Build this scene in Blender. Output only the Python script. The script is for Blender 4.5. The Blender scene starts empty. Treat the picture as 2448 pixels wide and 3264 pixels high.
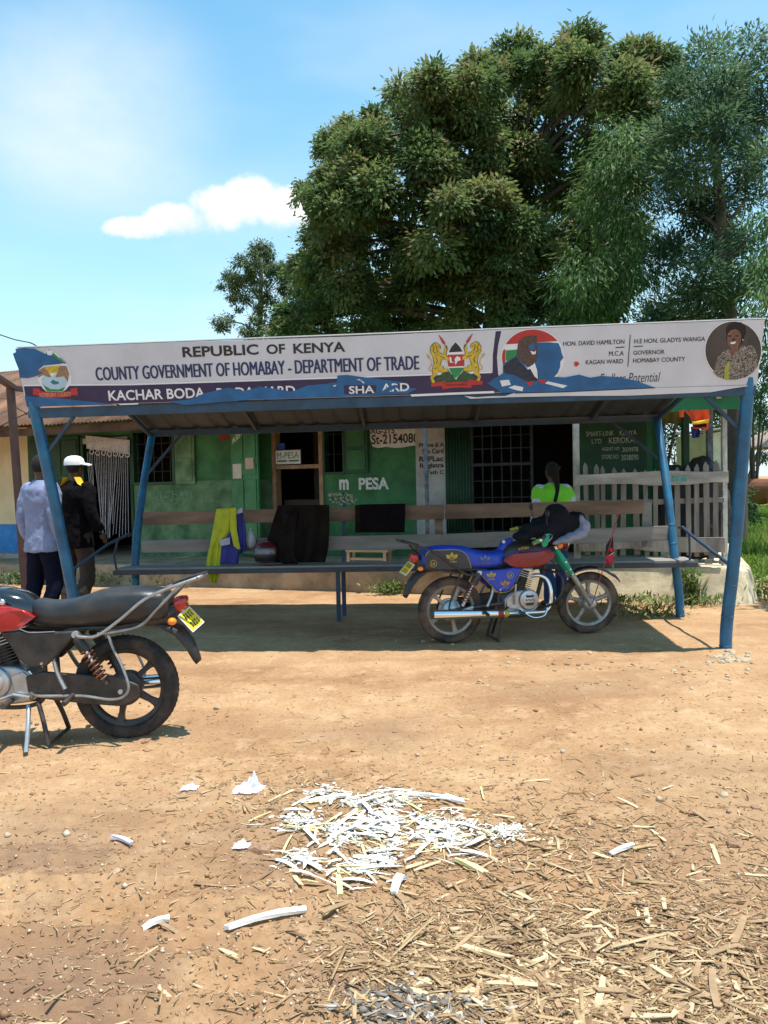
import bpy, bmesh, math, random
import numpy as np
from mathutils import Vector, Matrix, Quaternion

SC = bpy.context.scene
COL = SC.collection
rnd = random.Random(7)
NR = np.random.default_rng(11)
rad = math.radians

# ------------------------------------------------------------------ camera
CAM_H, FPX = 1.45, 2500.0
PITCH, ROLL = rad(2.1), rad(-1.2)
cam_d = bpy.data.cameras.new('camera')
cam_d.sensor_fit = 'HORIZONTAL'; cam_d.sensor_width = 36.0
cam_d.lens = 36.0 * FPX / 2448.0
cam_d.clip_start = 0.05; cam_d.clip_end = 3000
cam = bpy.data.objects.new('camera', cam_d); COL.objects.link(cam)
CM = Matrix.Rotation(math.pi/2 - PITCH, 4, 'X') @ Matrix.Rotation(ROLL, 4, 'Z')
cam.matrix_world = Matrix.Translation((0, 0, CAM_H)) @ CM
SC.camera = cam

# ------------------------------------------------------------------ sky + sun
SUN_TRAVEL = Vector((-0.20, 0.10, -1.0)).normalized()
W = bpy.data.worlds.new('World'); SC.world = W; W.use_nodes = True
wn, wl = W.node_tree.nodes, W.node_tree.links
wn.clear()
w_out = wn.new('ShaderNodeOutputWorld'); w_bg = wn.new('ShaderNodeBackground')
w_bg.inputs['Strength'].default_value = 0.085
sky = wn.new('ShaderNodeTexSky'); sky.sky_type = 'NISHITA'; sky.sun_disc = False
sky.sun_elevation = math.asin(-SUN_TRAVEL.z); sky.sun_rotation = math.atan2(-SUN_TRAVEL.x, -SUN_TRAVEL.y)
sky.altitude = 1300; sky.air_density = 1.0; sky.dust_density = 0.6; sky.ozone_density = 1.6
def wnode(t, **kw):
    n = wn.new(t)
    for k, v in kw.items(): setattr(n, k, v)
    return n
def wmath(op, a, b=None, clamp=False):
    n = wnode('ShaderNodeMath', operation=op, use_clamp=clamp)
    for i, x in enumerate((a, b)):
        if x is None: continue
        if isinstance(x, (int, float)): n.inputs[i].default_value = x
        else: wl.new(x, n.inputs[i])
    return n.outputs[0]
w_tc = wnode('ShaderNodeTexCoord'); w_sep = wnode('ShaderNodeSeparateXYZ')
wl.new(w_tc.outputs['Generated'], w_sep.inputs[0])
dx, dy, dz = w_sep.outputs
def wnoise(scale, detail, rough, off=0.0, squash=2.2):
    mp = wnode('ShaderNodeMapping'); mp.inputs['Scale'].default_value = (1, 1, squash); mp.inputs['Location'].default_value = (off, off*.7, off*.3)
    wl.new(w_tc.outputs['Generated'], mp.inputs[0])
    n = wnode('ShaderNodeTexNoise'); n.inputs['Scale'].default_value = scale; n.inputs['Detail'].default_value = detail; n.inputs['Roughness'].default_value = rough
    wl.new(mp.outputs[0], n.inputs['Vector']); return n.outputs['Fac']
def wramp(x, a, b):
    m = wnode('ShaderNodeMapRange', interpolation_type='SMOOTHSTEP'); wl.new(x, m.inputs[0])
    m.inputs[1].default_value = a; m.inputs[2].default_value = b; return m.outputs[0]
# thin high cloud all round the sky + haze that thickens towards the horizon
thin = wramp(wnoise(2.1, 4, .5, 1.7, 3.0), 0.42, 0.76)
haze = wmath('POWER', wmath('SUBTRACT', 1.0, dz, True), 3.2)
# cumulus: blobs given as directions (bearing tan, elevation tan), edges broken by noise
n1 = wnoise(20.0, 6, .55, 0.3, 1.0)
n2 = wnoise(60.0, 4, .6, 5.0, 1.0)
bx_ = wmath('DIVIDE', dx, wmath('MAXIMUM', dy, .05)); bz_ = wmath('DIVIDE', dz, wmath('MAXIMUM', dy, .05))
CLOUDS = [(-.300,.328,.050,.016),(-.250,.338,.055,.024),(-.200,.350,.050,.032),(-.158,.360,.045,.034),(-.118,.349,.050,.029),(-.078,.340,.045,.022),
          (-.72,.42,.10,.03),(-.62,.45,.08,.04),(.62,.36,.10,.035),(.70,.39,.07,.04),(1.3,.5,.2,.09),(-1.5,.45,.25,.08)]
field = None
for (cx_, cz_, rx_, rz_) in CLOUDS:
    ax = wmath('DIVIDE', wmath('SUBTRACT', bx_, cx_), rx_); az = wmath('DIVIDE', wmath('SUBTRACT', bz_, cz_), rz_)
    d2 = wmath('ADD', wmath('MULTIPLY', ax, ax), wmath('MULTIPLY', az, az))
    v = wmath('SUBTRACT', 1.0, d2)
    field = v if field is None else wmath('MAXIMUM', field, v)
field = wmath('ADD', field, wmath('MULTIPLY', wmath('SUBTRACT', n1, .5), 1.25))
field = wmath('ADD', field, wmath('MULTIPLY', wmath('SUBTRACT', n2, .5), .9))
cumulus = wmath('MULTIPLY', wramp(field, -0.05, 0.75), wramp(dy, .05, .3))
soft = wmath('MULTIPLY', wmath('ADD', wmath('MULTIPLY', thin, .30), wmath('MULTIPLY', haze, .95)), 1.0, True)
# a broad soft bright veil of thin cloud, high on the left, and its like elsewhere round the sky
for (cx_, cz_, rx_, rz_) in ((-.37,.48,.22,.19), (.9,.6,.3,.2), (-1.6,.7,.4,.25)):
    ax = wmath('DIVIDE', wmath('SUBTRACT', bx_, cx_), rx_); az = wmath('DIVIDE', wmath('SUBTRACT', bz_, cz_), rz_)
    veil = wmath('POWER', wmath('SUBTRACT', 1.0, wmath('ADD', wmath('MULTIPLY', ax, ax), wmath('MULTIPLY', az, az)), True), 1.8)
    soft = wmath('ADD', soft, wmath('MULTIPLY', wmath('MULTIPLY', veil, wmath('ADD', .12, wmath('MULTIPLY', wnoise(7.0, 5, .6, 2.2, 1.6), .85))), wramp(dy, .05, .3)), True)
mx1 = wnode('ShaderNodeMix', data_type='RGBA'); mx2 = wnode('ShaderNodeMix', data_type='RGBA')
tint = wnode('ShaderNodeMix', data_type='RGBA', blend_type='MULTIPLY'); tint.inputs[0].default_value = 1.0
wl.new(sky.outputs[0], tint.inputs[6]); tint.inputs[7].default_value = (1.46, 2.80, 2.60, 1)
wl.new(soft, mx1.inputs[0]); wl.new(tint.outputs[2], mx1.inputs[6]); mx1.inputs[7].default_value = (8.2, 9.3, 9.7, 1)
wl.new(cumulus, mx2.inputs[0]); wl.new(mx1.outputs[2], mx2.inputs[6]); ccol = wnode('ShaderNodeMix', data_type='RGBA'); wl.new(wramp(wmath('ADD', n1, wmath('MULTIPLY', wmath('SUBTRACT', bz_, .345), 6.0)), .30, .55), ccol.inputs[0]); ccol.inputs[6].default_value = (7.9, 8.9, 9.6, 1); ccol.inputs[7].default_value = (11, 11, 11, 1); wl.new(ccol.outputs[2], mx2.inputs[7])
wl.new(mx2.outputs[2], w_bg.inputs['Color']); wl.new(w_bg.outputs[0], w_out.inputs[0])

W.cycles.sampling_method = 'MANUAL'; W.cycles.sample_map_resolution = 256
sun_d = bpy.data.lights.new('sun', 'SUN'); sun_d.energy = 5.0; sun_d.angle = rad(0.53); sun_d.color = (1.0, .955, .88)
sun = bpy.data.objects.new('sun', sun_d); COL.objects.link(sun)
sun.rotation_euler = SUN_TRAVEL.to_track_quat('-Z', 'Y').to_euler(); sun.location = (5, -3, 25)

SC.view_settings.view_transform = 'Standard'; SC.view_settings.look = 'None'
SC.view_settings.gamma = 1.0; SC.view_settings.use_curve_mapping = False
SC.view_settings.exposure = 0.38

# ------------------------------------------------------------------ pixel -> place helpers (planes of the real place)
CAMP = Vector((0, 0, CAM_H)); CR = CM.to_3x3()
def ray(px, py): return CR @ Vector(((px-1224)/FPX, -(py-1632)/FPX, -1.0))
def on_z(px, py, z=0.0):
    d = ray(px, py); return CAMP + d*((z-CAM_H)/d.z)
def on_y(px, py, y):
    d = ray(px, py); return CAMP + d*(y/d.y)
def on_plane(px, py, p0, n):
    d = ray(px, py); return CAMP + d*((Vector(p0)-CAMP).dot(n)/d.dot(n))
# building frame: u along the porch kerb (to the right), w into the building
BP0 = Vector((2.86, 9.23, 0)); BA = rad(20)
BX = Vector((math.cos(BA), -math.sin(BA), 0)); BY = Vector((math.sin(BA), math.cos(BA), 0))
def B(u, w, z): return BP0 + BX*u + BY*w + Vector((0, 0, z))
def on_b(px, py, w=0.0):
    p = on_plane(px, py, BP0 + BY*w, BY); q = p - BP0
    return q.dot(BX), p.z
# shelter frame
SA = rad(5.7); SX = Vector((math.cos(SA), -math.sin(SA), 0)); SY = Vector((math.sin(SA), math.cos(SA), 0)); SP0 = Vector((2.86, 6.58, 0))
def S(u, w, z): return SP0 + SX*u + SY*w + Vector((0, 0, z))

# ------------------------------------------------------------------ materials
MATS = {}
def mat(name, col, rough=.6, metal=0.0, var=.18, scale=5.0, bump=0.0, bscale=60.0, col2=None, lo=.35, hi=.65, spec=.5, coat=0.0, dust=0.0, trans=0.0, dcol=(.42,.25,.14), stretch=None, detail=5):
    if name in MATS: return MATS[name]
    m = bpy.data.materials.new(name); m.use_nodes = True; nt = m.node_tree; N, L = nt.nodes, nt.links
    b = N['Principled BSDF']; b.inputs['Roughness'].default_value = rough; b.inputs['Metallic'].default_value = metal
    b.inputs['Specular IOR Level'].default_value = spec; b.inputs['Coat Weight'].default_value = coat
    tc = N.new('ShaderNodeTexCoord'); src = tc.outputs['Object']
    if stretch:
        mp = N.new('ShaderNodeMapping'); mp.inputs['Scale'].default_value = stretch; L.new(src, mp.inputs[0]); src = mp.outputs[0]
    nz = N.new('ShaderNodeTexNoise'); nz.inputs['Scale'].default_value = scale; nz.inputs['Detail'].default_value = detail; nz.inputs['Roughness'].default_value = .62
    L.new(src, nz.inputs['Vector'])
    cr = N.new('ShaderNodeValToRGB'); L.new(nz.outputs['Fac'], cr.inputs[0])
    c1 = [max(0, c*(1-var)) for c in col]; c2 = list(col2) if col2 else [min(1, c*(1+var)) for c in col]
    cr.color_ramp.elements[0].position = lo; cr.color_ramp.elements[0].color = (*c1, 1)
    cr.color_ramp.elements[1].position = hi; cr.color_ramp.elements[1].color = (*c2, 1)
    out = cr.outputs[0]
    if dust:
        n3 = N.new('ShaderNodeTexNoise'); n3.inputs['Scale'].default_value = 9; n3.inputs['Detail'].default_value = 6; L.new(tc.outputs['Object'], n3.inputs['Vector'])
        r3 = N.new('ShaderNodeMapRange'); L.new(n3.outputs['Fac'], r3.inputs[0]); r3.inputs[1].default_value = .4; r3.inputs[2].default_value = .75; r3.inputs[4].default_value = dust
        mx = N.new('ShaderNodeMix'); mx.data_type = 'RGBA'; L.new(r3.outputs[0], mx.inputs[0]); L.new(out, mx.inputs[6]); mx.inputs[7].default_value = (*dcol, 1); out = mx.outputs[2]
        rr = N.new('ShaderNodeMapRange'); L.new(r3.outputs[0], rr.inputs[0]); rr.inputs[3].default_value = rough; rr.inputs[4].default_value = min(1, rough+.5); L.new(rr.outputs[0], b.inputs['Roughness'])
    L.new(out, b.inputs['Base Color'])
    if bump:
        nb = N.new('ShaderNodeTexNoise'); nb.inputs['Scale'].default_value = bscale; nb.inputs['Detail'].default_value = 4; L.new(src, nb.inputs['Vector'])
        bp = N.new('ShaderNodeBump'); bp.inputs['Strength'].default_value = min(1, bump); bp.inputs['Distance'].default_value = .01; L.new(nb.outputs['Fac'], bp.inputs['Height']); L.new(bp.outputs[0], b.inputs['Normal'])
    if trans:
        tr = N.new('ShaderNodeBsdfTranslucent'); L.new(out, tr.inputs[0]); ms = N.new('ShaderNodeMixShader'); ms.inputs[0].default_value = trans
        L.new(b.outputs[0], ms.inputs[1]); L.new(tr.outputs[0], ms.inputs[2]); L.new(ms.outputs[0], N['Material Output'].inputs[0])
    MATS[name] = m; return m

# ------------------------------------------------------------------ mesh builder
def wm(o):
    m = o.matrix_basis.copy(); p = o.parent
    while p: m = p.matrix_basis @ m; p = p.parent
    return m
def frame_of(axis):
    a = Vector(axis).normalized(); t = Vector((0,0,1)) if abs(a.z) < .9 else Vector((1,0,0))
    u = t.cross(a).normalized(); return a, u, a.cross(u)
class MB:
    def __init__(s): s.v = []; s.f = []
    def add(s, V, F):
        o = len(s.v); s.v += [Vector(p) for p in V]; s.f += [tuple(i+o for i in f) for f in F]; return s
    def hexa(s, P):   # 8 points: bottom loop, top loop
        return s.add(P, [(3,2,1,0),(4,5,6,7),(0,1,5,4),(1,2,6,5),(2,3,7,6),(3,0,4,7)])
    def box(s, a, b, T=None):
        (x0,y0,z0),(x1,y1,z1) = a, b
        P = [(x0,y0,z0),(x1,y0,z0),(x1,y1,z0),(x0,y1,z0),(x0,y0,z1),(x1,y0,z1),(x1,y1,z1),(x0,y1,z1)]
        if T: P = [T(*p) if callable(T) else T @ Vector(p) for p in P]
        return s.hexa(P)
    def bar(s, p, q, w, h, up=(0,0,1)):
        p, q = Vector(p), Vector(q); d = (q-p).normalized(); u = Vector(up)
        if abs(d.dot(u)) > .95: u = Vector((0,1,0))
        sx = d.cross(u).normalized()*(w/2); sz = sx.cross(d).normalized()*(h/2)
        return s.hexa([p-sx-sz, p+sx-sz, q+sx-sz, q-sx-sz, p-sx+sz, p+sx+sz, q+sx+sz, q-sx+sz])
    def tube(s, pts, r, n=10, cap=True, flat=1.0):
        pts = [Vector(p) for p in pts]; m = len(pts); R = list(r) if hasattr(r, '__len__') else [r]*m
        rings = []; u = None
        for i in range(m):
            d = (pts[min(i+1,m-1)] - pts[max(i-1,0)]).normalized()
            if u is None: _, u, _v = frame_of(d)
            u = (u - d*u.dot(d)).normalized(); v = d.cross(u)
            rings.append([pts[i] + (u*math.cos(2*math.pi*k/n) + v*math.sin(2*math.pi*k/n)*flat)*R[i] for k in range(n)])
        return s.loft(rings, cap)
    def loft(s, rings, cap=True, close=True):
        n = len(rings[0]); V = [p for r in rings for p in r]; F = []
        for i in range(len(rings)-1):
            for k in range(n if close else n-1):
                k2 = (k+1) % n; F.append((i*n+k, i*n+k2, (i+1)*n+k2, (i+1)*n+k))
        if cap and close: F.append(tuple(range(n-1,-1,-1))); F.append(tuple((len(rings)-1)*n+k for k in range(n)))
        return s.add(V, F)
    def lathe(s, prof, o, axis, n=24, cap=True):
        a, u, v = frame_of(axis); o = Vector(o)
        return s.loft([[o + a*h + (u*math.cos(2*math.pi*k/n) + v*math.sin(2*math.pi*k/n))*max(r,1e-4) for k in range(n)] for r, h in prof], cap)
    def torus(s, o, axis, R, r, n=40, m=12, flat=1.0, a0=0, a1=2*math.pi):
        a, u, v = frame_of(axis); o = Vector(o); full = abs(a1-a0-2*math.pi) < 1e-6; rings = []
        for i in range(n if full else n+1):
            t = a0 + (a1-a0)*i/n; e = u*math.cos(t) + v*math.sin(t)
            rings.append([o + e*(R + r*math.cos(2*math.pi*k/m)) + a*(r*flat*math.sin(2*math.pi*k/m)) for k in range(m)])
        if full: rings.append(rings[0])
        return s.loft(rings, not full)
    def ball(s, c, r, n=16, m=10, R=None):
        c = Vector(c); rx, ry, rz = r if hasattr(r, '__len__') else (r, r, r); rings = []
        for i in range(m+1):
            t = -math.pi/2 + math.pi*i/m; cz, sz = max(math.cos(t), .02), math.sin(t); ring = []
            for k in range(n):
                q = Vector((rx*cz*math.cos(2*math.pi*k/n), ry*cz*math.sin(2*math.pi*k/n), rz*sz)); ring.append(c + (R @ q if R else q))
            rings.append(ring)
        return s.loft(rings)
    def prism(s, poly, o, u, v, depth):  # poly in (u,v); extruded along u x v by depth
        o, u, v = Vector(o), Vector(u), Vector(v); nn = u.cross(v).normalized()*depth; n = len(poly)
        A = [o + u*a + v*b for a, b in poly]; Bp = [p + nn for p in A]
        return s.add(A+Bp, [tuple(range(n-1,-1,-1)), tuple(range(n,2*n))] + [(k,(k+1)%n,n+(k+1)%n,n+k) for k in range(n)])
    def face(s, P): return s.add(P, [tuple(range(len(P)))])
    def build(s, name, m, parent=None, smooth=0, bevel=0.0, sub=0, world=True, kind=None, label=None, solid=0, remesh=0):
        me = bpy.data.meshes.new(name); V = s.v
        if parent is not None and world:
            M = wm(parent).inverted(); V = [M @ p for p in V]
        me.from_pydata([tuple(p) for p in V], [], s.f); me.validate(); 
        bm = bmesh.new(); bm.from_mesh(me); bmesh.ops.recalc_face_normals(bm, faces=bm.faces); bm.to_mesh(me); bm.free()
        if m is not None: me.materials.append(m)
        o = bpy.data.objects.new(name, me); COL.objects.link(o)
        if parent is not None: o.parent = parent
        if smooth:
            me.shade_smooth()
            if smooth < 180: me.set_sharp_from_angle(angle=rad(smooth))
        if solid: md = o.modifiers.new('solid', 'SOLIDIFY'); md.thickness = solid; md.offset = 0
        if remesh:
            md = o.modifiers.new('remesh', 'REMESH'); md.mode = 'VOXEL'; md.voxel_size = remesh; md.use_smooth_shade = True
            md = o.modifiers.new('smooth', 'SMOOTH'); md.factor = .6; md.iterations = 6
        if bevel: md = o.modifiers.new('bevel', 'BEVEL'); md.width = bevel; md.segments = 2; md.limit_method = 'ANGLE'
        if sub: md = o.modifiers.new('sub', 'SUBSURF'); md.levels = sub; md.render_levels = sub
        if kind: o['kind'] = kind
        if label: o['label'] = label
        return o
def tag(o, label, cat, group=None, kind=None):
    if kind: o['kind'] = kind
    if label: o['label'] = label
    if cat: o['category'] = cat
    if group: o['group'] = group
    return o
def thing(name, label, cat, loc=(0,0,0), rotz=0.0, group=None):
    o = bpy.data.objects.new(name, None); COL.objects.link(o); o.empty_display_size = .1
    o.location = loc; o.rotation_euler = (0, 0, rotz)
    o.matrix_basis = Matrix.Translation(loc) @ Matrix.Rotation(rotz, 4, 'Z')
    return tag(o, label, cat, group)
def copy_tree(o, parent=None):
    c = o.copy(); COL.objects.link(c); c.parent = parent
    for ch in list(o.children): copy_tree(ch, c)
    return c
# fast mesh from numpy arrays
def np_mesh(name, V, F, m, attr=None):
    me = bpy.data.meshes.new(name); V = np.asarray(V, dtype=np.float32); F = np.asarray(F, dtype=np.int32); k = F.shape[1]
    me.vertices.add(len(V)); me.vertices.foreach_set('co', V.ravel())
    me.loops.add(F.size); me.loops.foreach_set('vertex_index', F.ravel())
    me.polygons.add(len(F)); me.polygons.foreach_set('loop_start', np.arange(0, F.size, k, dtype=np.int32)); me.polygons.foreach_set('loop_total', np.full(len(F), k, dtype=np.int32))
    if attr is not None:
        a = me.attributes.new('tone', 'FLOAT', 'POINT'); a.data.foreach_set('value', np.asarray(attr, dtype=np.float32))
    me.update(); me.validate(); me.materials.append(m); return me
def vnoise(x, y, seed=0):
    xi = np.floor(x).astype(np.int64); yi = np.floor(y).astype(np.int64); xf = x-xi; yf = y-yi
    def h(a, b):
        n = (a*374761393 + b*668265263 + seed*982451653) & 0x7fffffff; n = (n ^ (n >> 13))*1274126177 & 0x7fffffff; return ((n ^ (n >> 16)) & 0xffff)/65535.0
    u = xf*xf*(3-2*xf); v = yf*yf*(3-2*yf)
    return (h(xi,yi)*(1-u)+h(xi+1,yi)*u)*(1-v) + (h(xi,yi+1)*(1-u)+h(xi+1,yi+1)*u)*v
def fbm(x, y, oct=4, seed=0):
    t = 0; a = .5
    for i in range(oct): t = t + a*vnoise(x*2**i, y*2**i, seed+i*17); a *= .5
    return t
# lettering: flat glyph outlines from the built-in font, fitted to a rectangle
def glyphs(text, bold=0.0, shear=0.0):
    cu = bpy.data.curves.new('lettering', 'FONT'); cu.body = text; cu.offset = bold; cu.shear = shear; cu.resolution_u = 3
    ob = bpy.data.objects.new('lettering', cu); COL.objects.link(ob); bpy.context.view_layer.update()
    dg = bpy.context.evaluated_depsgraph_get(); ev = ob.evaluated_get(dg); me = ev.to_mesh()
    V = [(p.co.x, p.co.y) for p in me.vertices]; F = [tuple(p.vertices) for p in me.polygons]; ev.to_mesh_clear()
    bpy.data.objects.remove(ob); bpy.data.curves.remove(cu)
    xs = [a for a, b in V]; ys = [b for a, b in V]; x0, x1, y0, y1 = min(xs), max(xs), min(ys), max(ys)
    return [((a-x0)/(x1-x0), (b-y0)/(y1-y0)) for a, b in V], F
class Sheet:   # a flat printed surface: points given by photo pixel, kept in the plane, lifted by layers of ~1 mm towards the viewer
    def __init__(s, o, u, v):
        s.o, s.u, s.v = Vector(o), Vector(u).normalized(), None
        vv = Vector(v); vv = (vv - s.u*vv.dot(s.u)).normalized(); s.v = vv; s.n = s.u.cross(vv).normalized()
        if s.n.dot(CAMP - s.o) < 0: s.n = -s.n
    def uv(s, px, py):
        p = on_plane(px, py, s.o, s.n) - s.o; return p.dot(s.u), p.dot(s.v)
    def at(s, a, b, lay): return s.o + s.u*a + s.v*b + s.n*(.0014*lay)
    def poly(s, pts, lay, mb=None):
        mb = mb or MB(); mb.face([s.at(*s.uv(*p), lay) for p in pts]); return mb
    def text(s, txt, tl, br, lay, bold=0.0, shear=0.0, mb=None):
        mb = mb or MB(); (a0, b1), (a1, b0) = s.uv(*tl), s.uv(*br)
        if 'M' in txt and bold:   # outline offset breaks this glyph: embolden by two shifted layers instead
            V, F = glyphs(txt, 0.0, shear); sh_ = bold*(b1-b0)/.68
            mb.add([s.at(a0+sh_+(a1-a0-2*sh_)*x-sh_, b0+(b1-b0)*y, lay) for x, y in V], F)
            return mb.add([s.at(a0+sh_+(a1-a0-2*sh_)*x+sh_, b0+(b1-b0)*y, lay+.3) for x, y in V], F)
        V, F = glyphs(txt, bold, shear)
        return mb.add([s.at(a0+(a1-a0)*x, b0+(b1-b0)*y, lay) for x, y in V], F)
    def line(s, pts, wpx, lay, mb=None):
        mb = mb or MB()
        for (x0,y0),(x1,y1) in zip(pts[:-1], pts[1:]):
            d = math.hypot(x1-x0, y1-y0) or 1; nx, ny = -(y1-y0)/d*wpx/2, (x1-x0)/d*wpx/2
            s.poly([(x0+nx,y0+ny),(x1+nx,y1+ny),(x1-nx,y1-ny),(x0-nx,y0-ny)], lay, mb)
        return mb
    def disc(s, cx, cy, rx, ry, lay, mb=None, n=40):
        return s.poly([(cx+rx*math.cos(2*math.pi*k/n), cy+ry*math.sin(2*math.pi*k/n)) for k in range(n)], lay, mb)
# ================================================================== GROUND
def soil_mat():
    m = bpy.data.materials.new('soil'); m.use_nodes = True; nt = m.node_tree; N, L = nt.nodes, nt.links; b = N['Principled BSDF']
    b.inputs['Roughness'].default_value = .95; b.inputs['Specular IOR Level'].default_value = .15
    tc = N.new('ShaderNodeTexCoord')
    def nz(scale, det, rough=.6):
        n = N.new('ShaderNodeTexNoise'); n.inputs['Scale'].default_value = scale; n.inputs['Detail'].default_value = det; n.inputs['Roughness'].default_value = rough
        L.new(tc.outputs['Object'], n.inputs['Vector']); return n.outputs['Fac']
    def ramp(x, stops):
        r = N.new('ShaderNodeValToRGB'); L.new(x, r.inputs[0]); e = r.color_ramp.elements
        while len(e) < len(stops): e.new(.5)
        for k, (p, c) in enumerate(stops): e[k].position = p; e[k].color = (*c, 1)
        return r.outputs[0]
    def mix(f, a, c, mode='MIX'):
        x = N.new('ShaderNodeMix'); x.data_type = 'RGBA'; x.blend_type = mode
        if isinstance(f, float): x.inputs[0].default_value = f
        else: L.new(f, x.inputs[0])
        L.new(a, x.inputs[6])
        if isinstance(c, tuple): x.inputs[7].default_value = (*c, 1)
        else: L.new(c, x.inputs[7])
        return x.outputs[2]
    base = ramp(nz(.75, 8, .68), [(.30, (.27,.140,.068)), (.47, (.43,.255,.132)), (.60, (.50,.315,.170)), (.70, (.60,.42,.26))])
    fine = ramp(nz(38, 5, .7), [(.30, (.66,.62,.58)), (.55, (1,1,1)), (.78, (1.0,1.0,1.0))])
    c = mix(.75, base, fine, 'MULTIPLY')
    pat = N.new('ShaderNodeMapRange'); L.new(nz(5.5, 6, .72), pat.inputs[0]); pat.inputs[1].default_value = .52; pat.inputs[2].default_value = .66; pat.inputs[4].default_value = .6
    c = mix(pat.outputs[0], c, (.56,.375,.22))
    mps = N.new('ShaderNodeMapping'); mps.inputs['Scale'].default_value = (.35,1.7,1); L.new(tc.outputs['Object'], mps.inputs[0]); ns = N.new('ShaderNodeTexNoise'); ns.inputs['Scale'].default_value = 1.6; ns.inputs['Detail'].default_value = 6; ns.inputs['Roughness'].default_value = .6; L.new(mps.outputs[0], ns.inputs['Vector'])
    sk = N.new('ShaderNodeMapRange'); L.new(ns.outputs['Fac'], sk.inputs[0]); sk.inputs[1].default_value = .50; sk.inputs[2].default_value = .68; sk.inputs[4].default_value = .6
    c = mix(sk.outputs[0], c, (.30,.155,.075))
    # damp brown earth (lower left), with rut shade painted into the same tone
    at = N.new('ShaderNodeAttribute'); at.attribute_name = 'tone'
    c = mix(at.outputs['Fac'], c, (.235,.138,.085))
    L.new(c, b.inputs['Base Color'])
    vo = N.new('ShaderNodeTexVoronoi'); vo.inputs['Scale'].default_value = 55; L.new(tc.outputs['Object'], vo.inputs['Vector'])
    ad = N.new('ShaderNodeMath'); ad.operation = 'ADD'; L.new(nz(90, 5, .75), ad.inputs[0])
    mu = N.new('ShaderNodeMath'); mu.operation = 'MULTIPLY'; mu.inputs[1].default_value = -.35; L.new(vo.outputs['Distance'], mu.inputs[0]); L.new(mu.outputs[0], ad.inputs[1])
    bp = N.new('ShaderNodeBump'); bp.inputs['Strength'].default_value = .6; bp.inputs['Distance'].default_value = .012; L.new(ad.outputs[0], bp.inputs['Height']); L.new(bp.outputs[0], b.inputs['Normal'])
    return m
def gz(x, y):
    x = np.asarray(x, float); y = np.asarray(y, float)
    near = np.clip((9-y)/5, 0, 1)
    h = (fbm(x*.9, y*.9, 3, 3)-.45)*.03 + (fbm(x*6, y*6, 4, 9)-.47)*.042*(.3+.7*near) + (fbm(x*24, y*24, 3, 21)-.44)*.022*near
    # tyre ruts in the soft lower-left corner
    soft = np.clip((3.5-y)/.6, 0, 1)*np.clip((.15-x)/.6, 0, 1)
    rut = np.sin(x*52+y*30)*.5+.5; band = np.exp(-((((y+.06*x+.03*np.sin(x*3))*5.5) % 1 - .5)/.17)**2)*np.clip(.5+(vnoise(x*1.7, y*4, 19)-.4)*2, 0, 1)
    h = h - soft*.012 + soft*band*.034 + soft*rut*.016*np.clip(.5+(vnoise(x*1.3, y*2.2, 5)-.45)*3, 0, 1) + soft*np.maximum(0, fbm(x*14, y*14, 3, 33)-.50)*.11
    return h*np.clip((40-y)/30, .0, 1)
def coords(lo, hi, dens, outs):
    a = list(np.arange(lo, hi, dens)); s = dens; x = hi; r = []
    while x < outs[1]: r.append(x); s *= 1.22; x += s
    s = dens; x = lo; l = []
    while x > outs[0]: s *= 1.22; x -= s; l.append(x)
    return np.array(l[::-1] + a + r)
gx = coords(-3.4, 4.0, .022, (-900, 900)); gy = coords(1.7, 7.6, .022, (-40, 1500))
GX, GY = np.meshgrid(gx, gy); GZ = gz(GX, GY); nx_, ny_ = len(gx), len(gy)
V = np.stack([GX.ravel(), GY.ravel(), GZ.ravel()], 1)
ii = np.arange(nx_*ny_).reshape(ny_, nx_); F = np.stack([ii[:-1,:-1].ravel(), ii[:-1,1:].ravel(), ii[1:,1:].ravel(), ii[1:,:-1].ravel()], 1)
damp = np.clip(.55 + (fbm(GX*2.1+3, GY*2.6, 4, 51)-.45)*3, 0, 1)*np.clip((3.9-GY)/.9, 0, 1)*np.clip((.5-GX)/.9, 0, 1)*.95
damp = np.maximum(damp, np.clip((fbm(GX*.8+7, GY*1.3+2, 5, 61)-.50)*5, 0, 1)*.55*np.clip((8-GY)/3, 0, 1))
damp = np.maximum(damp, np.clip(1-np.hypot((GX-.22)/.30, (GY-2.12)/.16), 0, 1)*.9*(fbm(GX*8, GY*8, 3, 4)+.3))
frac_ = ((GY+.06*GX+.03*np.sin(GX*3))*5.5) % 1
rut_shade = (np.exp(-((frac_-.86)/.07)**2) + .8*np.exp(-((frac_-.14)/.05)**2) + .5*np.clip(np.sin(GX*52+GY*30)-.3, 0, 1))*np.clip((3.5-GY)/.6,0,1)*np.clip((.15-GX)/.6,0,1)*np.clip(.45+(vnoise(GX*2.2,GY*3.2,78)-.4)*2.5,0,1)  # dark grooves: shade the low ridges don't cast, painted along the ruts
damp = np.clip(damp*.8 + .75*rut_shade, 0, 1)  # damp earth and painted rut shade together
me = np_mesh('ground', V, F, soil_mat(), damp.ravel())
me.shade_smooth()
ground = bpy.data.objects.new('ground', me); COL.objects.link(ground); ground['kind'] = 'structure'; ground['label'] = 'sunlit tan dirt yard in front of the shelter'

# grassy field to the right behind the porch
fm = mat('field_grass', (.13,.22,.03), .95, var=.4, scale=1.4, col2=(.28,.34,.07), bump=.6, bscale=30)
mb = MB(); n = 26
pts = [(5.0,10.6),(4.6,12.5),(4.2,16),(-30,22),(-60,60),(-200,300),(300,300),(90,60),(30,14),(14,9.4),(8,9.7),(6.2,10.2)]
mb.face([Vector((x, y, .018)) for x, y in pts])
fld = mb.build('grass_field', fm); fld['kind'] = 'structure'; fld['label'] = 'green grassy field beyond the porch'

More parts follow.
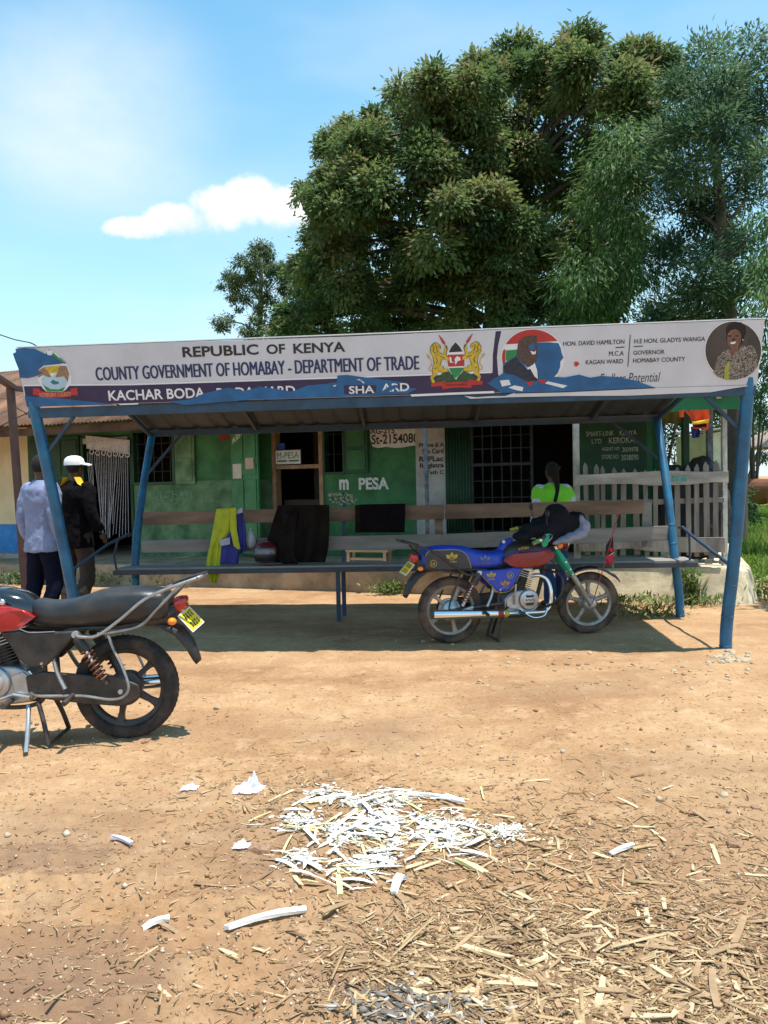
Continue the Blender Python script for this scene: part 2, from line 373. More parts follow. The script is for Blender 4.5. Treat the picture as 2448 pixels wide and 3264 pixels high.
# ================================================================== SHOP BUILDING
green = mat('wall_green', (.020,.125,.040), .75, var=.35, scale=2.2, col2=(.045,.19,.065), bump=.25, bscale=50)
green_pale = mat('wall_green_pale', (.055,.17,.07), .8, var=.4, scale=3.2, col2=(.15,.26,.13), bump=.25, bscale=40)
green_metal = mat('green_metal_door', (.012,.16,.05), .45, var=.25, scale=4, col2=(.03,.22,.08))
green_dark = mat('green_dark_paint', (.010,.055,.024), .6, var=.3, scale=4)
cream = mat('cream_wall', (.62,.53,.34), .85, var=.1, scale=3, bump=.2)
bluep = mat('blue_dado', (.035,.21,.52), .75, var=.2, scale=5)
grey_c = mat('grey_concrete', (.36,.33,.28), .95, var=.3, scale=6, bump=.6, bscale=30)
porch_c = mat('porch_concrete', (.58,.48,.32), .95, var=.30, scale=3, bump=.5, bscale=24)
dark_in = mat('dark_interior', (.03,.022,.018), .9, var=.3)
white_paint = mat('white_paint', (.62,.62,.60), .8, var=.12, scale=8)
black_paint = mat('black_lettering', (.02,.02,.022), .7, var=.1)
pale_paint = mat('pale_lettering', (.62,.66,.62), .8, var=.2, scale=20)
grime_wood = mat('worn_grey_wood', (.32,.29,.255), .9, var=.35, scale=7, stretch=(1,1,.2), bump=.6, bscale=40)
door_wood = mat('door_frame_wood', (.30,.19,.10), .8, var=.3, scale=8)
bar_iron = mat('dark_iron_bar', (.035,.04,.04), .55, metal=.6, var=.3)
rust = mat('rusty_iron_sheet', (.14,.066,.036), .85, var=.5, scale=2.4, col2=(.25,.125,.07), stretch=(1,.35,1))
tin = mat('weathered_iron_sheet', (.52,.46,.41), .5, metal=.35, var=.25, scale=2.5, col2=(.62,.52,.46))
porchpost = mat('whitewashed_post', (.42,.42,.38), .8, var=.3, scale=9)

bld = thing('shop_building', 'long green shop building with covered porch and painted mobile money walls', 'building', B(-4.5, 1.2, 0), -BA)
def bbox(mb, u0, u1, w0, w1, z0, z1): return mb.box((u0,w0,z0), (u1,w1,z1), B)
def part(name, m, *boxes, parent=bld, bevel=0, **kw):
    mb = MB()
    for bb in boxes: bbox(mb, *bb)
    return mb.build(name, m, parent, bevel=bevel, **kw)
WF, WB = 1.2, 1.34
# front wall cut round its openings (u0,u1,z0,z1 of solid pieces)
part('front_wall', green,
     (-10.1,-8.91,WF,WB,.2,2.9), (-8.91,-7.92,WF,WB,2.30,2.9), (-7.92,-7.09,WF,WB,2.42,2.9), (-7.09,-5.30,WF,WB,1.55,2.9),
     (-5.30,-4.47,WF,WB,2.42,2.9), (-4.47,-4.10,WF,WB,2.40,2.9), (-4.10,-2.16,WF,WB,.2,2.9), (-4.47,-4.10,WF,WB,.2,1.62),
     (-2.16,.22,WF,WB,2.32,2.9), (-.72,.22,WF,WB,.2,2.32))
part('lower_wall', green_pale, (-7.92,-7.09,WF,WB,.2,1.52), (-7.09,-5.30,WF,WB,.2,1.55))  # bounce light on the lower wall put into a paler green
part('side_wall', green, (.22,.36,WF,5.2,.2,2.75), (-10.1,-9.96,WB,5.2,.2,2.9), (-9.96,.22,5.06,5.2,.2,3.0))
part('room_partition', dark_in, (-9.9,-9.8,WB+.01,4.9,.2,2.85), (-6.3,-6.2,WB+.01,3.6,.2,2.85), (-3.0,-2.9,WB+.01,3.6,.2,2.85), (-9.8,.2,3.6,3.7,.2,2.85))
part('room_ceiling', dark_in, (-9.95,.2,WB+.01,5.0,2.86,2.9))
# porch slab: a touch higher at its right end, rounded corner
def slab(name, top, bot, m, bev=.03):
    mb = MB(); n_ = len(top); mb.add([B(a,b,z) for a,b,z in top] + [B(a,b,-.1) for a,b in bot], [tuple(range(n_))] + [(k,(k+1)%n_,n_+(k+1)%n_,n_+k) for k in range(n_)]); return mb.build(name, m, bld, bevel=bev)
slab('porch_slab', [(-16.0,.10,.26),(-9.5,.10,.28),(-4.5,.10,.34),(-1.302,.10,.38),(-1.302,5.2,.39),(-16,5.2,.28)], [(-16,.06),(-9.5,.06),(-4.5,.06),(-1.302,.06),(-1.302,5.2),(-16,5.2)], mat('porch_earth_concrete', (.36,.26,.165), .95, var=.35, scale=3, bump=.8, bscale=18))
nose = [(1.22,.05,.02),(1.32,.14,.22),(1.36,.5,.5),(1.36,1.5,1.5)]
slab('porch_block', [(-1.30,.03,.42),(0,.03,.43),(1.08,.03,.42)] + [(a,b,.39) for a,b,c in nose] + [(1.34,5.2,.40),(-1.30,5.2,.40)], [(-1.30,-.10),(0,-.12),(1.14,-.12)] + [(a+.12,c-.06) for a,b,c in nose] + [(1.46,5.2),(-1.30,5.2)], porch_c)
# roof: corrugated sheets, real waves
def corrugated(mb, u0, u1, w0, z0, w1, z1, pitch=.076, amp=.011, thick=.004, rows=3, jitter=0):
    n = int((u1-u0)/pitch*6); us = [u0+(u1-u0)*k/n for k in range(n+1)]; ring = []
    for r in range(rows+1):
        t = r/rows; row = []
        for k, u in enumerate(us):
            j = (fbm(np.array([u*1.7]), np.array([t*3.1]), 2, 8)[0]-.45)*jitter
            edge = (fbm(np.array([u*1.2]), np.array([5.5]), 2, 3)[0]-.45)*jitter*2.2 if r == 0 else 0
            row.append(B(u, w0+(w1-w0)*t+edge, z0+(z1-z0)*t + amp*math.sin(2*math.pi*u/pitch) + j))
        ring.append(row)
    V = [p for r in ring for p in r]; m = n+1
    mb.add(V, [(i*m+k, i*m+k+1, (i+1)*m+k+1, (i+1)*m+k) for i in range(rows) for k in range(n)])
mb = MB(); corrugated(mb, -16.0, -9.2, -.30, 2.45, 3.0, 3.92, jitter=.05); corrugated(mb, -9.25, -6.3, -.24, 2.45, 3.0, 3.90, jitter=.05)
mb.build('rusty_roof_sheet', rust, bld, smooth=60, solid=.004, label='rust brown corrugated roof sheets over the left end')
mb = MB(); corrugated(mb, -6.35, 1.26, -.03, 2.40, 3.0, 3.40, jitter=.02)
mb.build('roof_sheet', tin, bld, smooth=60, solid=.004)
mb = MB(); corrugated(mb, -16.0, 1.26, 6.0, 2.45, 3.0, 3.38, jitter=.0, pitch=.15)
mb.build('rear_roof_sheet', rust, bld, smooth=60, solid=.004)
part('eave_beam', mat('eave_board_brown', (.085,.045,.028), .85, var=.4), (-16.0,-6.4,-.12,-.06,2.30,2.41), (-16,-6.4,.5,.58,2.5,2.58))
part('fascia_board', mat('fascia_green', (.006,.15,.045), .55, var=.15, scale=2), (-6.3,1.22,.03,.06,2.205,2.355))
for u in (-9.6,-8.3,-7.0,-5.6,-4.2,-2.9,-1.6,-.3,1.0):
    mb = MB(); mb.bar(B(u,-.09,2.36), B(u,2.9,3.34), .05, .09); mb.build('rafter', grime_wood, bld)
# porch posts
def ppost(px, w, m, r=.045, z1=2.3, px2=None, sq=True):
    u, _ = on_b(px, 1500, w); z0 = .38
    mb = MB()
    if sq: mb.bar(B(u,w,z0), B(u,w,z1), r*1.6, r*1.6)
    else: mb.tube([B(u,w,z0), B(u+.01,w,1.2), B(u,w,z1)], r, 10)
    return mb.build('porch_post', m, bld, smooth=0 if sq else 40, bevel=.004 if sq else 0)
bluegrey = mat('faded_blue_post', (.10,.15,.20), .75, var=.4, scale=12, col2=(.22,.24,.25))
ppost(1837, .08, porchpost, .042); ppost(1357, .08, bluegrey, .028, sq=False); ppost(2262, .75, bluegrey, .042); ppost(2308, .35, porchpost, .035); ppost(2185, 1.15, green_dark, .05)
# neighbour wall: cream with blue dado
nb = thing('cream_building', 'cream painted building with peeling blue base at the left edge', 'building', B(-12, 1.2, 0), -BA)
part('wall', cream, (-16,-10.12,WF,WB,.86,2.95), parent=nb)
part('dado', bluep, (-16,-10.12,WF-.004,WB,.26,.857), parent=nb)
part('plinth', grey_c, (-16,-10.12,.9,WF-.01,.20,.36), parent=nb, bevel=.02)
# ---- doors and windows
def framed(name, u0, u1, z0, z1, m, t=.05, w0=WF-.03, w1=WB+.01, parent=bld, sill=True):
    bs = [(u0,u0+t,w0,w1,z0,z1),(u1-t,u1,w0,w1,z0,z1),(u0+t,u1-t,w0,w1,z1-t,z1)]
    if sill: bs.append((u0+t,u1-t,w0,w1,z0,z0+t))
    return part(name, m, *bs, parent=parent, bevel=.004)
# green double door left of the curtain doorway
d = part('door', green_dark, (-10.05,-8.97,WF-.05,WF-.012,.42,2.36))
for k, u in enumerate((-10.02,-9.67,-9.32)):
    for z0, z1 in ((.5,1.05),(1.12,1.62),(1.7,2.3)):
        part('door_panel', green_dark, (u+.02,u+.32,WF-.066,WF-.051,z0,z1), parent=d, bevel=.008)
f = framed('doorway', -8.95, -7.90, .40, 2.34, green_dark, sill=False)
part('lintel_cloth', mat('grey_white_lintel', (.38,.37,.35), .9, var=.2), (-8.88,-7.97,WF-.045,WF-.032,2.22,2.31), parent=f)
wnd = framed('window', -7.92, -7.07, 1.50, 2.42, green_dark)
for k in range(5):
    u = -7.82+.16*k; mb = MB(); mb.tube([B(u,WF+.02,1.54), B(u,WF+.02,2.38)], .008, 6); mb.build('window_bar', bar_iron, wnd)
for z in (1.72,1.95,2.18):
    mb = MB(); mb.tube([B(-7.88,WF+.005,z), B(-7.11,WF+.005,z)], .007, 6); mb.build('window_bar', bar_iron, wnd)
sh = part('shutter', green_pale, (-7.05,-6.68,WF-.05,WF-.012,1.50,2.40), bevel=.005)
part('shutter_panel', green_pale, (-7.01,-6.72,WF-.062,WF-.051,1.56,1.92), (-7.01,-6.72,WF-.062,WF-.051,1.98,2.34), parent=sh, bevel=.005)
part('notice', mat('faded_red_notice', (.20,.03,.025), .8), (-6.22,-6.06,WF-.008,WF-.002,2.18,2.38))
# folded bright green metal door leaf beside the booth (opened outwards, catches the light)
mb = MB(); mb.hexa([B(-6.02,WF-.03,.40),B(-5.36,WF-.36,.40),B(-5.345,WF-.33,.40),B(-6.005,WF-.0,.40),B(-6.02,WF-.03,2.36),B(-5.36,WF-.36,2.36),B(-5.345,WF-.33,2.36),B(-6.005,WF-.0,2.36)])
leaf = mb.build('open_door_leaf', green_metal, bld, bevel=.004)
def leafp(t, d, z): p = B(-6.02,WF-.03,z).lerp(B(-5.36,WF-.36,z), t); nrm = Vector((BX*-.45 - BY*.89).normalized()); return p + nrm*d
for t0, t1, z0, z1 in ((.06,.47,.5,.95),(.53,.94,.5,.95),(.06,.47,1.02,1.55),(.53,.94,1.02,1.55),(.06,.94,1.62,1.80),(.06,.47,1.86,2.3),(.53,.94,1.86,2.3)):
    mb = MB(); mb.hexa([leafp(t0,.001,z0),leafp(t1,.001,z0),leafp(t1,.014,z0),leafp(t0,.014,z0),leafp(t0,.001,z1),leafp(t1,.001,z1),leafp(t1,.014,z1),leafp(t0,.014,z1)]); mb.build('pressed_panel', green_metal, leaf, bevel=.005)
paper = mat('paper_sheet', (.55,.53,.48), .9, var=.1); paper2 = mat('paper_sheet_tan', (.48,.40,.32), .9, var=.15)
for nm, m_, t0, t1, z0, z1 in (('notice_paper', paper, .10,.43,1.57,1.80),('notice_paper', paper2, .58,.88,1.71,1.88)):
    mb = MB(); mb.hexa([leafp(t0,.0155,z0),leafp(t1,.0155,z0),leafp(t1,.018,z0),leafp(t0,.018,z0),leafp(t0,.0155,z1),leafp(t1,.0155,z1),leafp(t1,.018,z1),leafp(t0,.018,z1)]); mb.build(nm, m_, leaf)
# booth doorway
dw = framed('booth_doorway', -5.30, -4.44, .38, 2.42, door_wood, t=.065, sill=False)
part('transom', door_wood, (-5.235,-4.505,WF-.02,WF+.06,1.70,1.76), parent=dw, bevel=.004)
part('counter', mat('dark_counter_wood', (.035,.02,.014), .7), (-5.22,-4.52,WF+.2,WF+.6,.4,1.22), parent=dw)
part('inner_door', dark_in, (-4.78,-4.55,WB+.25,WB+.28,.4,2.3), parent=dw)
part('blue_cloth', mat('blue_cloth', (.03,.10,.45), .8), (-5.215,-5.10,WF+.02,WF+.05,1.82,2.1), parent=dw)
w2 = framed('window', -4.44, -4.08, 1.60, 2.42, green_dark, t=.035)
for z in (1.9,2.2):
    mb = MB(); mb.tube([B(-4.43,WF,z), B(-4.1,WF,z)], .006, 6); mb.build('window_bar', bar_iron, w2)
mb = MB(); mb.tube([B(-4.26,WF,1.62), B(-4.26,WF,2.4)], .006, 6); mb.build('window_bar', bar_iron, w2)
sh = part('shutter', green_dark, (-4.07,-3.70,WF-.05,WF-.010,1.61,2.40), bevel=.005)
part('shutter_panel', green, (-4.03,-3.74,WF-.062,WF-.051,1.66,1.95), (-4.03,-3.74,WF-.062,WF-.051,2.01,2.35), parent=sh, bevel=.005)
# white wall panel, dark corrugated leaf, iron gate
part('white_wall_panel', mat('white_panel_dirty', (.40,.40,.38), .85, var=.2, scale=4), (-2.97,-2.53,WF-.014,WF-.002,.45,2.35))
mb = MB(); us = [-2.52+.36*k/40 for k in range(41)]
mb.add([B(u,WF-.03+.012*math.sin(k*math.pi/2.5),.42) for k, u in enumerate(us)]+[B(u,WF-.03+.012*math.sin(k*math.pi/2.5),2.32) for k, u in enumerate(us)], [(k,k+1,42+k,41+k) for k in range(40)])
mb.build('corrugated_door_leaf', green_dark, bld, smooth=60, solid=.003)
gt = part('iron_gate', bar_iron, (-2.16,-2.12,WF-.02,WF+.02,.42,2.30), (-1.32,-1.28,WF-.02,WF+.02,.42,2.30), (-2.12,-1.32,WF-.02,WF+.02,2.26,2.30), (-2.12,-1.32,WF-.02,WF+.02,.42,.46), (-2.12,-1.32,WF-.02,WF+.02,1.66,1.70))
for u in (-1.99,-1.86,-1.72,-1.59,-1.45):
    mb = MB(); mb.bar(B(u,WF,.46), B(u,WF,2.26), .016, .016); mb.build('gate_bar', bar_iron, gt)
for z in (.75,1.0,1.22,1.45,1.9,2.08):
    mb = MB(); mb.bar(B(-2.12,WF-.012,z), B(-1.32,WF-.012,z), .014, .014); mb.build('gate_bar', bar_iron, gt)
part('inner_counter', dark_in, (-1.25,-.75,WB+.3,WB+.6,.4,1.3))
# ---- painted lettering on the walls
def wall_sheet(w): return Sheet(B(0,w,0), BX, (0,0,1))
ws = wall_sheet(WF-.004)
ws.text('m', (1081,1528), (1112,1561), 1, bold=.04).build('lettering', pale_paint, bld)
ws.text('PESA', (1143,1523), (1240,1560), 1, bold=.035).build('lettering', pale_paint, bld)
mbp = ws.poly([(1178,1352),(1327,1350),(1326,1420),(1310,1421),(1285,1426),(1260,1428),(1230,1424),(1205,1428),(1188,1424),(1180,1400)], .5); mbp.build('white_patch', white_paint, bld)
ws.text('AG-215', (1180,1366), (1258,1381), 2, bold=.02).build('lettering', black_paint, bld)
ws.text('St-2154080', (1184,1386), (1334,1411), 2, bold=.02).build('lettering', black_paint, bld)
ws.poly([(1050,1600),(1046,1575),(1062,1568),(1078,1572),(1096,1568),(1112,1576),(1124,1572),(1126,1584),(1140,1592),(1128,1606),(1090,1610)], .6).build('peeled_plaster', mat('peeled_plaster', (.030,.115,.045), .9, var=.2, scale=22, col2=(.36,.36,.27), lo=.46, hi=.56), bld)
ws.poly([(560,1300),(700,1296),(700,1372),(640,1380),(600,1374),(566,1382)], .6).build('peeled_plaster', MATS['peeled_plaster'], bld)
ws2 = wall_sheet(WF-.016)
for t, tl, br in (('Phone $ A', (1335,1413),(1416,1425)), ('Sim Card', (1345,1431),(1414,1445)), ('REPLac', (1336,1455),(1414,1470)), ('Registra', (1338,1477),(1415,1494)), ('5Tath C', (1350,1500),(1415,1511))):
    ws2.text(t, tl, br, 1, bold=.03).build('lettering', black_paint, bld)
ghost = mat('faded_lettering', (.11,.23,.14), .85, var=.4, scale=18)
ws.text('FULL HAIR', (475,1566), (618,1586), 1, bold=.02).build('lettering', ghost, bld)
ws.text('CUTZ', (497,1590), (575,1608), 1, bold=.02).build('lettering', ghost, bld)
ls = Sheet(leafp(0,.0165,0), (leafp(1,0,0)-leafp(0,0,0)), (0,0,1))
mbl = MB(); V_, F_ = glyphs('AGEIT', .03)
mbl.add([leafp(.10+.40*x, .0165, 2.10+.10*y+.14*x) for x, y in V_], F_); mbl.build('lettering', pale_paint, leaf)
# small framed M-PESA plate resting on the transom: its own sign
mp = thing('counter_sign', 'small white framed mobile money sign on the booth doorway rail', 'sign', B(-5.0, WF-.03, 1.76), -BA)
part('plate', white_paint, (-5.225,-4.80,WF-.035,WF-.022,1.775,1.985), parent=mp)
part('frame', black_paint, (-5.235,-4.79,WF-.04,WF-.022,1.765,1.775), (-5.235,-4.79,WF-.04,WF-.022,1.985,1.995), (-5.235,-5.225,WF-.04,WF-.022,1.775,1.985), (-4.80,-4.79,WF-.04,WF-.022,1.775,1.985), parent=mp)
mpg = mat('mobile_money_green', (.01,.16,.06), .6)
mbt = MB(); V_, F_ = glyphs('M-PESA', 0); mbt.add([B(-5.20+.37*x, WF-.0375, 1.86+.095*y) for x, y in V_], F_); mbt.build('lettering', mpg, mp)
part('stripe', mpg, (-5.20,-5.03,WF-.0365,WF-.0355,1.81,1.835), (-5.0,-4.83,WF-.0365,WF-.0355,1.81,1.835), parent=mp)
# green board
gb = thing('painted_board', 'dark green painted shop board with pale chalky lettering behind the picket fence', 'sign', B(-.2, WF-.1, .5), -BA)
part('board', mat('board_green', (.012,.06,.028), .7, var=.25, scale=3), (-.66,.20,WF-.06,WF-.02,1.12,2.29), parent=gb, bevel=.004)
part('edge_strip', mat('edge_strip_green', (.01,.13,.045), .6), (.20,.27,WF-.06,WF-.02,1.12,2.29), parent=gb)
chalk = mat('chalk_lettering', (.34,.38,.34), .9, var=.35, scale=30)
wb_ = wall_sheet(WF-.062)
for t, tl, br in (('SMART-LINK', (1868,1376),(1957,1388)), ('KENYA', (1975,1373),(2030,1386)), ('LTD', (1886,1400),(1918,1413)), ('KEROKA', (1941,1395),(2023,1411)),
                  ('AGENT NO', (1918,1426),(1975,1435)), ('2039978', (1983,1426),(2034,1439)), ('STORE NO', (1918,1450),(1972,1462)), ('2038890', (1980,1450),(2035,1466))):
    wb_.text(t, tl, br, 1, bold=.012).build('lettering', chalk, gb)

# ================================================================== PICKET FENCE on the porch edge
pf = thing('picket_fence', 'weathered grey picket fence along the right end of the porch', 'fence', B(.25, .05, .42), -BA)
def wavy_rail(u0, u1, z0, z1, w0, w1, amp, seed):
    mb = MB(); n = 24; rings = []
    for k in range(n+1):
        u = u0+(u1-u0)*k/n; a = (vnoise(np.array([u*2.3]), np.array([seed*1.0]), seed)[0]-.5)*amp; b = (vnoise(np.array([u*3.1]), np.array([seed+9.0]), seed)[0]-.5)*amp*1.6
        rings.append([B(u,w0,z0+b), B(u,w1,z0+b), B(u,w1,z1+a), B(u,w0,z1+a)])
    return mb.loft(rings)
rail_wood = mat('sunlit_rail_wood', (.46,.43,.39), .9, var=.3, scale=7, stretch=(.3,1,1), bump=.6, bscale=30)  # sunlight on the top rail put into a paler wood colour
picket_wood = mat('shaded_picket_wood', (.25,.225,.20), .9, var=.35, scale=7, stretch=(1,1,.2), bump=.6, bscale=40)  # shade on the pickets put into a darker wood colour
wavy_rail(-.60, 1.10, 1.375, 1.515, .0, .028, .03, 4).build('rail', rail_wood, pf, bevel=.004)
wavy_rail(-.56, 1.06, .60, .755, .0, .028, .03, 7).build('rail', grime_wood, pf, bevel=.004)
wavy_rail(-.56, 1.06, 1.14, 1.20, .062, .085, .02, 5).build('rail', grime_wood, pf, bevel=.004)
part('rail_paint', mat('old_turquoise_paint', (.16,.33,.30), .85, var=.4, scale=20), (.50,.66,-.0022,.0,1.40,1.47), parent=pf)
for k, (px, py) in enumerate([(1866,1473),(1901,1478),(1921,1483),(1958,1488),(1988,1492),(2024,1493),(2056,1495),(2089,1495),(2125,1492),(2158,1487),(2192,1480),(2220,1477),(2250,1470),(2282,1465)]):
    u, zt = on_b(px, py, .045); hw = .028 + rnd.uniform(-.004,.006); l = rnd.uniform(-.02,.02); zb = .53 + rnd.uniform(-.02,.02)
    mb = MB(); mb.prism([(u-hw-l,zb),(u+hw-l,zb),(u+hw,zt-.055),(u+rnd.uniform(-.008,.008),zt),(u-hw,zt-.055)], B(0,.031,0), BX, Vector((0,0,1)), -.02)
    mb.build('picket', picket_wood, pf, bevel=.003)
for k in range(11):
    u = -.5+.15*k; mb = MB(); bbox(mb, u, u+.08, .05, .075, .445, .50); mb.build('floor_slat', grime_wood, pf)
# ================================================================== SHELTER
blue_steel = mat('blue_painted_pole', (.009,.095,.205), .4, var=.25, scale=5, col2=(.012,.15,.30), dust=.25, dcol=(.07,.10,.12))
blue_dull = mat('dull_blue_steel', (.02,.055,.10), .55, var=.3, scale=6, dust=.4, dcol=(.07,.06,.055))
roof_under = mat('grey_roof_sheet', (.06,.07,.085), .5, var=.2, scale=2, metal=.3)
plank = mat('bench_plank', (.17,.105,.07), .8, var=.3, scale=4, stretch=(.25,1,1.5), bump=.3, bscale=30, col2=(.27,.18,.125))
grey_plank = mat('bench_plank_grey', (.25,.225,.20), .85, var=.25, scale=4, stretch=(.25,1,1.5), bump=.3, bscale=30)
sh_lbl = 'blue steel roadside shelter with sloping roof on leaning poles'
shel = thing('shelter', sh_lbl, 'shelter', SP0 + SX*-3, -SA)
def pole(pts, r, rings=()):
    mb = MB(); P = [Vector(p) for p in pts]
    # smooth the polyline (Catmull-Rom)
    Q = []
    for i in range(len(P)-1):
        p0, p1, p2, p3 = P[max(i-1,0)], P[i], P[i+1], P[min(i+2,len(P)-1)]
        for k in range(6):
            t = k/6; Q.append(.5*((2*p1) + (p2-p0)*t + (2*p0-5*p1+4*p2-p3)*t*t + (3*p1-p0-3*p2+p3)*t**3))
    Q.append(P[-1]); R = [r]*len(Q)
    mb.tube(Q, R, 16)
    po = mb.build('post', blue_steel, shel, smooth=50)
    for t in rings:
        i = int(t*(len(Q)-1)); d = (Q[min(i+1,len(Q)-1)]-Q[max(i-1,0)]).normalized(); m2 = MB(); m2.lathe([(r+.0,-.008),(r+.0035,-.003),(r+.0035,.003),(r,.008)], Q[i], d, 16, False); m2.build('weld_joint', blue_steel, po, smooth=60)
    return po
pole([(2.862,6.58,-.1),(2.868,6.57,.2),(2.90,6.50,.75),(2.93,6.42,1.5),(2.955,6.34,2.24)], .050, (.16,.3,.42))
pole([(-2.80,7.15,-.1),(-2.82,7.15,.2),(-2.90,7.12,.8),(-2.99,7.06,1.5),(-3.09,6.98,2.24)], .050, (.2,.4))
pole([(3.058,8.115,-.1),(3.053,8.12,.2),(3.02,8.2,.75),(3.04,8.42,1.35),(3.09,8.85,2.12)], .044, (.14,.25,.42,.5,.62))
pole([(-2.79,8.72,-.1),(-2.79,8.72,.2),(-2.80,8.8,.75),(-2.78,9.05,1.4),(-2.76,9.42,2.08)], .044, (.2,.4))
def sbar(name, p, q, w, h, m=blue_dull, **kw):
    mb = MB(); mb.bar(p, q, w, h); return mb.build(name, m, shel, bevel=.003, **kw)
FLT, FRT = Vector((-3.13,7.0,2.135)), Vector((3.0,6.335,2.135))
sbar('front_beam', FLT, FRT, .05, .085)
RLT, RRT = Vector((-2.80,9.42,2.10)), Vector((3.12,8.86,2.12))
sbar('rear_beam', RLT, RRT, .05, .07)
# knee braces at the front posts
sbar('knee_brace', (-3.02,7.03,1.75), (-2.72,6.96,2.10), .022, .03); sbar('knee_brace', (2.93,6.40,1.80), (2.62,6.38,2.10), .022, .03)
sbar('knee_brace', (-2.76,9.15,1.6), (-2.4,9.36,2.07), .022, .03); sbar('knee_brace', (3.05,8.58,1.62), (2.62,8.92,2.08), .022, .03)
# curved edge arm from front beam height down to rear post
for a, b, c in (((-2.78,7.0,2.56),(-2.78,8.3,2.36),(-2.76,9.42,2.07)), ((3.0,6.35,2.56),(3.06,7.6,2.36),(3.09,8.86,2.10))):
    mb = MB(); mb.tube([Vector(a).lerp(Vector(b), k/4) for k in range(4)] + [Vector(b).lerp(Vector(c), k/4) for k in range(5)], .028, 8); mb.build('side_rafter', blue_dull, shel, smooth=50)
# roof sheet: front edge behind the sign's upper half, falls to the back
def roofp(t, k, dz=0.0):   # t 0..1 left->right, k 0..1 front->rear
    f = Vector((-2.90,6.905,2.63)).lerp(Vector((3.03,6.285,2.63)), t); r = Vector((-2.84,9.50,2.125)).lerp(Vector((3.14,8.93,2.145)), t); p = f.lerp(r, k); p.z += .06*math.sin(math.pi*k) + dz; return p
for i in range(6):
    t0, t1 = i/6-(.008 if i else 0), (i+1)/6+(.008 if i < 5 else 0); mb = MB(); n = 28; rings = []
    for k in range(9):
        row = []
        for j in range(n+1):
            t = t0+(t1-t0)*j/n; q = (j % 7); rib = .014 if q in (3,4) else 0.0
            row.append(roofp(t, k/8, rib + .005*(i % 2)))
        rings.append(row)
    mb.loft(rings, False, False); mb.build('roof_sheet', roof_under, shel, solid=.003)
for x in (-1.46,-.20,1.06,2.35):
    t = (x+2.8)/5.9; sbar('rafter', roofp(t,.02,-.035), roofp(t,.5,-.035), .035, .05, roof_under); sbar('rafter', roofp(t,.5,-.035), roofp(t,.99,-.035), .035, .05, roof_under)
for k in (.05,.36,.68,.97): sbar('purlin', roofp(0.0,k,-.018), roofp(1.0,k,-.018), .04, .028, roof_under)

# ================================================================== BENCH (fixed under the shelter's back)
bench = thing('bench', 'long wooden bench with two backrest planks under the shelter', 'bench', (0.1, 8.4, 0), -SA)
def bplank(name, p, q, w, h, m=plank, up=(0,0,1)):
    mb = MB(); mb.bar(p, q, w, h, up); return mb.build(name, m, bench, bevel=.004)
def bp(px, py, off): # point on the leaning back plane: shelter-parallel plane at rear-post depth + off
    return on_plane(px, py, Vector((3.05,8.25,0)) + SY*off, SY)
def plank_px(name, x0, y0, y0b, x1, y1, y1b, off, m=plank, th=.035):
    A_, B_, C_, D_ = bp(x0,y0b,off), bp(x1,y1b,off), bp(x1,y1,off), bp(x0,y0,off); mb = MB()
    mb.hexa([A_, B_, B_+SY*th, A_+SY*th, D_, C_, C_+SY*th, D_+SY*th]); return mb.build(name, m, bench, bevel=.004)
plank_px('backrest_plank', 455,1633,1674, 1415,1609,1655, .05); plank_px('backrest_plank', 1418,1608,1655, 2052,1594,1637, .05)
plank_px('backrest_plank', 450,1724,1762, 1408,1702,1750, -.03, grey_plank); plank_px('backrest_plank', 1411,1702,1750, 2138,1676,1722, -.03, grey_plank)
zs = .585
mb = MB(); mb.hexa([Vector((-2.93,8.50,zs-.04)),Vector((3.14,7.93,zs-.02)),Vector((3.18,8.30,zs-.02)),Vector((-2.89,8.88,zs-.04)),Vector((-2.93,8.50,zs)),Vector((3.14,7.93,zs+.02)),Vector((3.18,8.30,zs+.02)),Vector((-2.89,8.88,zs))]); mb.build('seat', grey_plank, bench, bevel=.005)
sr = mat('seat_rail_blue', (.035,.040,.052), .5, var=.3, scale=6)
mb = MB(); mb.bar((-2.95,8.482,zs-.045), (3.16,7.912,zs-.025), .03, .05); mb.build('seat_rail', sr, bench, bevel=.003)
mb = MB(); mb.bar((-2.95,8.86,zs-.07), (3.16,8.28,zs-.05), .03, .05); mb.build('seat_rail', sr, bench, bevel=.003)
for x, y in ((-.50,7.96+.27),):
    pass
for (x, y, nm) in ((-.50,8.245,'leg'),(-.46,8.60,'leg')):
    mb = MB(); mb.bar((x,y,-.08), (x,y,zs-.05), .045, .045); mb.build(nm, blue_dull, bench, bevel=.003)
mb = MB(); mb.bar((-.46,8.62,.5), (-.44,8.74,1.24), .035, .03); mb.build('back_support', blue_dull, bench, bevel=.003)
mb = MB(); mb.bar(bp(2062,1600,.10), bp(2062,1745,.10), .10, .02); mb.build('back_support', grey_plank, bench, bevel=.003)
mb = MB(); mb.bar(bp(1398,1655,.09), bp(1400,1702,.02), .09, .02); mb.build('back_support', plank, bench, bevel=.003)
# pipe arm rails at both ends, running forward to the front posts
def pipe(pts, r=.014, name='arm_rail', m=None):
    mb = MB(); mb.tube(pts, r, 10); return mb.build(name, m or blue_dull, bench, smooth=60)
pipe([(3.05,8.10,.93),(3.055,8.02,.935),(2.99,7.62,.88),(2.90,6.56,.70)], .016)
pipe([(3.10,7.95,.57),(3.09,7.93,.72),(3.06,7.86,.91)], .011)
pipe([(-2.83,8.76,.94),(-2.83,8.66,.945),(-2.86,8.1,.88),(-2.88,7.14,.70)], .014); pipe([(-2.92,8.5,.57),(-2.93,8.46,.72),(-2.86,8.40,.91)], .011)

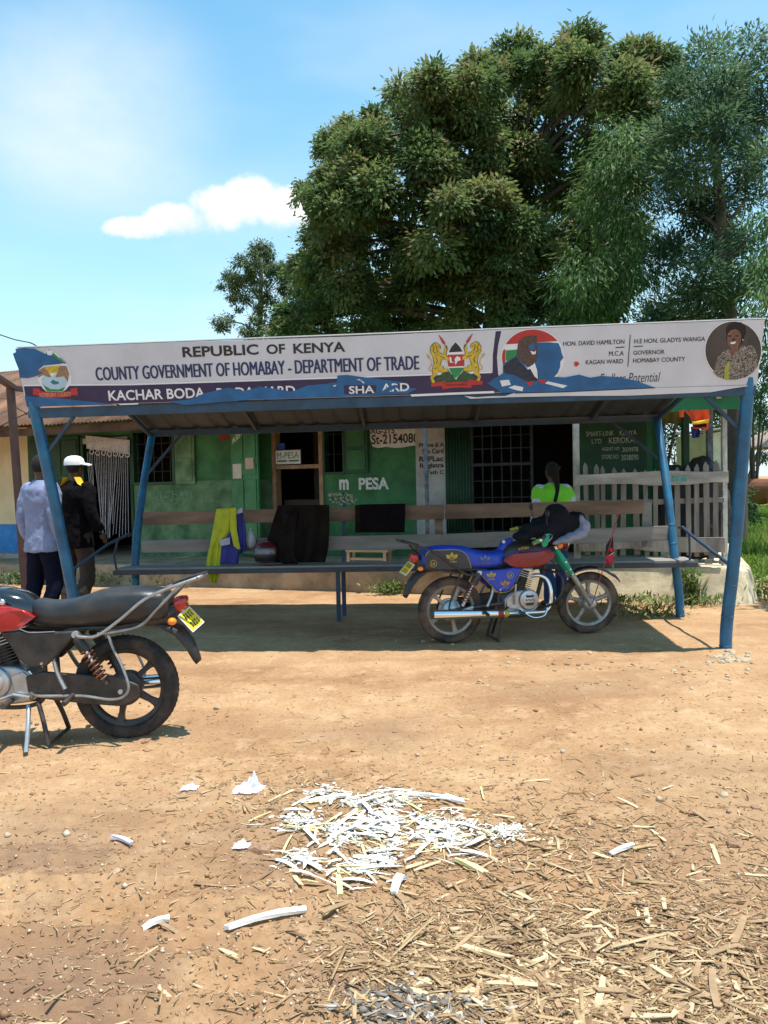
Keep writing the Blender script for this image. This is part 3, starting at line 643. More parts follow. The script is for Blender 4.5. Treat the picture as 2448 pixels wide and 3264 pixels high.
# ================================================================== SIGN BOARD
sbl = thing('signboard', 'long white and purple government signboard with torn blue patches across the shelter front', 'sign', (0, 6.6, 2.18), -SA)
sg = Sheet((-.067,6.625,2.184), Vector((3.0,6.3,2.18))-Vector((-3.135,6.95,2.19)), Vector((-.075,6.525,2.677))-Vector((-.067,6.625,2.184)))
board_m = mat('sign_vinyl_white', (.58,.575,.62), .5, var=.07, scale=2.2, bump=.25, bscale=3.0)
purple = mat('sign_purple', (.030,.018,.065), .5, var=.15, scale=4); torn_blue = mat('torn_board_blue', (.018,.105,.27), .6, var=.22, scale=4, col2=(.02,.14,.34)); navy = mat('sign_navy', (.018,.028,.105), .5, var=.05)
ink = mat('sign_ink', (.018,.018,.022), .5, var=.05); wht = mat('sign_white_print', (.72,.72,.74), .5, var=.05); red_p = mat('sign_red', (.45,.03,.025), .5, var=.1); grn_p = mat('sign_green', (.02,.22,.07), .5, var=.1)
yel_p = mat('sign_gold', (.55,.38,.03), .5, var=.2, scale=30); brn_p = mat('sign_brown', (.10,.045,.02), .6, var=.2, scale=30); sky_p = mat('sign_pale_blue', (.40,.56,.66), .5, var=.08); darkgrn = mat('sign_foliage_green', (.03,.075,.03), .6, var=.5, scale=60)
BRD = [(84,1296),(1330,1259),(2413,1226),(2438,1018),(1600,1050),(1100,1073),(600,1090),(48,1111)]
mb = MB(); A_ = [sg.at(*sg.uv(*p), 0) for p in BRD]; Bk = [p - sg.n*.03 for p in A_]; n = len(BRD)
mb.add(A_+Bk, [tuple(range(n)), tuple(range(2*n-1,n-1,-1))]+[(k,(k+1)%n,n+(k+1)%n,n+k) for k in range(n)])
mb.build('board', board_m, sbl)
def sp(name, m, pts, lay, par=sbl, label=None): return sg.poly(pts, lay).build(name, m, par, label=label)
# print: bands
sp('purple_band', purple, [(76,1230),(420,1227),(1330,1197),(1570,1188),(1571,1130),(1580,1056),(1598,1055),(1588,1100),(1584,1140),(1588,1195),(1620,1240),(1620,1249),(1330,1258),(86,1295)], 1)
sp('white_edge', wht, [(76,1226),(420,1223),(1330,1193),(1567,1184),(1567,1189),(1330,1198),(420,1228),(76,1231)], 1.5)
sp('white_strip', wht, [(1308,1257),(1420,1252),(1574,1246),(1576,1253),(1450,1258),(1312,1264)], 3)
flap = sg.poly([(1480,1262),(1500,1271),(1540,1269),(1625,1266),(1800,1262),(2000,1261),(2265,1250),(2340,1237),(2412,1227),(2100,1236),(1900,1243),(1800,1248),(1640,1252),(1610,1262),(1560,1263),(1520,1266)], 3.4).build('loose_vinyl_edge', board_m, sbl)
# lettering
def st(t, tl, br, m=ink, lay=4, bold=.02, shear=0.0): return sg.text(t, tl, br, lay, bold, shear).build('lettering', m, sbl)
st('REPUBLIC', (580,1106), (825,1130.5), ink, 2, .026); st('OF', (848,1098), (910,1127.5), ink, 2, .026); st('KENYA', (934,1095.5), (1101,1121), ink, 2, .026)
st('COUNTY GOVERNMENT OF HOMABAY - DEPARTMENT OF TRADE', (302,1171), (1337,1178), navy, 2, .022)
st('KACHAR BODA', (344,1245), (655,1268), wht, 2, .02); st('BODA HARD', (690,1237), (942,1258), wht, 2, .02)
st('HON. DAVID HAMILTON', (1795,1089), (1990,1096), ink, 2, .012); st('M.C.A', (1941,1120), (1988,1133), ink, 2, .012); st('KAGAN WARD', (1867,1148), (1986,1158), ink, 2, .012)
st('H.E HON. GLADYS WANGA', (2022,1081), (2247,1087), ink, 2, .012); st('GOVERNOR', (2019,1118), (2118,1128), ink, 2, .012); st('HOMABAY COUNTY', (2018,1143), (2183,1151), ink, 2, .012)
st('Endless Potential', (1912,1192), (2104,1216), ink, 2, -.004, .25)
sg.line([(2009,1067),(2001,1169)], 2.6, 2).build('divider', ink, sbl); sg.line([(1962,1108),(1991,1106)], 3, 2).build('rule_mark', ink, sbl); sg.line([(2020,1105),(2049,1103)], 3, 2).build('rule_mark', ink, sbl)
# torn patches that bare the blue board
sp('torn_patch', torn_blue, [(590,1291),(537,1280),(608,1273),(653,1253),(729,1235),(780,1246),(830,1232),(871,1238),(931,1248),(982,1228),(1043,1223),(1073,1217),(1076,1197),(1104,1195),(1185,1205),(1286,1218),(1251,1235),(1330,1238),(1300,1254),(1095,1265),(800,1274)], 3.2)
sp('purple_scrap', purple, [(1096,1228),(1200,1228),(1196,1255),(1098,1257)], 3.8); st('SHA', (1112,1231), (1194,1253), wht, 4.6, .02); st('ARD', (1216,1223), (1305,1246), wht, 4.6, .02)
sp('torn_patch', torn_blue, [(1205,1255),(1240,1232),(1262,1226),(1272,1231),(1246,1244),(1228,1254)], 5.2)
sp('torn_scrap', wht, [(1137,1210),(1145,1208),(1163,1220),(1158,1222),(1150,1213)], 4); sp('torn_scrap', wht, [(1060,1230),(1073,1226),(1068,1232)], 4)
sp('torn_patch', torn_blue, [(79,1262),(126,1265),(228,1273),(300,1281),(367,1289),(86,1297)], 3.2); sp('torn_scrap', wht, [(376,1287),(443,1284),(440,1289),(385,1291)], 4)
sp('torn_patch', torn_blue, [(1554,1222),(1575,1206),(1590,1198),(1603,1190),(1603,1158),(1640,1140),(1660,1110),(1710,1100),(1712,1092),(1750,1091),(1780,1094),(1787,1110),(1790,1125),(1796,1140),(1786,1152),(1785,1170),(1778,1188),(1766,1201),(1800,1203),(1845,1194),(1881,1204),(1917,1198),(1983,1204),(2030,1214),(2050,1222),(2086,1235),(2050,1239),(1920,1244),(1800,1249),(1700,1251),(1600,1252)], 3.6)
sg.line([(1640,1253),(1800,1249),(1930,1243),(2088,1236)], 3, 4.6).build('rust_line', mat('rust_dark', (.05,.03,.025), .8), sbl)
for P_ in ([(1593,1213),(1622,1210),(1628,1226),(1600,1232)], [(1620,1235),(1640,1228),(1668,1234),(1665,1247),(1640,1242)], [(1737,1222),(1745,1215),(1808,1229),(1795,1237)]): sp('torn_scrap', wht, P_, 5)
sp('torn_scrap', red_p, [(1712,1210),(1738,1209),(1742,1216),(1726,1222)], 5); sp('torn_scrap', red_p, [(1676,1219),(1702,1213),(1690,1232)], 5); sp('torn_scrap', red_p, [(1830,1154),(1840,1152),(1847,1160),(1837,1169),(1831,1166)], 3)
# round portrait, left: flag coloured disc, dark suited figure, right half torn away
pr = sg.disc(1698,1140,102,93, 2.0); pr = pr.build('portrait_disc', wht, sbl, label='torn round portrait of a figure in a dark suit')
cx, cy, rx, ry = 1698,1140,98,90
def arc(a0, a1, n=14): return [(cx+rx*math.cos(a0+(a1-a0)*k/n), cy-ry*math.sin(a0+(a1-a0)*k/n)) for k in range(n+1)]
sp('disc_red', red_p, arc(rad(36), rad(152)), 2.5, pr); sp('disc_green', grn_p, [(1612,1117),(1655,1113),(1655,1150),(1612,1150)], 2.5, pr); sp('disc_red', red_p, arc(rad(165), rad(205))+[(1611,1178),(1611,1112)], 2.6, pr)
skin_p = mat('portrait_skin', (.085,.05,.038), .6, var=.35, scale=50); suit_p = mat('portrait_suit', (.02,.025,.045), .6, var=.4, scale=40)
sp('suit', suit_p, [(1604,1168),(1625,1148),(1646,1136),(1655,1150),(1680,1178),(1706,1158),(1713,1175),(1717,1212),(1690,1219),(1664,1208),(1640,1195),(1608,1190)], 4.4, pr)
sp('face', skin_p, [(1648,1128),(1650,1100),(1656,1084),(1670,1074),(1690,1070),(1712,1070),(1711,1110),(1713,1140),(1708,1152),(1698,1163),(1684,1168),(1668,1158),(1655,1146)], 5.2, pr)
sp('shirt', wht, [(1670,1158),(1680,1172),(1690,1168),(1704,1156),(1712,1180),(1714,1208),(1704,1200),(1690,1175),(1682,1178)], 4.9, pr); sp('torn_eye', torn_blue, [(1686,1100),(1704,1094),(1706,1112),(1694,1115),(1685,1110)], 5.8, pr)
sp('cheek_tear', wht, [(1690,1118),(1703,1122),(1708,1116),(1707,1128),(1696,1130)], 5.8, pr)
# round portrait, right
pr2 = sg.disc(2337,1117,92,95, 2.0).build('portrait_disc', wht, sbl, label='round portrait of a smiling figure in a patterned jacket')
sg.disc(2337,1117,89,92, 2.5).build('disc_ground', mat('portrait_ground', (.052,.040,.036), .5, var=.25, scale=3), pr2)
hair_p = mat('portrait_hair', (.022,.012,.011), .8, var=.3, scale=60); skin2 = mat('portrait_skin_warm', (.17,.075,.05), .5, var=.3, scale=25)
def w3(x, y): return (1960+x/3.4, 1000+y/3.4)
sp('hair', hair_p, [w3(*p) for p in ((1205,230),(1200,160),(1235,110),(1300,85),(1370,95),(1415,140),(1420,210),(1395,270),(1380,320),(1345,340),(1230,300),(1205,290))], 3, pr2)
sp('face', skin2, [w3(*p) for p in ((1212,285),(1222,215),(1255,178),(1310,165),(1350,190),(1368,240),(1362,310),(1330,355),(1335,400),(1300,430),(1250,460),(1238,420),(1258,375),(1228,335))], 3.6, pr2)
jm = bpy.data.materials.new('portrait_jacket'); jm.use_nodes = True
jn, jl = jm.node_tree.nodes, jm.node_tree.links; jt = jn.new('ShaderNodeTexCoord'); jv = jn.new('ShaderNodeTexNoise'); jv.inputs['Scale'].default_value = 42; jv.inputs['Distortion'].default_value = 2.5; jv.inputs['Detail'].default_value = 2; jr = jn.new('ShaderNodeValToRGB')
jr.color_ramp.interpolation = 'CONSTANT'; e = jr.color_ramp.elements; e[0].color = (.02,.02,.022,1); e[1].position = .48; e[1].color = (.36,.31,.25,1); e2 = e.new(.58); e2.color = (.07,.06,.06,1); e3 = e.new(.68); e3.color = (.22,.05,.06,1)
jl.new(jt.outputs['Object'], jv.inputs['Vector']); jl.new(jv.outputs['Fac'], jr.inputs[0]); jl.new(jr.outputs[0], jn['Principled BSDF'].inputs['Base Color'])
sp('jacket', jm, [w3(*p) for p in ((1068,640),(1085,540),(1110,470),(1170,410),(1235,378),(1250,430),(1262,470),(1290,430),(1380,350),(1480,340),(1520,390),(1548,480),(1552,560),(1490,640),(1410,690),(1300,717),(1200,712),(1110,680))], 4.2, pr2)
sp('blouse', mat('portrait_lime_blouse', (.36,.38,.04), .6), [w3(*p) for p in ((1180,705),(1185,600),(1235,505),(1238,560),(1228,712))], 4.8, pr2)
sp('smile', wht, [w3(*p) for p in ((1245,312),(1280,305),(1312,300),(1300,322),(1275,330),(1255,326))], 4.2, pr2)
for P_ in ([(1226,236),(1262,232),(1262,246),(1230,250)], [(1305,232),(1342,236),(1340,248),(1308,246)], [(1268,270),(1300,268),(1300,284),(1270,286)]): sp('feature', hair_p, [w3(*p) for p in P_], 4.2, pr2)
sp('earring', wht, [w3(*p) for p in ((1380,275),(1388,275),(1388,290),(1380,290))], 4.2, pr2)
# coat of arms
def a3(x, y): return (1330+x/3.318, 1040+y/3.318)
arms = sp('crest', wht, [a3(*p) for p in ((405,155),(470,220),(505,300),(512,360),(490,440),(410,565),(325,440),(308,350),(320,270))], 2, label='coat of arms with two gold lions and a shield in black red and green')
sp('shield_black', ink, [a3(*p) for p in ((405,168),(450,215),(480,268),(332,276),(360,220))], 2.6, arms); sp('shield_red', red_p, [a3(*p) for p in ((322,302),(490,295),(502,330),(498,420),(330,428),(314,350))], 2.6, arms)
sp('shield_green', grn_p, [a3(*p) for p in ((335,442),(490,436),(470,480),(408,552),(360,500))], 2.6, arms); sp('shield_bird', wht, [a3(*p) for p in ((340,320),(360,330),(365,375),(400,385),(395,345),(420,315),(455,330),(460,360),(430,365),(415,390),(405,410),(400,385),(345,385))], 3.2, arms)
sp('foliage', darkgrn, [a3(*p) for p in ((190,590),(215,540),(260,500),(330,470),(405,560),(490,470),(560,500),(610,545),(640,585),(570,600),(405,590),(260,600))], 1.8, arms)
LION = [(165,190),(200,172),(240,205),(246,240),(225,268),(268,300),(282,262),(284,222),(300,205),(314,225),(302,310),(335,335),(335,368),(300,355),(258,350),(246,385),(236,418),(270,415),(282,445),(322,448),(322,478),(262,490),(222,472),(205,485),(218,510),(190,530),(168,548),(192,592),(158,602),(138,540),(165,500),(162,450),(180,385),(168,325),(140,280),(142,225)]
for k in (0, 1):
    P_ = LION if k == 0 else [(812-x, y-12+.0*x) for x, y in LION]
    mxx = sum(p[0] for p in P_)/len(P_); 
    sp('lion_outline', brn_p, [a3(x+(6 if x > mxx else -6), y+(4 if y > 380 else -5)) for x, y in P_], 2.2, arms); li = sp('lion', yel_p, [a3(*p) for p in P_], 3.0, arms)
    f_ = (lambda x, y: (x, y)) if k == 0 else (lambda x, y: (812-x, y-12))
    for L_ in ([(160,200),(180,230),(165,260),(190,285)], [(200,200),(205,240),(215,275)], [(195,330),(215,360),(200,400)], [(180,440),(200,455)], [(222,215),(235,222)], [(240,320),(290,335)]): sg.line([a3(*f_(*p)) for p in L_], 2.2, 3.6).build('lion_line', brn_p, li)
    sg.line([a3(*f_(*p)) for p in ((110,300),(118,330),(150,360),(150,410),(122,445),(135,470),(170,470))], 3.0, 2.4).build('lion_tail', yel_p, li); sp('tail_tuft', yel_p, [a3(*f_(*p)) for p in ((98,292),(112,300),(135,320),(130,340),(108,330))], 2.6, li)
    sg.line([a3(*f_(*p)) for p in ((228,92),(322,248))], 2.2, 3.8).build('spear_shaft', brn_p, arms); sp('spear_head', red_p, [a3(*f_(*p)) for p in ((225,88),(262,125),(296,172),(292,195),(268,180),(246,140))], 4, arms)
sp('motto_ribbon', red_p, [a3(*p) for p in ((145,608),(300,575),(300,592),(262,605),(350,592),(450,590),(572,590),(530,580),(530,562),(690,580),(690,615),(576,622),(572,652),(450,645),(350,652),(268,668),(260,632),(150,638))], 3, arms)
sg.text('HARAMBEE', a3(300,610), a3(525,626), 3.8, .02).build('lettering', mat('dark_red_lettering', (.12,.01,.01), .6), arms)
# county emblem, left end
def h3(x, y): return (x/3.95, 1050+y/3.95)
em = sp('county_emblem', wht, [h3(*p) for p in ((620,235),(720,310),(838,425),(870,500),(905,590),(900,680),(830,760),(790,785),(590,785),(540,740),(480,640),(465,590),(520,430),(555,300))], 2.0, label='county emblem with hills, lake map and red ribbon, half torn away')
sp('emblem_green', grn_p, [h3(*p) for p in ((620,245),(820,425),(700,420),(560,320))], 2.5, em); sg.disc(*h3(628,295), 9.5, 8.5, 3, n=20).build('emblem_disc', wht, em)
sp('emblem_gold', yel_p, [h3(*p) for p in ((555,470),(755,455),(720,545),(610,550))], 2.8, em); sp('emblem_gold', yel_p, [h3(*p) for p in ((700,365),(785,410),(735,412))], 2.8, em)
tan_p = mat('sign_tan', (.30,.17,.10), .6, var=.2, scale=30)
sp('emblem_hand', tan_p, [h3(*p) for p in ((475,525),(555,475),(620,550),(650,600),(610,600),(545,575),(480,610))], 3.1, em); sp('emblem_hand', tan_p, [h3(*p) for p in ((755,455),(840,460),(875,560),(855,660),(810,590),(740,600),(700,605),(720,545))], 3.1, em)
sp('emblem_lake', sky_p, [h3(*p) for p in ((520,630),(560,580),(650,605),(700,555),(720,610),(800,585),(855,660),(820,720),(740,750),(640,745),(560,700))], 2.6, em); sp('emblem_map', mat('sign_teal', (.04,.16,.17), .6), [h3(*p) for p in ((635,665),(670,630),(700,650),(745,660),(740,685),(680,695))], 3.2, em)
sp('emblem_green', grn_p, [h3(*p) for p in ((515,655),(560,705),(640,750),(740,755),(825,722),(795,780),(595,782))], 2.8, em)
sp('emblem_ribbon', red_p, [h3(*p) for p in ((418,740),(500,745),(520,780),(650,792),(780,790),(890,770),(895,745),(975,735),(985,830),(910,825),(890,845),(780,858),(640,862),(520,850),(470,825),(420,825))], 3.3, em)
sg.text('HOMA BAY COUNTY', h3(500,800), h3(905,838), 4.0, .01).build('lettering', mat('ribbon_lettering', (.55,.30,.2), .6), em)
sp('torn_patch', torn_blue, [(52,1112),(80,1109),(110,1111),(128,1120),(150,1130),(170,1136),(185,1147),(205,1157),(190,1160),(140,1165),(118,1182),(137,1188),(115,1199),(90,1205),(64,1204),(60,1175),(50,1150),(42,1127),(53,1122)], 5)
sg.line([(205,1158),(211,1158),(192,1140)], 2, 5.4).build('emblem_line', darkgrn, em)
# bird-dropping white lip on the top edge and bolts
mb = MB(); mb.bar(sg.at(*sg.uv(52,1110),0)-sg.n*.012+Vector((0,0,.006)), sg.at(*sg.uv(2437,1018),0)-sg.n*.012+Vector((0,0,.006)), .036, .008); mb.build('top_edge', wht, sbl)
# ================================================================== MOTORCYCLES
rubber = mat('tyre_rubber', (.022,.020,.019), .85, var=.3, scale=12, dust=.55, dcol=(.20,.125,.08))
rubber_d = mat('tyre_rubber_dusty', (.035,.027,.023), .9, var=.3, scale=12, dust=.8, dcol=(.24,.15,.10))
blk_rim = mat('black_alloy', (.02,.02,.022), .4, var=.3, scale=8, dust=.4, dcol=(.2,.13,.09))
slv_rim = mat('dusty_silver_alloy', (.40,.36,.32), .5, metal=.55, var=.25, scale=8, dust=.55, dcol=(.28,.19,.13))
chrome = mat('chrome', (.82,.82,.84), .16, metal=1.0, var=.03, dust=.12, dcol=(.35,.25,.18))
alu = mat('engine_alloy', (.52,.52,.53), .38, metal=.75, var=.15, scale=12, dust=.3, dcol=(.34,.25,.18))
blkm = mat('black_metal', (.022,.021,.021), .45, var=.3, scale=9, dust=.4, dcol=(.17,.11,.08))
blk_pl = mat('black_plastic', (.018,.018,.019), .42, var=.2, scale=9, dust=.3, dcol=(.16,.11,.08))
vinyl = mat('black_seat_vinyl', (.020,.021,.023), .36, var=.2, scale=6, bump=.12, bscale=140, dust=.25, dcol=(.12,.09,.07))
red_gl = mat('red_tank_paint', (.42,.012,.016), .2, var=.1, scale=4, coat=.7)
red_dk = mat('dark_red_paint', (.24,.010,.012), .35, var=.2, scale=4, coat=.25)
blk_gl = mat('black_tank_paint', (.010,.011,.014), .12, var=.1, coat=.8)
blue_v = mat('blue_seat_vinyl', (.018,.055,.42), .42, var=.15, scale=6, bump=.1, bscale=120)
spring_m = mat('rusty_spring', (.21,.075,.035), .6, metal=.2, var=.35, scale=30)
red_lens = mat('red_lens', (.45,.012,.01), .15, var=.05, coat=.6); amber = mat('amber_lens', (.85,.24,.015), .2, var=.05, coat=.6)
plate_y = mat('yellow_plate', (.82,.58,.015), .5, var=.06, scale=20); gold_print = mat('gold_print', (.42,.29,.05), .55, var=.2, scale=40); teal = mat('green_cover_cloth', (.012,.34,.20), .65, var=.15, scale=20)
lens_glass = mat('headlamp_glass', (.75,.77,.78), .08, metal=.6, var=.03); muff_red = mat('muffler_red_tape', (.30,.03,.025), .5); muff_yel = mat('muffler_yellow_tape', (.55,.45,.05), .5)
flagb = mat('flag_black', (.015,.013,.014), .8); flagr = mat('flag_red', (.48,.02,.03), .8); flagg = mat('flag_green', (.02,.25,.08), .8); red_wire = mat('red_wire', (.35,.03,.03), .5); white_pl = mat('white_plastic', (.75,.75,.74), .5, var=.05)

def sring(x, hw, zb, zt, n=24, e=2.8, y0=0.0):
    r = []
    for k in range(n):
        a = 2*math.pi*k/n; c, s_ = math.cos(a), math.sin(a)
        r.append(Vector((x, y0 + hw*math.copysign(abs(c)**(2/e), c), (zb+zt)/2 + (zt-zb)/2*math.copysign(abs(s_)**(2/e), s_))))
    return r
def bend(pts, n=6):
    P = [Vector(p) for p in pts]; Q = []
    for i in range(len(P)-1):
        p0, p1, p2, p3 = P[max(i-1,0)], P[i], P[i+1], P[min(i+2,len(P)-1)]
        for k in range(n):
            t = k/n; Q.append(.5*((2*p1) + (p2-p0)*t + (2*p0-5*p1+4*p2-p3)*t*t + (3*p1-p0-3*p2+p3)*t**3))
    return Q + [P[-1]]
HEAD = Vector((.98, 0, .86)); AX_F = Vector((1.345, 0, .292)); WBF = .292
STA = (AX_F - HEAD).normalized()
def motorcycle(label, loc, rotz, blue, steer):
    root = thing('motorcycle', label, 'motorcycle', loc, rotz, 'motorcycles parked at the shelter')
    SM = Matrix.Translation(HEAD) @ Matrix.Rotation(steer, 4, -STA) @ Matrix.Translation(-HEAD)
    def bl(mb, name, m, par=None, smooth=45, st=False, **kw):
        if st: mb.v = [SM @ p for p in mb.v]
        return mb.build(name, m, par or root, smooth=smooth, world=False, **kw)
    rim_m = slv_rim if blue else blk_rim; frame_m = blkm; rail_m = blkm if blue else mat('dull_steel_rail', (.42,.40,.39), .34, metal=.85, var=.25, scale=14, dust=.45, dcol=(.12,.085,.065)); tyre_m = rubber_d if blue else rubber
    # ---------------- wheels
    def wheel(c, R, wd, front):
        c = Vector(c); k = R/.300; st = front
        prof = [(.221,-.030),(.226,-.036),(.246,-.96*wd),(.268,-wd),(.286,-.80*wd),(.297,-.45*wd),(.300,0),(.297,.45*wd),(.286,.80*wd),(.268,wd),(.246,.96*wd),(.226,.036),(.221,.030)]
        w = bl(MB().lathe([(r*k, h) for r, h in prof], c, (0,1,0), 56, False), 'wheel', tyre_m, st=st)
        tr = MB()
        for i in range(58):
            a = 2*math.pi*i/58
            for sgn in (-1, 1):
                a2 = a + (.5*2*math.pi/58 if sgn > 0 else 0); da = .034
                def tp(an, rr, hh): return c + Vector((math.cos(an)*rr*k, hh, math.sin(an)*rr*k))
                o0, o1 = .12*wd*sgn, .88*wd*sgn
                tr.hexa([tp(a2-da,.296,o0),tp(a2+da*.6,.296,o0),tp(a2+da,.279,o1),tp(a2-da*.4,.279,o1),tp(a2-da,.3025,o0),tp(a2+da*.6,.3025,o0),tp(a2+da,.2860,o1),tp(a2-da*.4,.2860,o1)])
        bl(tr, 'tread', tyre_m, w, smooth=0, st=st, kind='stuff')
        bl(MB().lathe([(.226*k,-.040),(.229*k,-.037),(.226*k,-.030),(.206*k,-.024),(.199*k,-.020),(.199*k,.020),(.206*k,.024),(.226*k,.030),(.229*k,.037),(.226*k,.040)], c, (0,1,0), 56, False), 'rim', rim_m, w, st=st)
        off = .35 if front else 1.15
        for i in range(5):
            a = off + 2*math.pi*i/5; e = Vector((math.cos(a),0,math.sin(a))); t = Vector((-math.sin(a),0,math.cos(a))); Y = Vector((0,1,0))
            m_ = MB(); rings = []
            for rr, hw, th in ((.045,.026,.020),(.09,.019,.016),(.15,.015,.013),(.186,.020,.014),(.203,.030,.018)):
                q = c + e*rr*k; rings.append([q - t*hw - Y*th, q - t*hw*.3 - Y*th*1.5, q + t*hw*.3 - Y*th*1.5, q + t*hw - Y*th, q + t*hw + Y*th, q + t*hw*.3 + Y*th*1.5, q - t*hw*.3 + Y*th*1.5, q - t*hw + Y*th])
            bl(m_.loft(rings), 'spoke', rim_m, w, st=st)
        hub = [(.03,-.085),(.05,-.075),(.068,-.05),(.068,.03),(.075,.032),(.075,.055),(.05,.07),(.025,.08)] if front else [(.03,-.10),(.06,-.075),(.085,-.06),(.085,.02),(.10,.022),(.10,.045),(.06,.06),(.025,.085)]
        bl(MB().lathe(hub, c, (0,1,0), 28), 'hub', alu if blue else blkm, w, st=st)
        bl(MB().lathe([(.014,-.125),(.014,.125)], c, (0,1,0), 10), 'axle', alu, w, st=st)
        return w
    wheel((0,0,.300), .300, .047, False); wheel(AX_F, .292, .040, True)
    # ---------------- frame
    bl(MB().tube(bend([(.94,0,.82),(.70,0,.72),(.45,0,.665),(.1,0,.66),(-.25,0,.68)]), .020, 10), 'frame_tube', frame_m)
    bl(MB().tube(bend([(.945,0,.76),(.90,0,.60),(.85,0,.42),(.80,0,.27)]), .019, 10), 'frame_tube', frame_m)
    for s_ in (-1, 1):
        bl(MB().tube(bend([(.80,0,.27),(.72,.07*s_,.225),(.52,.08*s_,.225),(.43,.09*s_,.30),(.42,.09*s_,.55),(.30,.09*s_,.65),(.0,.09*s_,.665),(-.26,.07*s_,.70)]), .013, 8), 'frame_tube', frame_m)
        bl(MB().tube([(.46,.095*s_,.345),(.2,.10*s_,.325),(-.05,.10*s_,.300)], .020, 10), 'swing_arm', frame_m)
        # rear shock
        a_, b_ = Vector((.075,.125*s_,.345)), Vector((.235,.125*s_,.635)); d_ = b_-a_
        shk = bl(MB().tube([a_, a_+d_*.45], .016, 10), 'shock_absorber', blkm if not blue else alu); bl(MB().tube([a_+d_*.42, b_], .009, 8), 'damper_rod', chrome, shk)
        bl(MB().lathe([(.030,0),(.034,.02),(.034,.085),(.026,.10)], a_+d_*.66, d_, 16), 'shock_cover', blkm, shk)
        ax, uu, vv = frame_of(d_); hel = [a_+d_*(.12+.56*i/84) + (uu*math.cos(i*2*math.pi/12)+vv*math.sin(i*2*math.pi/12))*.030 for i in range(85)]
        bl(MB().tube(hel, .0058, 6), 'spring', spring_m, shk)
        bl(MB().lathe([(.02,-.02),(.02,.02)], b_, (0,1,0), 12), 'mount', alu, shk)
    # ---------------- engine
    cc = bl(MB().prism([(.48,.30),(.52,.245),(.62,.235),(.76,.24),(.815,.29),(.82,.37),(.79,.43),(.72,.455),(.60,.45),(.53,.43),(.485,.38)], (0,.088,0), (1,0,0), (0,0,1), .176), 'crankcase', alu, bevel=.016)
    for s_ in (-1, 1):
        y0 = .089*s_
        bl(MB().lathe([(.094,0),(.094,.012),(.085,.022),(.078,.024)], (.715,y0,.365), (0,s_,0), 30), 'side_cover', alu, cc)
        bl(MB().lathe([(.060,.022),(.060,.030),(.054,.034)], (.715,y0,.365), (0,s_,0), 28), 'cover_badge', alu, cc)
        if s_ < 0:
            for zz in (.331,.399): bl(MB().box((.678,y0-.0365,zz-.011),(.752,y0-.033,zz+.011)), 'badge_slot', blkm, cc, smooth=0)
            m_ = MB(); V_, F_ = glyphs('BAJAJ', .02); m_.add([Vector((.672+.086*x, y0-.0352, .353+.024*y)) for x, y in V_], F_); bl(m_, 'lettering', blkm, cc, smooth=0)
        else: bl(MB().lathe([(.022,.034),(.022,.036)], (.715,y0,.365), (0,s_,0), 20), 'cover_plug', blkm, cc)
        bl(MB().prism([(.50,.30),(.60,.28),(.62,.40),(.55,.425),(.50,.38)], (0,(.10 if s_ > 0 else -.088),0), (1,0,0), (0,0,1), .014), 'side_case', alu, cc, bevel=.006)
    ca, cb = Vector((.655,0,.44)), Vector((.715,0,.625)); cd = (cb-ca).normalized(); cu_ = Vector((cd.z,0,-cd.x))
    cyl = bl(MB().lathe([(.048,0),(.048,.20)], ca, cd, 16), 'cylinder', blkm)
    for i in range(9):
        o = ca + cd*(.022+.0185*i); hw = .075 if i < 6 else .085; m_ = MB()
        m_.hexa([o - cu_*hw + Vector((0,-.064,0)), o + cu_*hw + Vector((0,-.064,0)), o + cu_*hw + Vector((0,.064,0)), o - cu_*hw + Vector((0,.064,0)),
                 o - cu_*hw + Vector((0,-.064,0)) + cd*.007, o + cu_*hw + Vector((0,-.064,0)) + cd*.007, o + cu_*hw + Vector((0,.064,0)) + cd*.007, o - cu_*hw + Vector((0,.064,0)) + cd*.007])
        bl(m_, 'cooling_fin', alu if i > 5 else blkm, cyl, smooth=0, bevel=.002)
    m_ = MB(); o = ca + cd*.195; m_.loft([[o + cd*h + cu_*a*s1 + Vector((0,b*s1,0)) for a, b in ((-.07,-.05),(-.04,-.065),(.04,-.065),(.07,-.05),(.07,.05),(.04,.065),(-.04,.065),(-.07,.05))] for h, s1 in ((0,1),(.02,1),(.04,.8),(.048,.5))])
    bl(m_, 'cylinder_head', alu, cyl)
    bl(MB().lathe([(.028,0),(.034,.01),(.034,.06),(.024,.09)], (.50,-.01,.55), (1,0,.1), 14), 'carburettor', alu)
    # ---------------- exhaust
    ex = bl(MB().tube(bend([(.775,-.02,.57),(.84,-.06,.575),(.905,-.082,.53),(.925,-.11,.43),(.915,-.115,.32),(.875,-.12,.262),(.80,-.122,.250),(.50,-.135,.258)]), .0185, 12), 'exhaust_pipe', chrome)
    bl(MB().lathe([(.020,0),(.030,.02),(.041,.07),(.042,.10),(.042,.69),(.038,.705),(.020,.706)], (.50,-.137,.258), Vector((-.70,-.02,.032)), 26), 'muffler', chrome, ex)
    if blue:
        bl(MB().lathe([(.0345,.045),(.0435,.075),(.0436,.11),(.0430,.111)], (.50,-.137,.258), Vector((-.70,-.02,.032)), 26, False), 'muffler_band', muff_red, ex); bl(MB().lathe([(.024,0.0),(.0335,.022),(.0385,.045)], (.50,-.137,.258), Vector((-.70,-.02,.032)), 26, False), 'muffler_band', muff_yel, ex)
    bl(MB().tube([(.06,-.13,.30),(.13,-.135,.325),(.17,-.135,.335)], .014, 8), 'muffler_bracket', alu, ex)
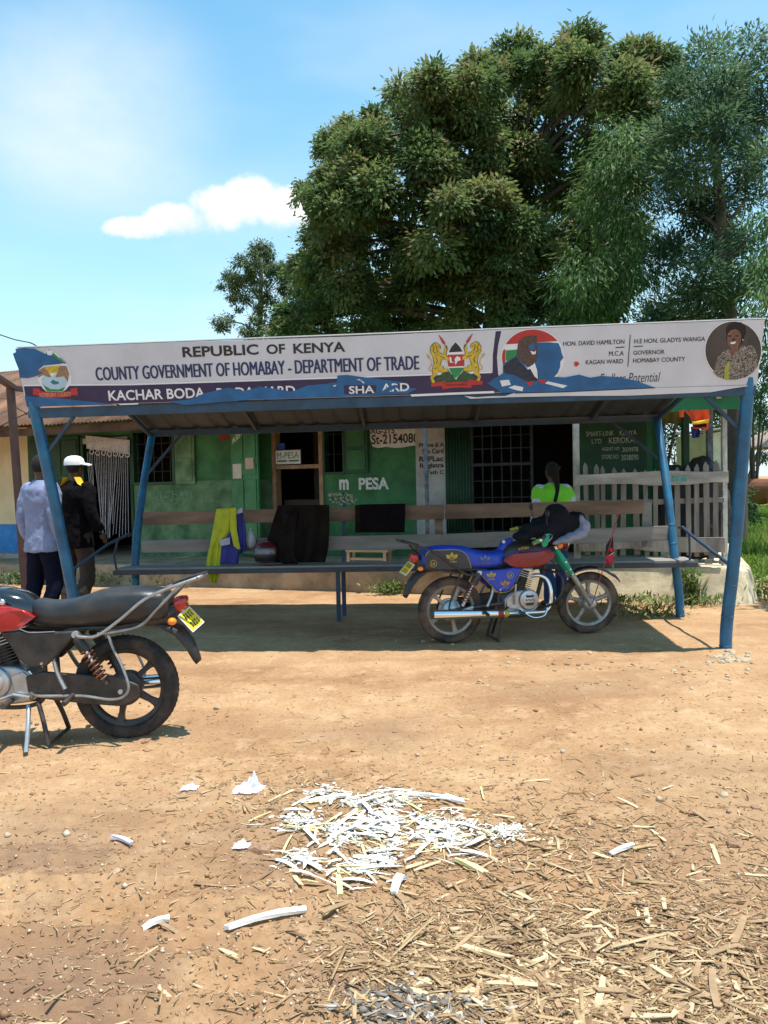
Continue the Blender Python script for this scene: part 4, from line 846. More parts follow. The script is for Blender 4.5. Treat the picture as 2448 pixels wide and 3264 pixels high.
    # ---------------- chain case (left), brake and gear levers, pegs, stands
    bl(MB().prism([(-.10,.335),(-.10,.26),(0.0,.215),(.2,.235),(.44,.27),(.52,.31),(.53,.40),(.44,.425),(.2,.40),(.0,.385)], (0,.118,0), (1,0,0), (0,0,1), .03), 'chain_case', blkm, bevel=.008)
    for s_ in (-1, 1):
        bl(MB().tube(bend([(.52,.09*s_,.31),(.44,.16*s_,.30),(.20,.165*s_,.295),(.05,.17*s_,.272),(-.03,.17*s_,.285),(-.06,.165*s_,.34),(-.02,.15*s_,.46),(.03,.13*s_,.55),(.07,.11*s_,.655)]), .0085, 8), 'guard_rail', rail_m if not blue else blkm)
        bl(MB().tube(bend([(.37,.11*s_,.50),(.34,.14*s_,.42),(.29,.165*s_,.335)]), .013, 8), 'peg_bracket', rail_m if not blue else alu)
        bl(MB().tube([(.25,.165*s_,.30),(.27,.25*s_,.275)], .016, 10), 'pillion_peg', blkm); bl(MB().tube([(.62,.10*s_,.262),(.60,.25*s_,.270)], .017, 10), 'foot_peg', blkm)
        bl(MB().tube(bend([(.90,.03*s_,.62),(.97,.17*s_,.60),(.985,.235*s_,.53),(.955,.24*s_,.40),(.88,.16*s_,.31),(.80,.04*s_,.28)]), .0115, 8), 'crash_bar', blkm)
        bl(MB().tube(bend([(.47,.10*s_,.25),(.43,.13*s_,.14),(.40,.155*s_,.02)]), .014, 8), 'centre_stand_leg', blkm)
    bl(MB().tube([(.40,-.155,.02),(.40,.155,.02)], .011, 8), 'centre_stand_bar', blkm)
    bl(MB().tube(bend([(.52,.11,.235),(.50,.17,.15),(.485,.245,.012)]), .013, 8), 'side_stand', alu if not blue else blkm)
    bl(MB().tube(bend([(.60,-.14,.30),(.72,-.16,.215),(.84,-.155,.225),(.875,-.14,.30),(.885,-.15,.315)]), .008, 8), 'brake_pedal', chrome); bl(MB().tube([(.87,-.13,.318),(.90,-.175,.318)], .012, 8), 'pedal_pad', alu)
    bl(MB().tube(bend([(.60,.115,.30),(.70,.13,.275),(.82,.135,.29)]), .008, 8), 'gear_lever', alu); bl(MB().tube([(.60,.115,.30),(.50,.135,.285)], .010, 8), 'gear_pad', alu)
    bl(MB().tube(bend([(.575,-.115,.33),(.57,-.135,.44),(.575,-.145,.52)]), .010, 8), 'kick_lever', alu); bl(MB().tube([(.575,-.14,.52),(.625,-.17,.53)], .012, 8), 'kick_pad', blkm)
    # ---------------- tank, seat, panels
    tank_m = mat('black_vinyl_tank_cover', (.035,.036,.04), .5, var=.2, scale=9) if blue else blk_gl
    tank = bl(MB().loft([sring(*a) for a in ((.455,.06,.70,.775),(.475,.085,.685,.81),(.55,.115,.665,.865),(.64,.135,.655,.893),(.75,.143,.652,.905),(.84,.135,.66,.902),(.91,.115,.675,.885),(.965,.085,.70,.855),(.985,.05,.73,.82))]), 'tank', tank_m, smooth=60)
    for s_ in (-1, 1):
        out = [(.462,.735),(.52,.775),(.60,.80),(.70,.81),(.80,.812),(.88,.81),(.945,.79),(.955,.75),(.90,.70),(.80,.665),(.70,.655),(.60,.662),(.53,.685)]
        n_ = len(out); ring0, ring1, ring2, ring3 = [], [], [], []
        for x, z in out:
            cx0, cz0 = .71, .735; q = Vector((x,0,z)); ring0.append(Vector((x, s_*.098, z))); ring1.append(Vector((x, s_*.134, z))); f_ = .86
            ring2.append(Vector((cx0+(x-cx0)*f_, s_*(.150 - .035*abs((x-cx0)/.25)**2), cz0+(z-cz0)*f_))); ring3.append(Vector((cx0+(x-cx0)*.5, s_*(.1535 - .012*abs((x-cx0)/.25)**2), cz0+(z-cz0)*.5)))
        sidep = bl(MB().loft([ring0, ring1, ring2, ring3]), 'tank_panel', red_dk if blue else red_gl, tank, smooth=70, bevel=.004)
        if blue: bl(MB().tube(bend([Vector((x, s_*.137, z+.004)) for x, z in out[:7]]), .0035, 6), 'tank_piping', blue_v, tank)
    bl(MB().lathe([(.03,0),(.034,.008),(.03,.018),(.012,.022)], (.74,0,.905), (0,0,1), 18), 'fuel_cap', chrome, tank)
    seat_m = blue_v if blue else vinyl
    seat = bl(MB().loft([sring(*a, 24, 3.0) for a in ((-.275,.07,.735,.81),(-.265,.10,.71,.845),(-.23,.125,.69,.868),(-.12,.135,.672,.882),(.02,.138,.665,.880),(.13,.137,.662,.868),(.22,.134,.660,.838),(.32,.128,.662,.815),(.41,.118,.668,.812),(.475,.10,.675,.826),(.50,.08,.69,.82),(.508,.05,.72,.79))]), 'seat', seat_m, smooth=70)
    if blue:
        for s_ in (-1, 1):
            bl(MB().prism([(-.262,.70),(-.262,.80),(-.22,.845),(-.1,.848),(.02,.845),(.09,.82),(.13,.77),(.155,.68),(.0,.672)], (0,.1385*s_,0), (1,0,0), (0,0,1), .0035*-s_), 'seat_side_cover', tank_m, seat, smooth=0, bevel=.002)
            bl(MB().tube(bend([(-.262,.1425*s_,.80),(-.22,.1425*s_,.847),(-.1,.1425*s_,.851),(.02,.1425*s_,.848),(.09,.1425*s_,.823),(.13,.1425*s_,.772),(.157,.1425*s_,.68)]), .003, 6), 'seat_piping', gold_print, seat)
        bl(MB().tube([(.50,0,.80),(.53,.0,.875),(.60,0,.90)], [.05,.045,.03], 10), 'tank_pad', blue_v, tank); bl(MB().ball((.50,-.05,.895), .016, 10, 6), 'white_tag', white_pl, tank)
    for s_ in (-1, 1):
        P_ = [(.215,.658),(.30,.652),(.46,.655),(.56,.665),(.66,.655),(.615,.60),(.56,.50),(.50,.455),(.41,.455),(.34,.52)]
        sp_ = bl(MB().prism(P_, (0,.106*s_,0), (1,0,0), (0,0,1), -.026*s_), 'side_panel', blue_v if blue else blk_pl, smooth=50, bevel=.011)
        if blue: bl(MB().tube(bend([Vector((x,.134*s_,z)) for x, z in (P_[0],P_[9],P_[8],P_[7],P_[6],P_[5],P_[4])], 4), .0028, 6), 'panel_piping', gold_print, sp_)
        else: bl(MB().tube(bend([Vector((x,.131*s_,z)) for x, z in ((.545,.675),(.50,.655),(.45,.652),(.35,.655))], 4), .0022, 6), 'panel_line', chrome, sp_)
        bl(MB().lathe([(.008,0),(.008,.006)], (.43,.13*s_,.475), (0,s_,0), 10), 'screw', alu, sp_)
    # ---------------- tail
    rings = []
    for x, z, hw, dp in ((.12,.645,.05,.03),(0.0,.655,.062,.035),(-.12,.665,.068,.04),(-.22,.65,.07,.05),(-.30,.60,.066,.055),(-.355,.53,.058,.05),(-.395,.45,.045,.04),(-.41,.425,.03,.03)):
        nrm = Vector((.0,0,1)) if x > -.1 else Vector((-.75,0,.66)); rings.append([Vector((x, hw*math.cos(a), z)) + nrm*(dp*math.sin(a)) for a in [math.pi*k/10 for k in range(11)]])
    bl(MB().loft(rings, False, False), 'rear_mudguard', blk_pl, smooth=70, solid=.005)
    bl(MB().loft([sring(*a, 14, 3.5) for a in ((-.16,.09,.66,.72),(-.26,.075,.66,.77),(-.31,.055,.69,.79))]), 'tail_cowl', blk_pl)
    tl_ = bl(MB().loft([sring(*a, 14, 4) for a in ((-.30,.055,.735,.815),(-.325,.058,.735,.82),(-.355,.05,.75,.82),(-.362,.04,.76,.81))]), 'tail_light', red_lens)
    for s_ in (-1, 1):
        bl(MB().tube([(-.29,.05*s_,.70),(-.30,.11*s_,.695)], .007, 6), 'indicator_stalk', blkm, tl_); bl(MB().ball((-.305,.135*s_,.695), (.026,.030,.022), 12, 8), 'rear_indicator', amber, tl_)
    # number plate, bent sideways on its bracket
    o = Vector((-.385,.02,.685)); e1 = Vector((-.075,0,-.085)).normalized(); e2 = Vector((.62,.66,.42) if not blue else (.35,-.85,.2)).normalized(); e2 = (e2-e1*e2.dot(e1)).normalized(); nn = e1.cross(e2).normalized()
    if nn.x > 0: nn = -nn
    def plq(a, b, d): return o + e1*a + e2*b + nn*d
    m_ = MB(); m_.hexa([plq(-.064,-.082,0),plq(.064,-.082,0),plq(.064,.082,0),plq(-.064,.082,0),plq(-.064,-.082,.003),plq(.064,-.082,.003),plq(.064,.082,.003),plq(-.064,.082,.003)]); pl_ = bl(m_, 'number_plate', white_pl, smooth=0)
    bl(MB().face([plq(-.058,-.075,.0042),plq(.058,-.075,.0042),plq(.058,.075,.0042),plq(-.058,.075,.0042)]), 'plate_face', plate_y, pl_, smooth=0)
    rp = random.Random(3)
    for a0 in (-.050, .008):   # worn, unreadable characters
        for q in range(4):
            b0 = -.056 + .028*q; m_ = MB(); m_.face([plq(a0+u_*.040+rp.uniform(-.004,.004), b0+w_*.020+rp.uniform(-.003,.003), .0055) for u_, w_ in ((0,0),(.1,.9),(.45,.55),(.6,1),(1,.8),(.9,.1),(.5,.3))]); bl(m_, 'worn_mark', blkm, pl_, smooth=0)
    # grab rails / carrier
    for s_ in (-1, 1):
        bl(MB().tube(bend([(.235,.135*s_,.632),(.20,.15*s_,.622),(.11,.15*s_,.628),(-.02,.152*s_,.715),(-.16,.15*s_,.825),(-.30,.135*s_,.885),(-.44,.09*s_,.93)]), .0098, 10), 'grab_rail', rail_m)
        bl(MB().tube(bend([(.11,.14*s_,.635),(-.05,.14*s_,.655),(-.14,.135*s_,.685),(-.22,.12*s_,.765),(-.34,.10*s_,.885)]), .009, 8), 'rail_stay', rail_m)
    bl(MB().tube(bend([(-.44,.09,.93),(-.465,.05,.937),(-.465,-.05,.937),(-.44,-.09,.93)]), .0115, 10), 'grab_rail', rail_m)
    rk = bl(MB().loft([[Vector((x,-hw,z)),Vector((x,hw,z)),Vector((x,hw,z+.012)),Vector((x,-hw,z+.012))] for x, hw, z in ((-.30,.085,.895),(-.40,.08,.925),(-.475,.05,.945))]), 'carrier_plate', blk_pl)
    # ---------------- front end
    for s_ in (-1, 1):
        y_ = .088*s_; top = HEAD + (HEAD-AX_F).normalized()*.05
        fk = bl(MB().tube([AX_F + Vector((0,y_,0)), AX_F.lerp(HEAD,.50) + Vector((0,y_,0))], [.026,.024], 12), 'fork_leg', slv_rim if blue else alu, st=True)
        bl(MB().tube([AX_F.lerp(HEAD,.48) + Vector((0,y_,0)), top + Vector((0,y_,0))], .0165, 12), 'fork_tube', chrome, fk, st=True)
        bl(MB().tube(bend([(.935,.06*s_,.955),(.92,.12*s_,.985),(.88,.24*s_,.99),(.83,.30*s_,.975)]), .011, 10), 'handlebar', chrome, st=True)
        gp = bl(MB().tube([(.85,.275*s_,.98),(.775,.375*s_,.955)], .0175, 12), 'grip', blkm, st=True); bl(MB().ball(Vector((.768,.385*s_,.953)), .019, 10, 6), 'grip_end', chrome, gp, st=True)
        bl(MB().tube(bend([(.885,.245*s_,.985),(.90,.30*s_,.975),(.845,.385*s_,.945)]), .006, 6), 'lever', alu, gp, st=True)
        bl(MB().tube([(.89,.20*s_,1.0),(.87,.22*s_,1.09),(.86,.25*s_,1.15)], .0055, 6), 'mirror_stalk', blkm, st=True); bl(MB().ball((.862,.262*s_,1.17), (.016,.05,.034), 14, 8), 'mirror', blkm, st=True)
        bl(MB().tube([(1.02,.05*s_,.87),(1.02,.12*s_,.865)], .007, 6), 'indicator_stalk', blkm, st=True); bl(MB().ball((1.02,.145*s_,.865), (.028,.030,.034), 12, 8), 'front_indicator', amber, st=True)
        m_ = MB(); pts_ = [AX_F.lerp(HEAD,k) + Vector((0,y_,0)) for k in (.52,.66,.80,.93)]
        bl(m_.tube(pts_, [.019,.029,.027,.021], 10), 'fork_cover', teal, fk, st=True)
        for q, r_ in ((.60,.010),(.72,.012)): bl(MB().ball(AX_F.lerp(HEAD,q) + Vector((.008,y_+.026*s_,0)), (r_,.004,r_), 10, 6), 'cover_spot', white_pl, fk, st=True)
        bl(MB().prism([(.80,.905),(.83,.99),(.86,1.0),(.875,.97),(.855,.89),(.82,.875)], (0,.30*s_,0), (1,0,0), (0,0,1), .012), 'lever_cover', teal, st=True, bevel=.004)
        if blue: bl(MB().tube([(.775,.372*s_,.952),(.70,.40*s_,.93)], [.022,.018], 10), 'striped_grip_sleeve', mat('yellow_green_sleeve', (.10,.26,.06), .7, col2=(.45,.38,.05), scale=14, lo=.48, hi=.52), st=True)
    bl(MB().box((.915,-.11,.835),(.985,.11,.865)), 'fork_clamp', blkm, st=True, smooth=0, bevel=.008); bl(MB().box((.90,-.10,.925),(.96,.10,.945)), 'fork_clamp', blkm, st=True, smooth=0, bevel=.008)
    hl = bl(MB().lathe([(.03,-.13),(.075,-.10),(.098,-.04),(.104,.02),(.100,.035)], (1.085,0,.90), (1,0,-.05), 26), 'headlamp', red_dk if blue else blk_gl, st=True)
    bl(MB().lathe([(.098,.030),(.088,.048),(.05,.060),(.005,.064)], (1.085,0,.90), (1,0,-.05), 26), 'lens', lens_glass, hl, st=True); bl(MB().torus(Vector((1.085,0,.90))+Vector((.034,0,-.002)), (1,0,-.05), .100, .007, 26, 8), 'lens_ring', chrome, hl, st=True)
    bl(MB().loft([[Vector((x, hw*math.cos(a), z+.03*math.sin(a))) for a in [math.pi*k/8 for k in range(9)]] for x, hw, z in ((1.06,.10,.985),(1.02,.105,1.03),(.96,.09,1.07))], False, False), 'visor', blk_pl, hl, st=True, solid=.004)
    rings = []; rings2 = []
    for k in range(15):
        a = rad(118 - 84*k/14); R_ = .328 + (.012 if k > 11 else 0); e = Vector((math.cos(a),0,math.sin(a)))
        hw = .058 - (.02 if k == 14 else 0)
        rings.append([AX_F + e*(R_ + .022*math.sin(b)) + Vector((0,hw*math.cos(b),0)) for b in [math.pi*q/8 for q in range(9)]])
        rings2.append([AX_F + e*(R_-.004+d1) + Vector((0,y1,0)) for d1, y1 in ((-.016,-.0625),(-.001,-.0618),(-.001,-.0585),(-.016,-.0592))])
    fm_ = bl(MB().loft(rings, False, False), 'front_mudguard', blk_gl, st=True, smooth=70, solid=.004); bl(MB().loft(rings2), 'mudguard_trim', chrome, fm_, st=True)
    bl(MB().loft([[Vector((p.x,-p.y,p.z)) for p in r] for r in [[SM.inverted() @ p for p in r] for r in rings2]]), 'mudguard_trim', chrome, fm_, st=True)
    bl(MB().tube(bend([(.95,.05,.93),(.98,.06,.75),(1.12,.07,.55),(1.22,.07,.34)]), .005, 6), 'cable', blkm); bl(MB().tube(bend([(.95,-.06,.96),(1.02,-.10,.80),(.86,-.05,.66),(.70,-.05,.60)]), .005, 6), 'cable', blkm)
    # ---------------- decorations of the blue one
    if blue:
        def trefoil(par, x, z, s1, y, m=gold_print, text=True):
            Y = Vector((0,-1,0)); m_ = MB()
            for an in (rad(90), rad(142), rad(38)):
                d = Vector((math.cos(an),0,math.sin(an))); t = Vector((-d.z,0,d.x)); c = Vector((x,y,z)) - Vector((0,0,.20*s1))
                L_ = .62*s1 if an == rad(90) else .66*s1; wv = .17*s1
                m_.face([c + d*(L_*q) + t*(wv*h) for q, h in ((.30,-.35),(.55,-1),(.80,-.75),(1,0),(.80,.75),(.55,1),(.30,.35))])
            for q in (-.02,.05,.12): m_.face([Vector((x+a*s1,y,z+b*s1)) for a, b in ((-.26,-.20+q),(.26,-.20+q),(.24,-.165+q),(-.24,-.165+q))])
            bl(m_, 'logo', m, par, smooth=0, kind='stuff')
            if text:
                V_, F_ = glyphs('adidas', .015); m2 = MB(); m2.add([Vector((x-.42*s1+.84*s1*a, y, z-.46*s1+.20*s1*b)) for a, b in V_], F_); bl(m2, 'lettering', m, par, smooth=0)
        faint = mat('faded_gold_print', (.10,.13,.30), .6, var=.3, scale=40)
        trefoil(seat, -.02, .785, .105, -.1436); trefoil(seat, .29, .755, .090, -.1375, faint)
        sp_r = [c for c in root.children if c.name.startswith('side_panel')][0]
        trefoil(sp_r, .345, .605, .085, -.1335); trefoil(sp_r, .475, .525, .085, -.1335, mat('orange_print', (.42,.20,.04), .55, var=.3, scale=40))
        for (x, z, par, y_) in ((-.19,.735,seat,-.1436),(.525,.60,sp_r,-.1335)):
            m_ = MB(); m_.torus((x,y_,z), (0,1,0), .030, .0022, 24, 4, .2); bl(m_, 'round_logo', gold_print, par); V_, F_ = glyphs('LA', .02); m2 = MB(); m2.add([Vector((x-.018+.036*a, y_, z-.016+.032*b)) for a, b in V_], F_); bl(m2, 'lettering', gold_print, par, smooth=0)
        for tx, x0, x1, z0, z1 in (('adidas',.60,.70,.822,.850),):
            V_, F_ = glyphs(tx, .015); m2 = MB(); m2.add([Vector((x0+(x1-x0)*a, -.1475, z0+(z1-z0)*b+.012*a)) for a, b in V_], F_); bl(m2, 'lettering', gold_print, tank, smooth=0)
        an = bl(MB().tube([(1.34,-.10,.30),(1.43,-.14,.62),(1.515,-.16,.92),(1.595,-.17,1.19)], .0045, 6), 'antenna_wire', red_wire)
    return root
bike_b = motorcycle('blue seated motorcycle with red tank in the shade under the shelter', (.575, 7.0, .005), math.atan2(.30, 1.34), True, rad(-9))
bike_k = motorcycle('black seated motorcycle with red tank panel parked in the sun at the left edge', (-1.512, 4.51, .004), rad(180.0), False, rad(38))
bike_k.rotation_euler = (0, 0, rad(181.5))

# pennant on the antenna: its own thing
def bw_(x, y, z): return wm(bike_b) @ Vector((x, y, z))
fl = thing('pennant', 'small black red and green flag pennant on a red wire aerial', 'flag', bw_(1.505,-.16,.92), 0)
T_ = bw_(1.52,-.163,.93); Dn = Vector((0,0,-1)); Rt = BX*0 + Vector((.9,-.2,0)).normalized()
def fq(a, b): # a down, b sideways
    return T_ + Dn*a + Vector((1,-.1,0))*b + Vector((.0,.02*math.sin(a*40+b*30),0))
def flagpiece(nm, m, pts):
    MB().face([fq(a,b) for a, b in pts]).build(nm, m, fl, solid=.002, smooth=0)
flagpiece('black_field', flagb, [(0,.0),(.02,.004),(.16,.006),(.20,-.045),(.19,-.075),(.10,-.06)]); flagpiece('white_edge', white_pl, [(.16,.006),(.17,.006),(.215,-.045),(.20,-.05)])
flagpiece('red_field', flagr, [(.17,.006),(.235,.004),(.285,-.02),(.245,-.068),(.205,-.06)]); flagpiece('green_field', flagg, [(.245,.004),(.325,.006),(.295,-.02)]); flagpiece('shield_mark', flagr, [(.115,-.035),(.12,-.01),(.15,-.002),(.16,-.025),(.14,-.04)])
# ================================================================== PEOPLE
skin = mat('dark_skin', (.075,.036,.024), .5, var=.15, scale=8); hair_m = mat('black_hair', (.007,.006,.006), .9, var=.3, scale=60, bump=.5, bscale=200)
def creases(o, amp, sc):
    t = bpy.data.textures.new('creases', 'CLOUDS'); t.noise_scale = sc; t.noise_depth = 3; d = o.modifiers.new('creases', 'DISPLACE'); d.texture = t; d.strength = amp; d.mid_level = .5; d.texture_coords = 'GLOBAL'
def person(label, loc, face, H, shirt, trousers, shoe, arms, stance=.11, group=None, lean=0.0, parts=()):
    """a standing figure; face = heading of its chest (angle of +Y), arms = (left,right) lists of shoulder-elbow-wrist offsets, local units metres for a 1.75 m body"""
    k = H/1.75; p = thing('person', label, 'person', loc, face, group)
    def P(x, y, z): return Vector((x*k, (y + lean*max(0, z-.9))*k, z*k))
    body = MB()
    hipz, kneez, ankz = .90, .48, .08
    legs = {}
    for s_ in (-1, 1):
        hx, kx, ax = .09*s_, (.09+stance*.3)*s_, (stance)*s_
        ky, ay = (.03, .0) if s_ > 0 else (-.01, -.06)
        legs[s_] = [P(hx,0,hipz+.02), P(hx*1.05,0,.80), P(kx,ky,kneez), P(ax,ay-.015,.30), P(ax,ay,ankz)]
        body.tube(bend(legs[s_],3), [x*k for x in np.interp(np.linspace(0,4,13), range(5), [.088,.080,.055,.050,.036])], 12)
        body.tube([P(ax,ay-.05,.05), P(ax*1.1,ay+.06,.045), P(ax*1.15,ay+.16,.03)], [.036*k,.038*k,.025*k], 10)
    body.loft([[P(rx*math.cos(2*math.pi*i/16), ry*math.sin(2*math.pi*i/16)+yo, z) for i in range(16)] for z, rx, ry, yo in ((.86,.14,.10,0),(.95,.165,.115,0),(1.05,.150,.105,0),(1.18,.155,.105,0),(1.32,.18,.115,-.005),(1.42,.175,.10,-.01),(1.47,.10,.07,-.005),(1.49,.055,.055,0))])
    body.tube([P(0,-.005,1.44), P(0,.005,1.56)], .052*k, 12)
    hd = P(0,.02,1.64)
    body.ball(hd, (.074*k,.092*k,.112*k), 18, 12); body.ball(P(0,.045,1.585), (.056*k,.06*k,.055*k), 14, 8); body.ball(P(0,.115,1.635), (.014*k,.016*k,.022*k), 8, 6)
    for s_ in (-1, 1): body.ball(P(.076*s_,.01,1.635), (.012*k,.02*k,.03*k), 8, 6)
    sh = {}
    for s_, (el, wr) in zip((-1, 1), arms):
        a0, a1, a2 = P(.185*s_,-.005,1.405), P(*el), P(*wr); sh[s_] = (a0, a1, a2)
        body.tube(bend([P(.11*s_,0,1.40), a0, a1, a2], 4), [x*k for x in np.interp(np.linspace(0,3,13), range(4), [.05,.056,.041,.028])], 10)
        d = (a2-a1).normalized(); side = Vector((1,0,0)) if abs(d.x) < .8 else Vector((0,1,0)); side = (side-d*side.dot(d)).normalized(); nn = d.cross(side)
        body.ball(a2+d*.05*k, (.035*k,.035*k,.035*k), 10, 6)
        for fi, (off, ln) in enumerate(((-.026,.062),(-.009,.075),(.009,.072),(.026,.055))):
            b0 = a2 + d*.07*k + side*off*k; body.tube([b0, b0+d*ln*.55*k+nn*.006*k, b0+d*ln*.9*k+nn*.022*k], [.0095*k,.0088*k,.0075*k], 6)
        b0 = a2 + d*.03*k - side*.03*k; body.tube([b0, b0-side*.022*k+d*.025*k, b0-side*.026*k+d*.055*k], [.011*k,.010*k,.008*k], 6)
    bo = body.build('body', skin, p, world=False, remesh=.0085)
    for s_ in (-1, 1): MB().ball(P(.028*s_,.098,1.655), (.011*k,.008*k,.008*k), 8, 6).build('eye', mat('eye_white', (.6,.58,.55), .3), bo, world=False, smooth=180)
    MB().ball(P(0,.100,1.585), (.022*k,.010*k,.007*k), 10, 6).build('mouth', mat('lips', (.10,.035,.03), .5), bo, world=False, smooth=180)
    # trousers
    t = MB()
    for s_ in (-1, 1):
        L_ = legs[s_]; t.tube(bend([L_[0]+Vector((0,0,.04*k)), L_[1], L_[2], L_[3], L_[4]+Vector((0,-.005*k,-.02*k))],3), [x*k for x in np.interp(np.linspace(0,4,13), range(5), [.098,.098,.080,.076,.070])], 14)
    t.loft([[P(rx*math.cos(2*math.pi*i/16), ry*math.sin(2*math.pi*i/16), z) for i in range(16)] for z, rx, ry in ((.80,.14,.105),(.90,.172,.125),(1.02,.165,.118))])
    creases(t.build('trousers', trousers, p, world=False, remesh=.012), .022, .09)
    for s_ in (-1, 1):
        ax = stance*s_; ay = .0 if s_ > 0 else -.06
        MB().loft([[P(ax*1.08+wx*math.cos(2*math.pi*i/12), ay+yy, z0+ (zz)*(.5+.5*math.sin(2*math.pi*i/12))) for i in range(12)] for yy, wx, z0, zz in ((-.075,.03,.0,.07),(-.05,.042,.0,.095),(.03,.045,.0,.085),(.11,.047,.0,.06),(.165,.04,.0,.05),(.185,.02,.005,.03))]).build('shoe', shoe, p, world=False, smooth=60)
    # upper garment
    g = MB(); hem = parts[0] if parts else .84
    g.loft([[P(rx*math.cos(2*math.pi*i/20), ry*math.sin(2*math.pi*i/20)+yo, z) for i in range(20)] for z, rx, ry, yo in ((hem,.200,.150,.0),(hem+.10,.195,.145,0),(1.05,.180,.130,0),(1.18,.182,.128,0),(1.32,.200,.135,-.005),(1.42,.190,.115,-.01),(1.46,.13,.09,-.005),(1.51,.066,.066,0))])
    for s_ in (-1, 1):
        a0, a1, a2 = sh[s_]; g.tube(bend([P(.10*s_,0,1.405), a0+Vector((0,0,.005)), a1, a1.lerp(a2,.92)], 4), [x*k for x in np.interp(np.linspace(0,3,13), range(4), [.062,.078,.062,.050])], 14)
    go = g.build('jacket' if parts and len(parts) > 1 and parts[1] else 'shirt', shirt, p, world=False, remesh=.011); creases(go, .030, .10)
    hr = MB(); hr.ball(hd+P(0,-.012,.022)-P(0,0,0), (.082*k,.094*k,.108*k), 18, 10); o = hr.build('hair', hair_m, p, world=False, smooth=180)
    return p, P
hang = [((-.235,-.04,1.14),(-.25,.04,.90)), ((.235,-.04,1.14),(.25,.04,.90))]
cloth_blue = mat('blue_grey_shirt', (.19,.22,.36), .85, var=.12, scale=6, bump=.3, bscale=12); navy_tr = mat('navy_trousers', (.007,.008,.020), .95, spec=.1, var=.2); black_c = mat('black_jacket', (.006,.005,.0065), .95, var=.3, scale=8, bump=.3, bscale=10, spec=.1)
brown_tr = mat('dark_brown_trousers', (.045,.03,.024), .85, var=.2); shoe_k = mat('black_shoes', (.015,.014,.014), .5); yel_j = mat('yellow_jacket', (.85,.50,.01), .7, var=.08); lime_v = mat('lime_vest', (.22,.75,.03), .7, var=.08); grey_tr = mat('grey_trousers', (.10,.10,.11), .85)
A_ = on_y(135,1700,8.05)
pA, _ = person('man in blue grey shirt and dark trousers seen from behind at the leaning post', (A_.x, 8.05, 0), rad(-28), 1.80, cloth_blue, navy_tr, shoe_k, hang, .10, parts=(.80,))
B_ = on_y(243,1700,8.75)
pB, PC = person('person in black jacket, white cap and yellow collar seen from behind', (B_.x, 8.75, 0), rad(-20), 1.80, black_c, brown_tr, shoe_k, [((-.24,-.05,1.16),(-.22,.06,.93)), ((.25,-.05,1.16),(.29,.05,.95))], .08, parts=(.78, True))
capm = mat('white_cap', (.80,.80,.80), .75, var=.05); cap = MB(); CT = rad(-62)
def PK(x, y, z): return PC(x*math.cos(CT)-(y-.01)*math.sin(CT), .01+x*math.sin(CT)+(y-.01)*math.cos(CT), z)
cap.loft([[PK(rr*.96*math.cos(2*math.pi*i/20), .008+rr*1.08*math.sin(2*math.pi*i/20), z) for i in range(20)] for z, rr in ((1.675,.099),(1.71,.099),(1.745,.089),(1.767,.064),(1.778,.03))])
cp = cap.build('cap', capm, pB, world=False, smooth=70)
MB().loft([[PK(x, y, z) for x, y, z in ((-.075*w_, yy, zz),(0, yy+.018, zz+.012),(.075*w_, yy, zz),(.075*w_, yy, zz-.008),(0, yy+.018, zz+.004),(-.075*w_, yy, zz-.008))] for yy, zz, w_ in ((.085,1.69,1),(.13,1.682,1),(.175,1.67,.7))]).build('cap_brim', capm, cp, world=False, smooth=60)
for s_ in (-1, 1):
    MB().loft([[PC(s_*x, y, z), PC(s_*(x+.035), y+.05, z), PC(s_*(x+.02), y+.09, z-.01), PC(s_*(x-.02), y+.05, z)] for x, y, z in ((.075,-.09,1.545),(.095,-.085,1.50),(.115,-.08,1.47),(.15,-.07,1.45))]).build('yellow_collar', yel_j, pB, world=False, smooth=60)
D_ = on_y(1763,1700,9.02)
pD, PD = person('woman in lime high visibility vest with long dark braids standing behind the bench', (D_.x, 9.02, 0), rad(12), 1.64, mat('white_shirt', (.62,.66,.75), .8, var=.08), mat('blue_jeans', (.02,.06,.20), .8), shoe_k, hang, .09, parts=(.95,))
v = MB()
for s_ in (-1, 1): v.tube([PD(.10*s_,0,1.40), PD(.19*s_,-.005,1.40), PD(.225*s_,-.02,1.30)], [.080,.082,.070], 14)
v.loft([[PD(rx*math.cos(2*math.pi*i/20), ry*math.sin(2*math.pi*i/20), z) for i in range(20)] for z, rx, ry in ((.90,.225,.170),(1.05,.218,.162),(1.20,.222,.160),(1.33,.238,.165),(1.41,.225,.150),(1.455,.16,.125),(1.50,.085,.09))]); creases(v.build('vest', lime_v, pD, world=False, remesh=.012), .02, .1)
hb = MB(); hb.tube(bend([PD(0,-.06,1.70), PD(.0,-.10,1.58), PD(.005,-.13,1.45), PD(-.03,-.165,1.33), PD(-.06,-.175,1.24)]), [.05,.075,.06,.045,.042,.04,.036,.034,.032,.03,.03,.028,.026,.024,.023,.022,.021,.02,.02,.02,.02,.018,.016,.014,.01][:25], 10); hb.build('braids', hair_m, pD, world=False, smooth=70)

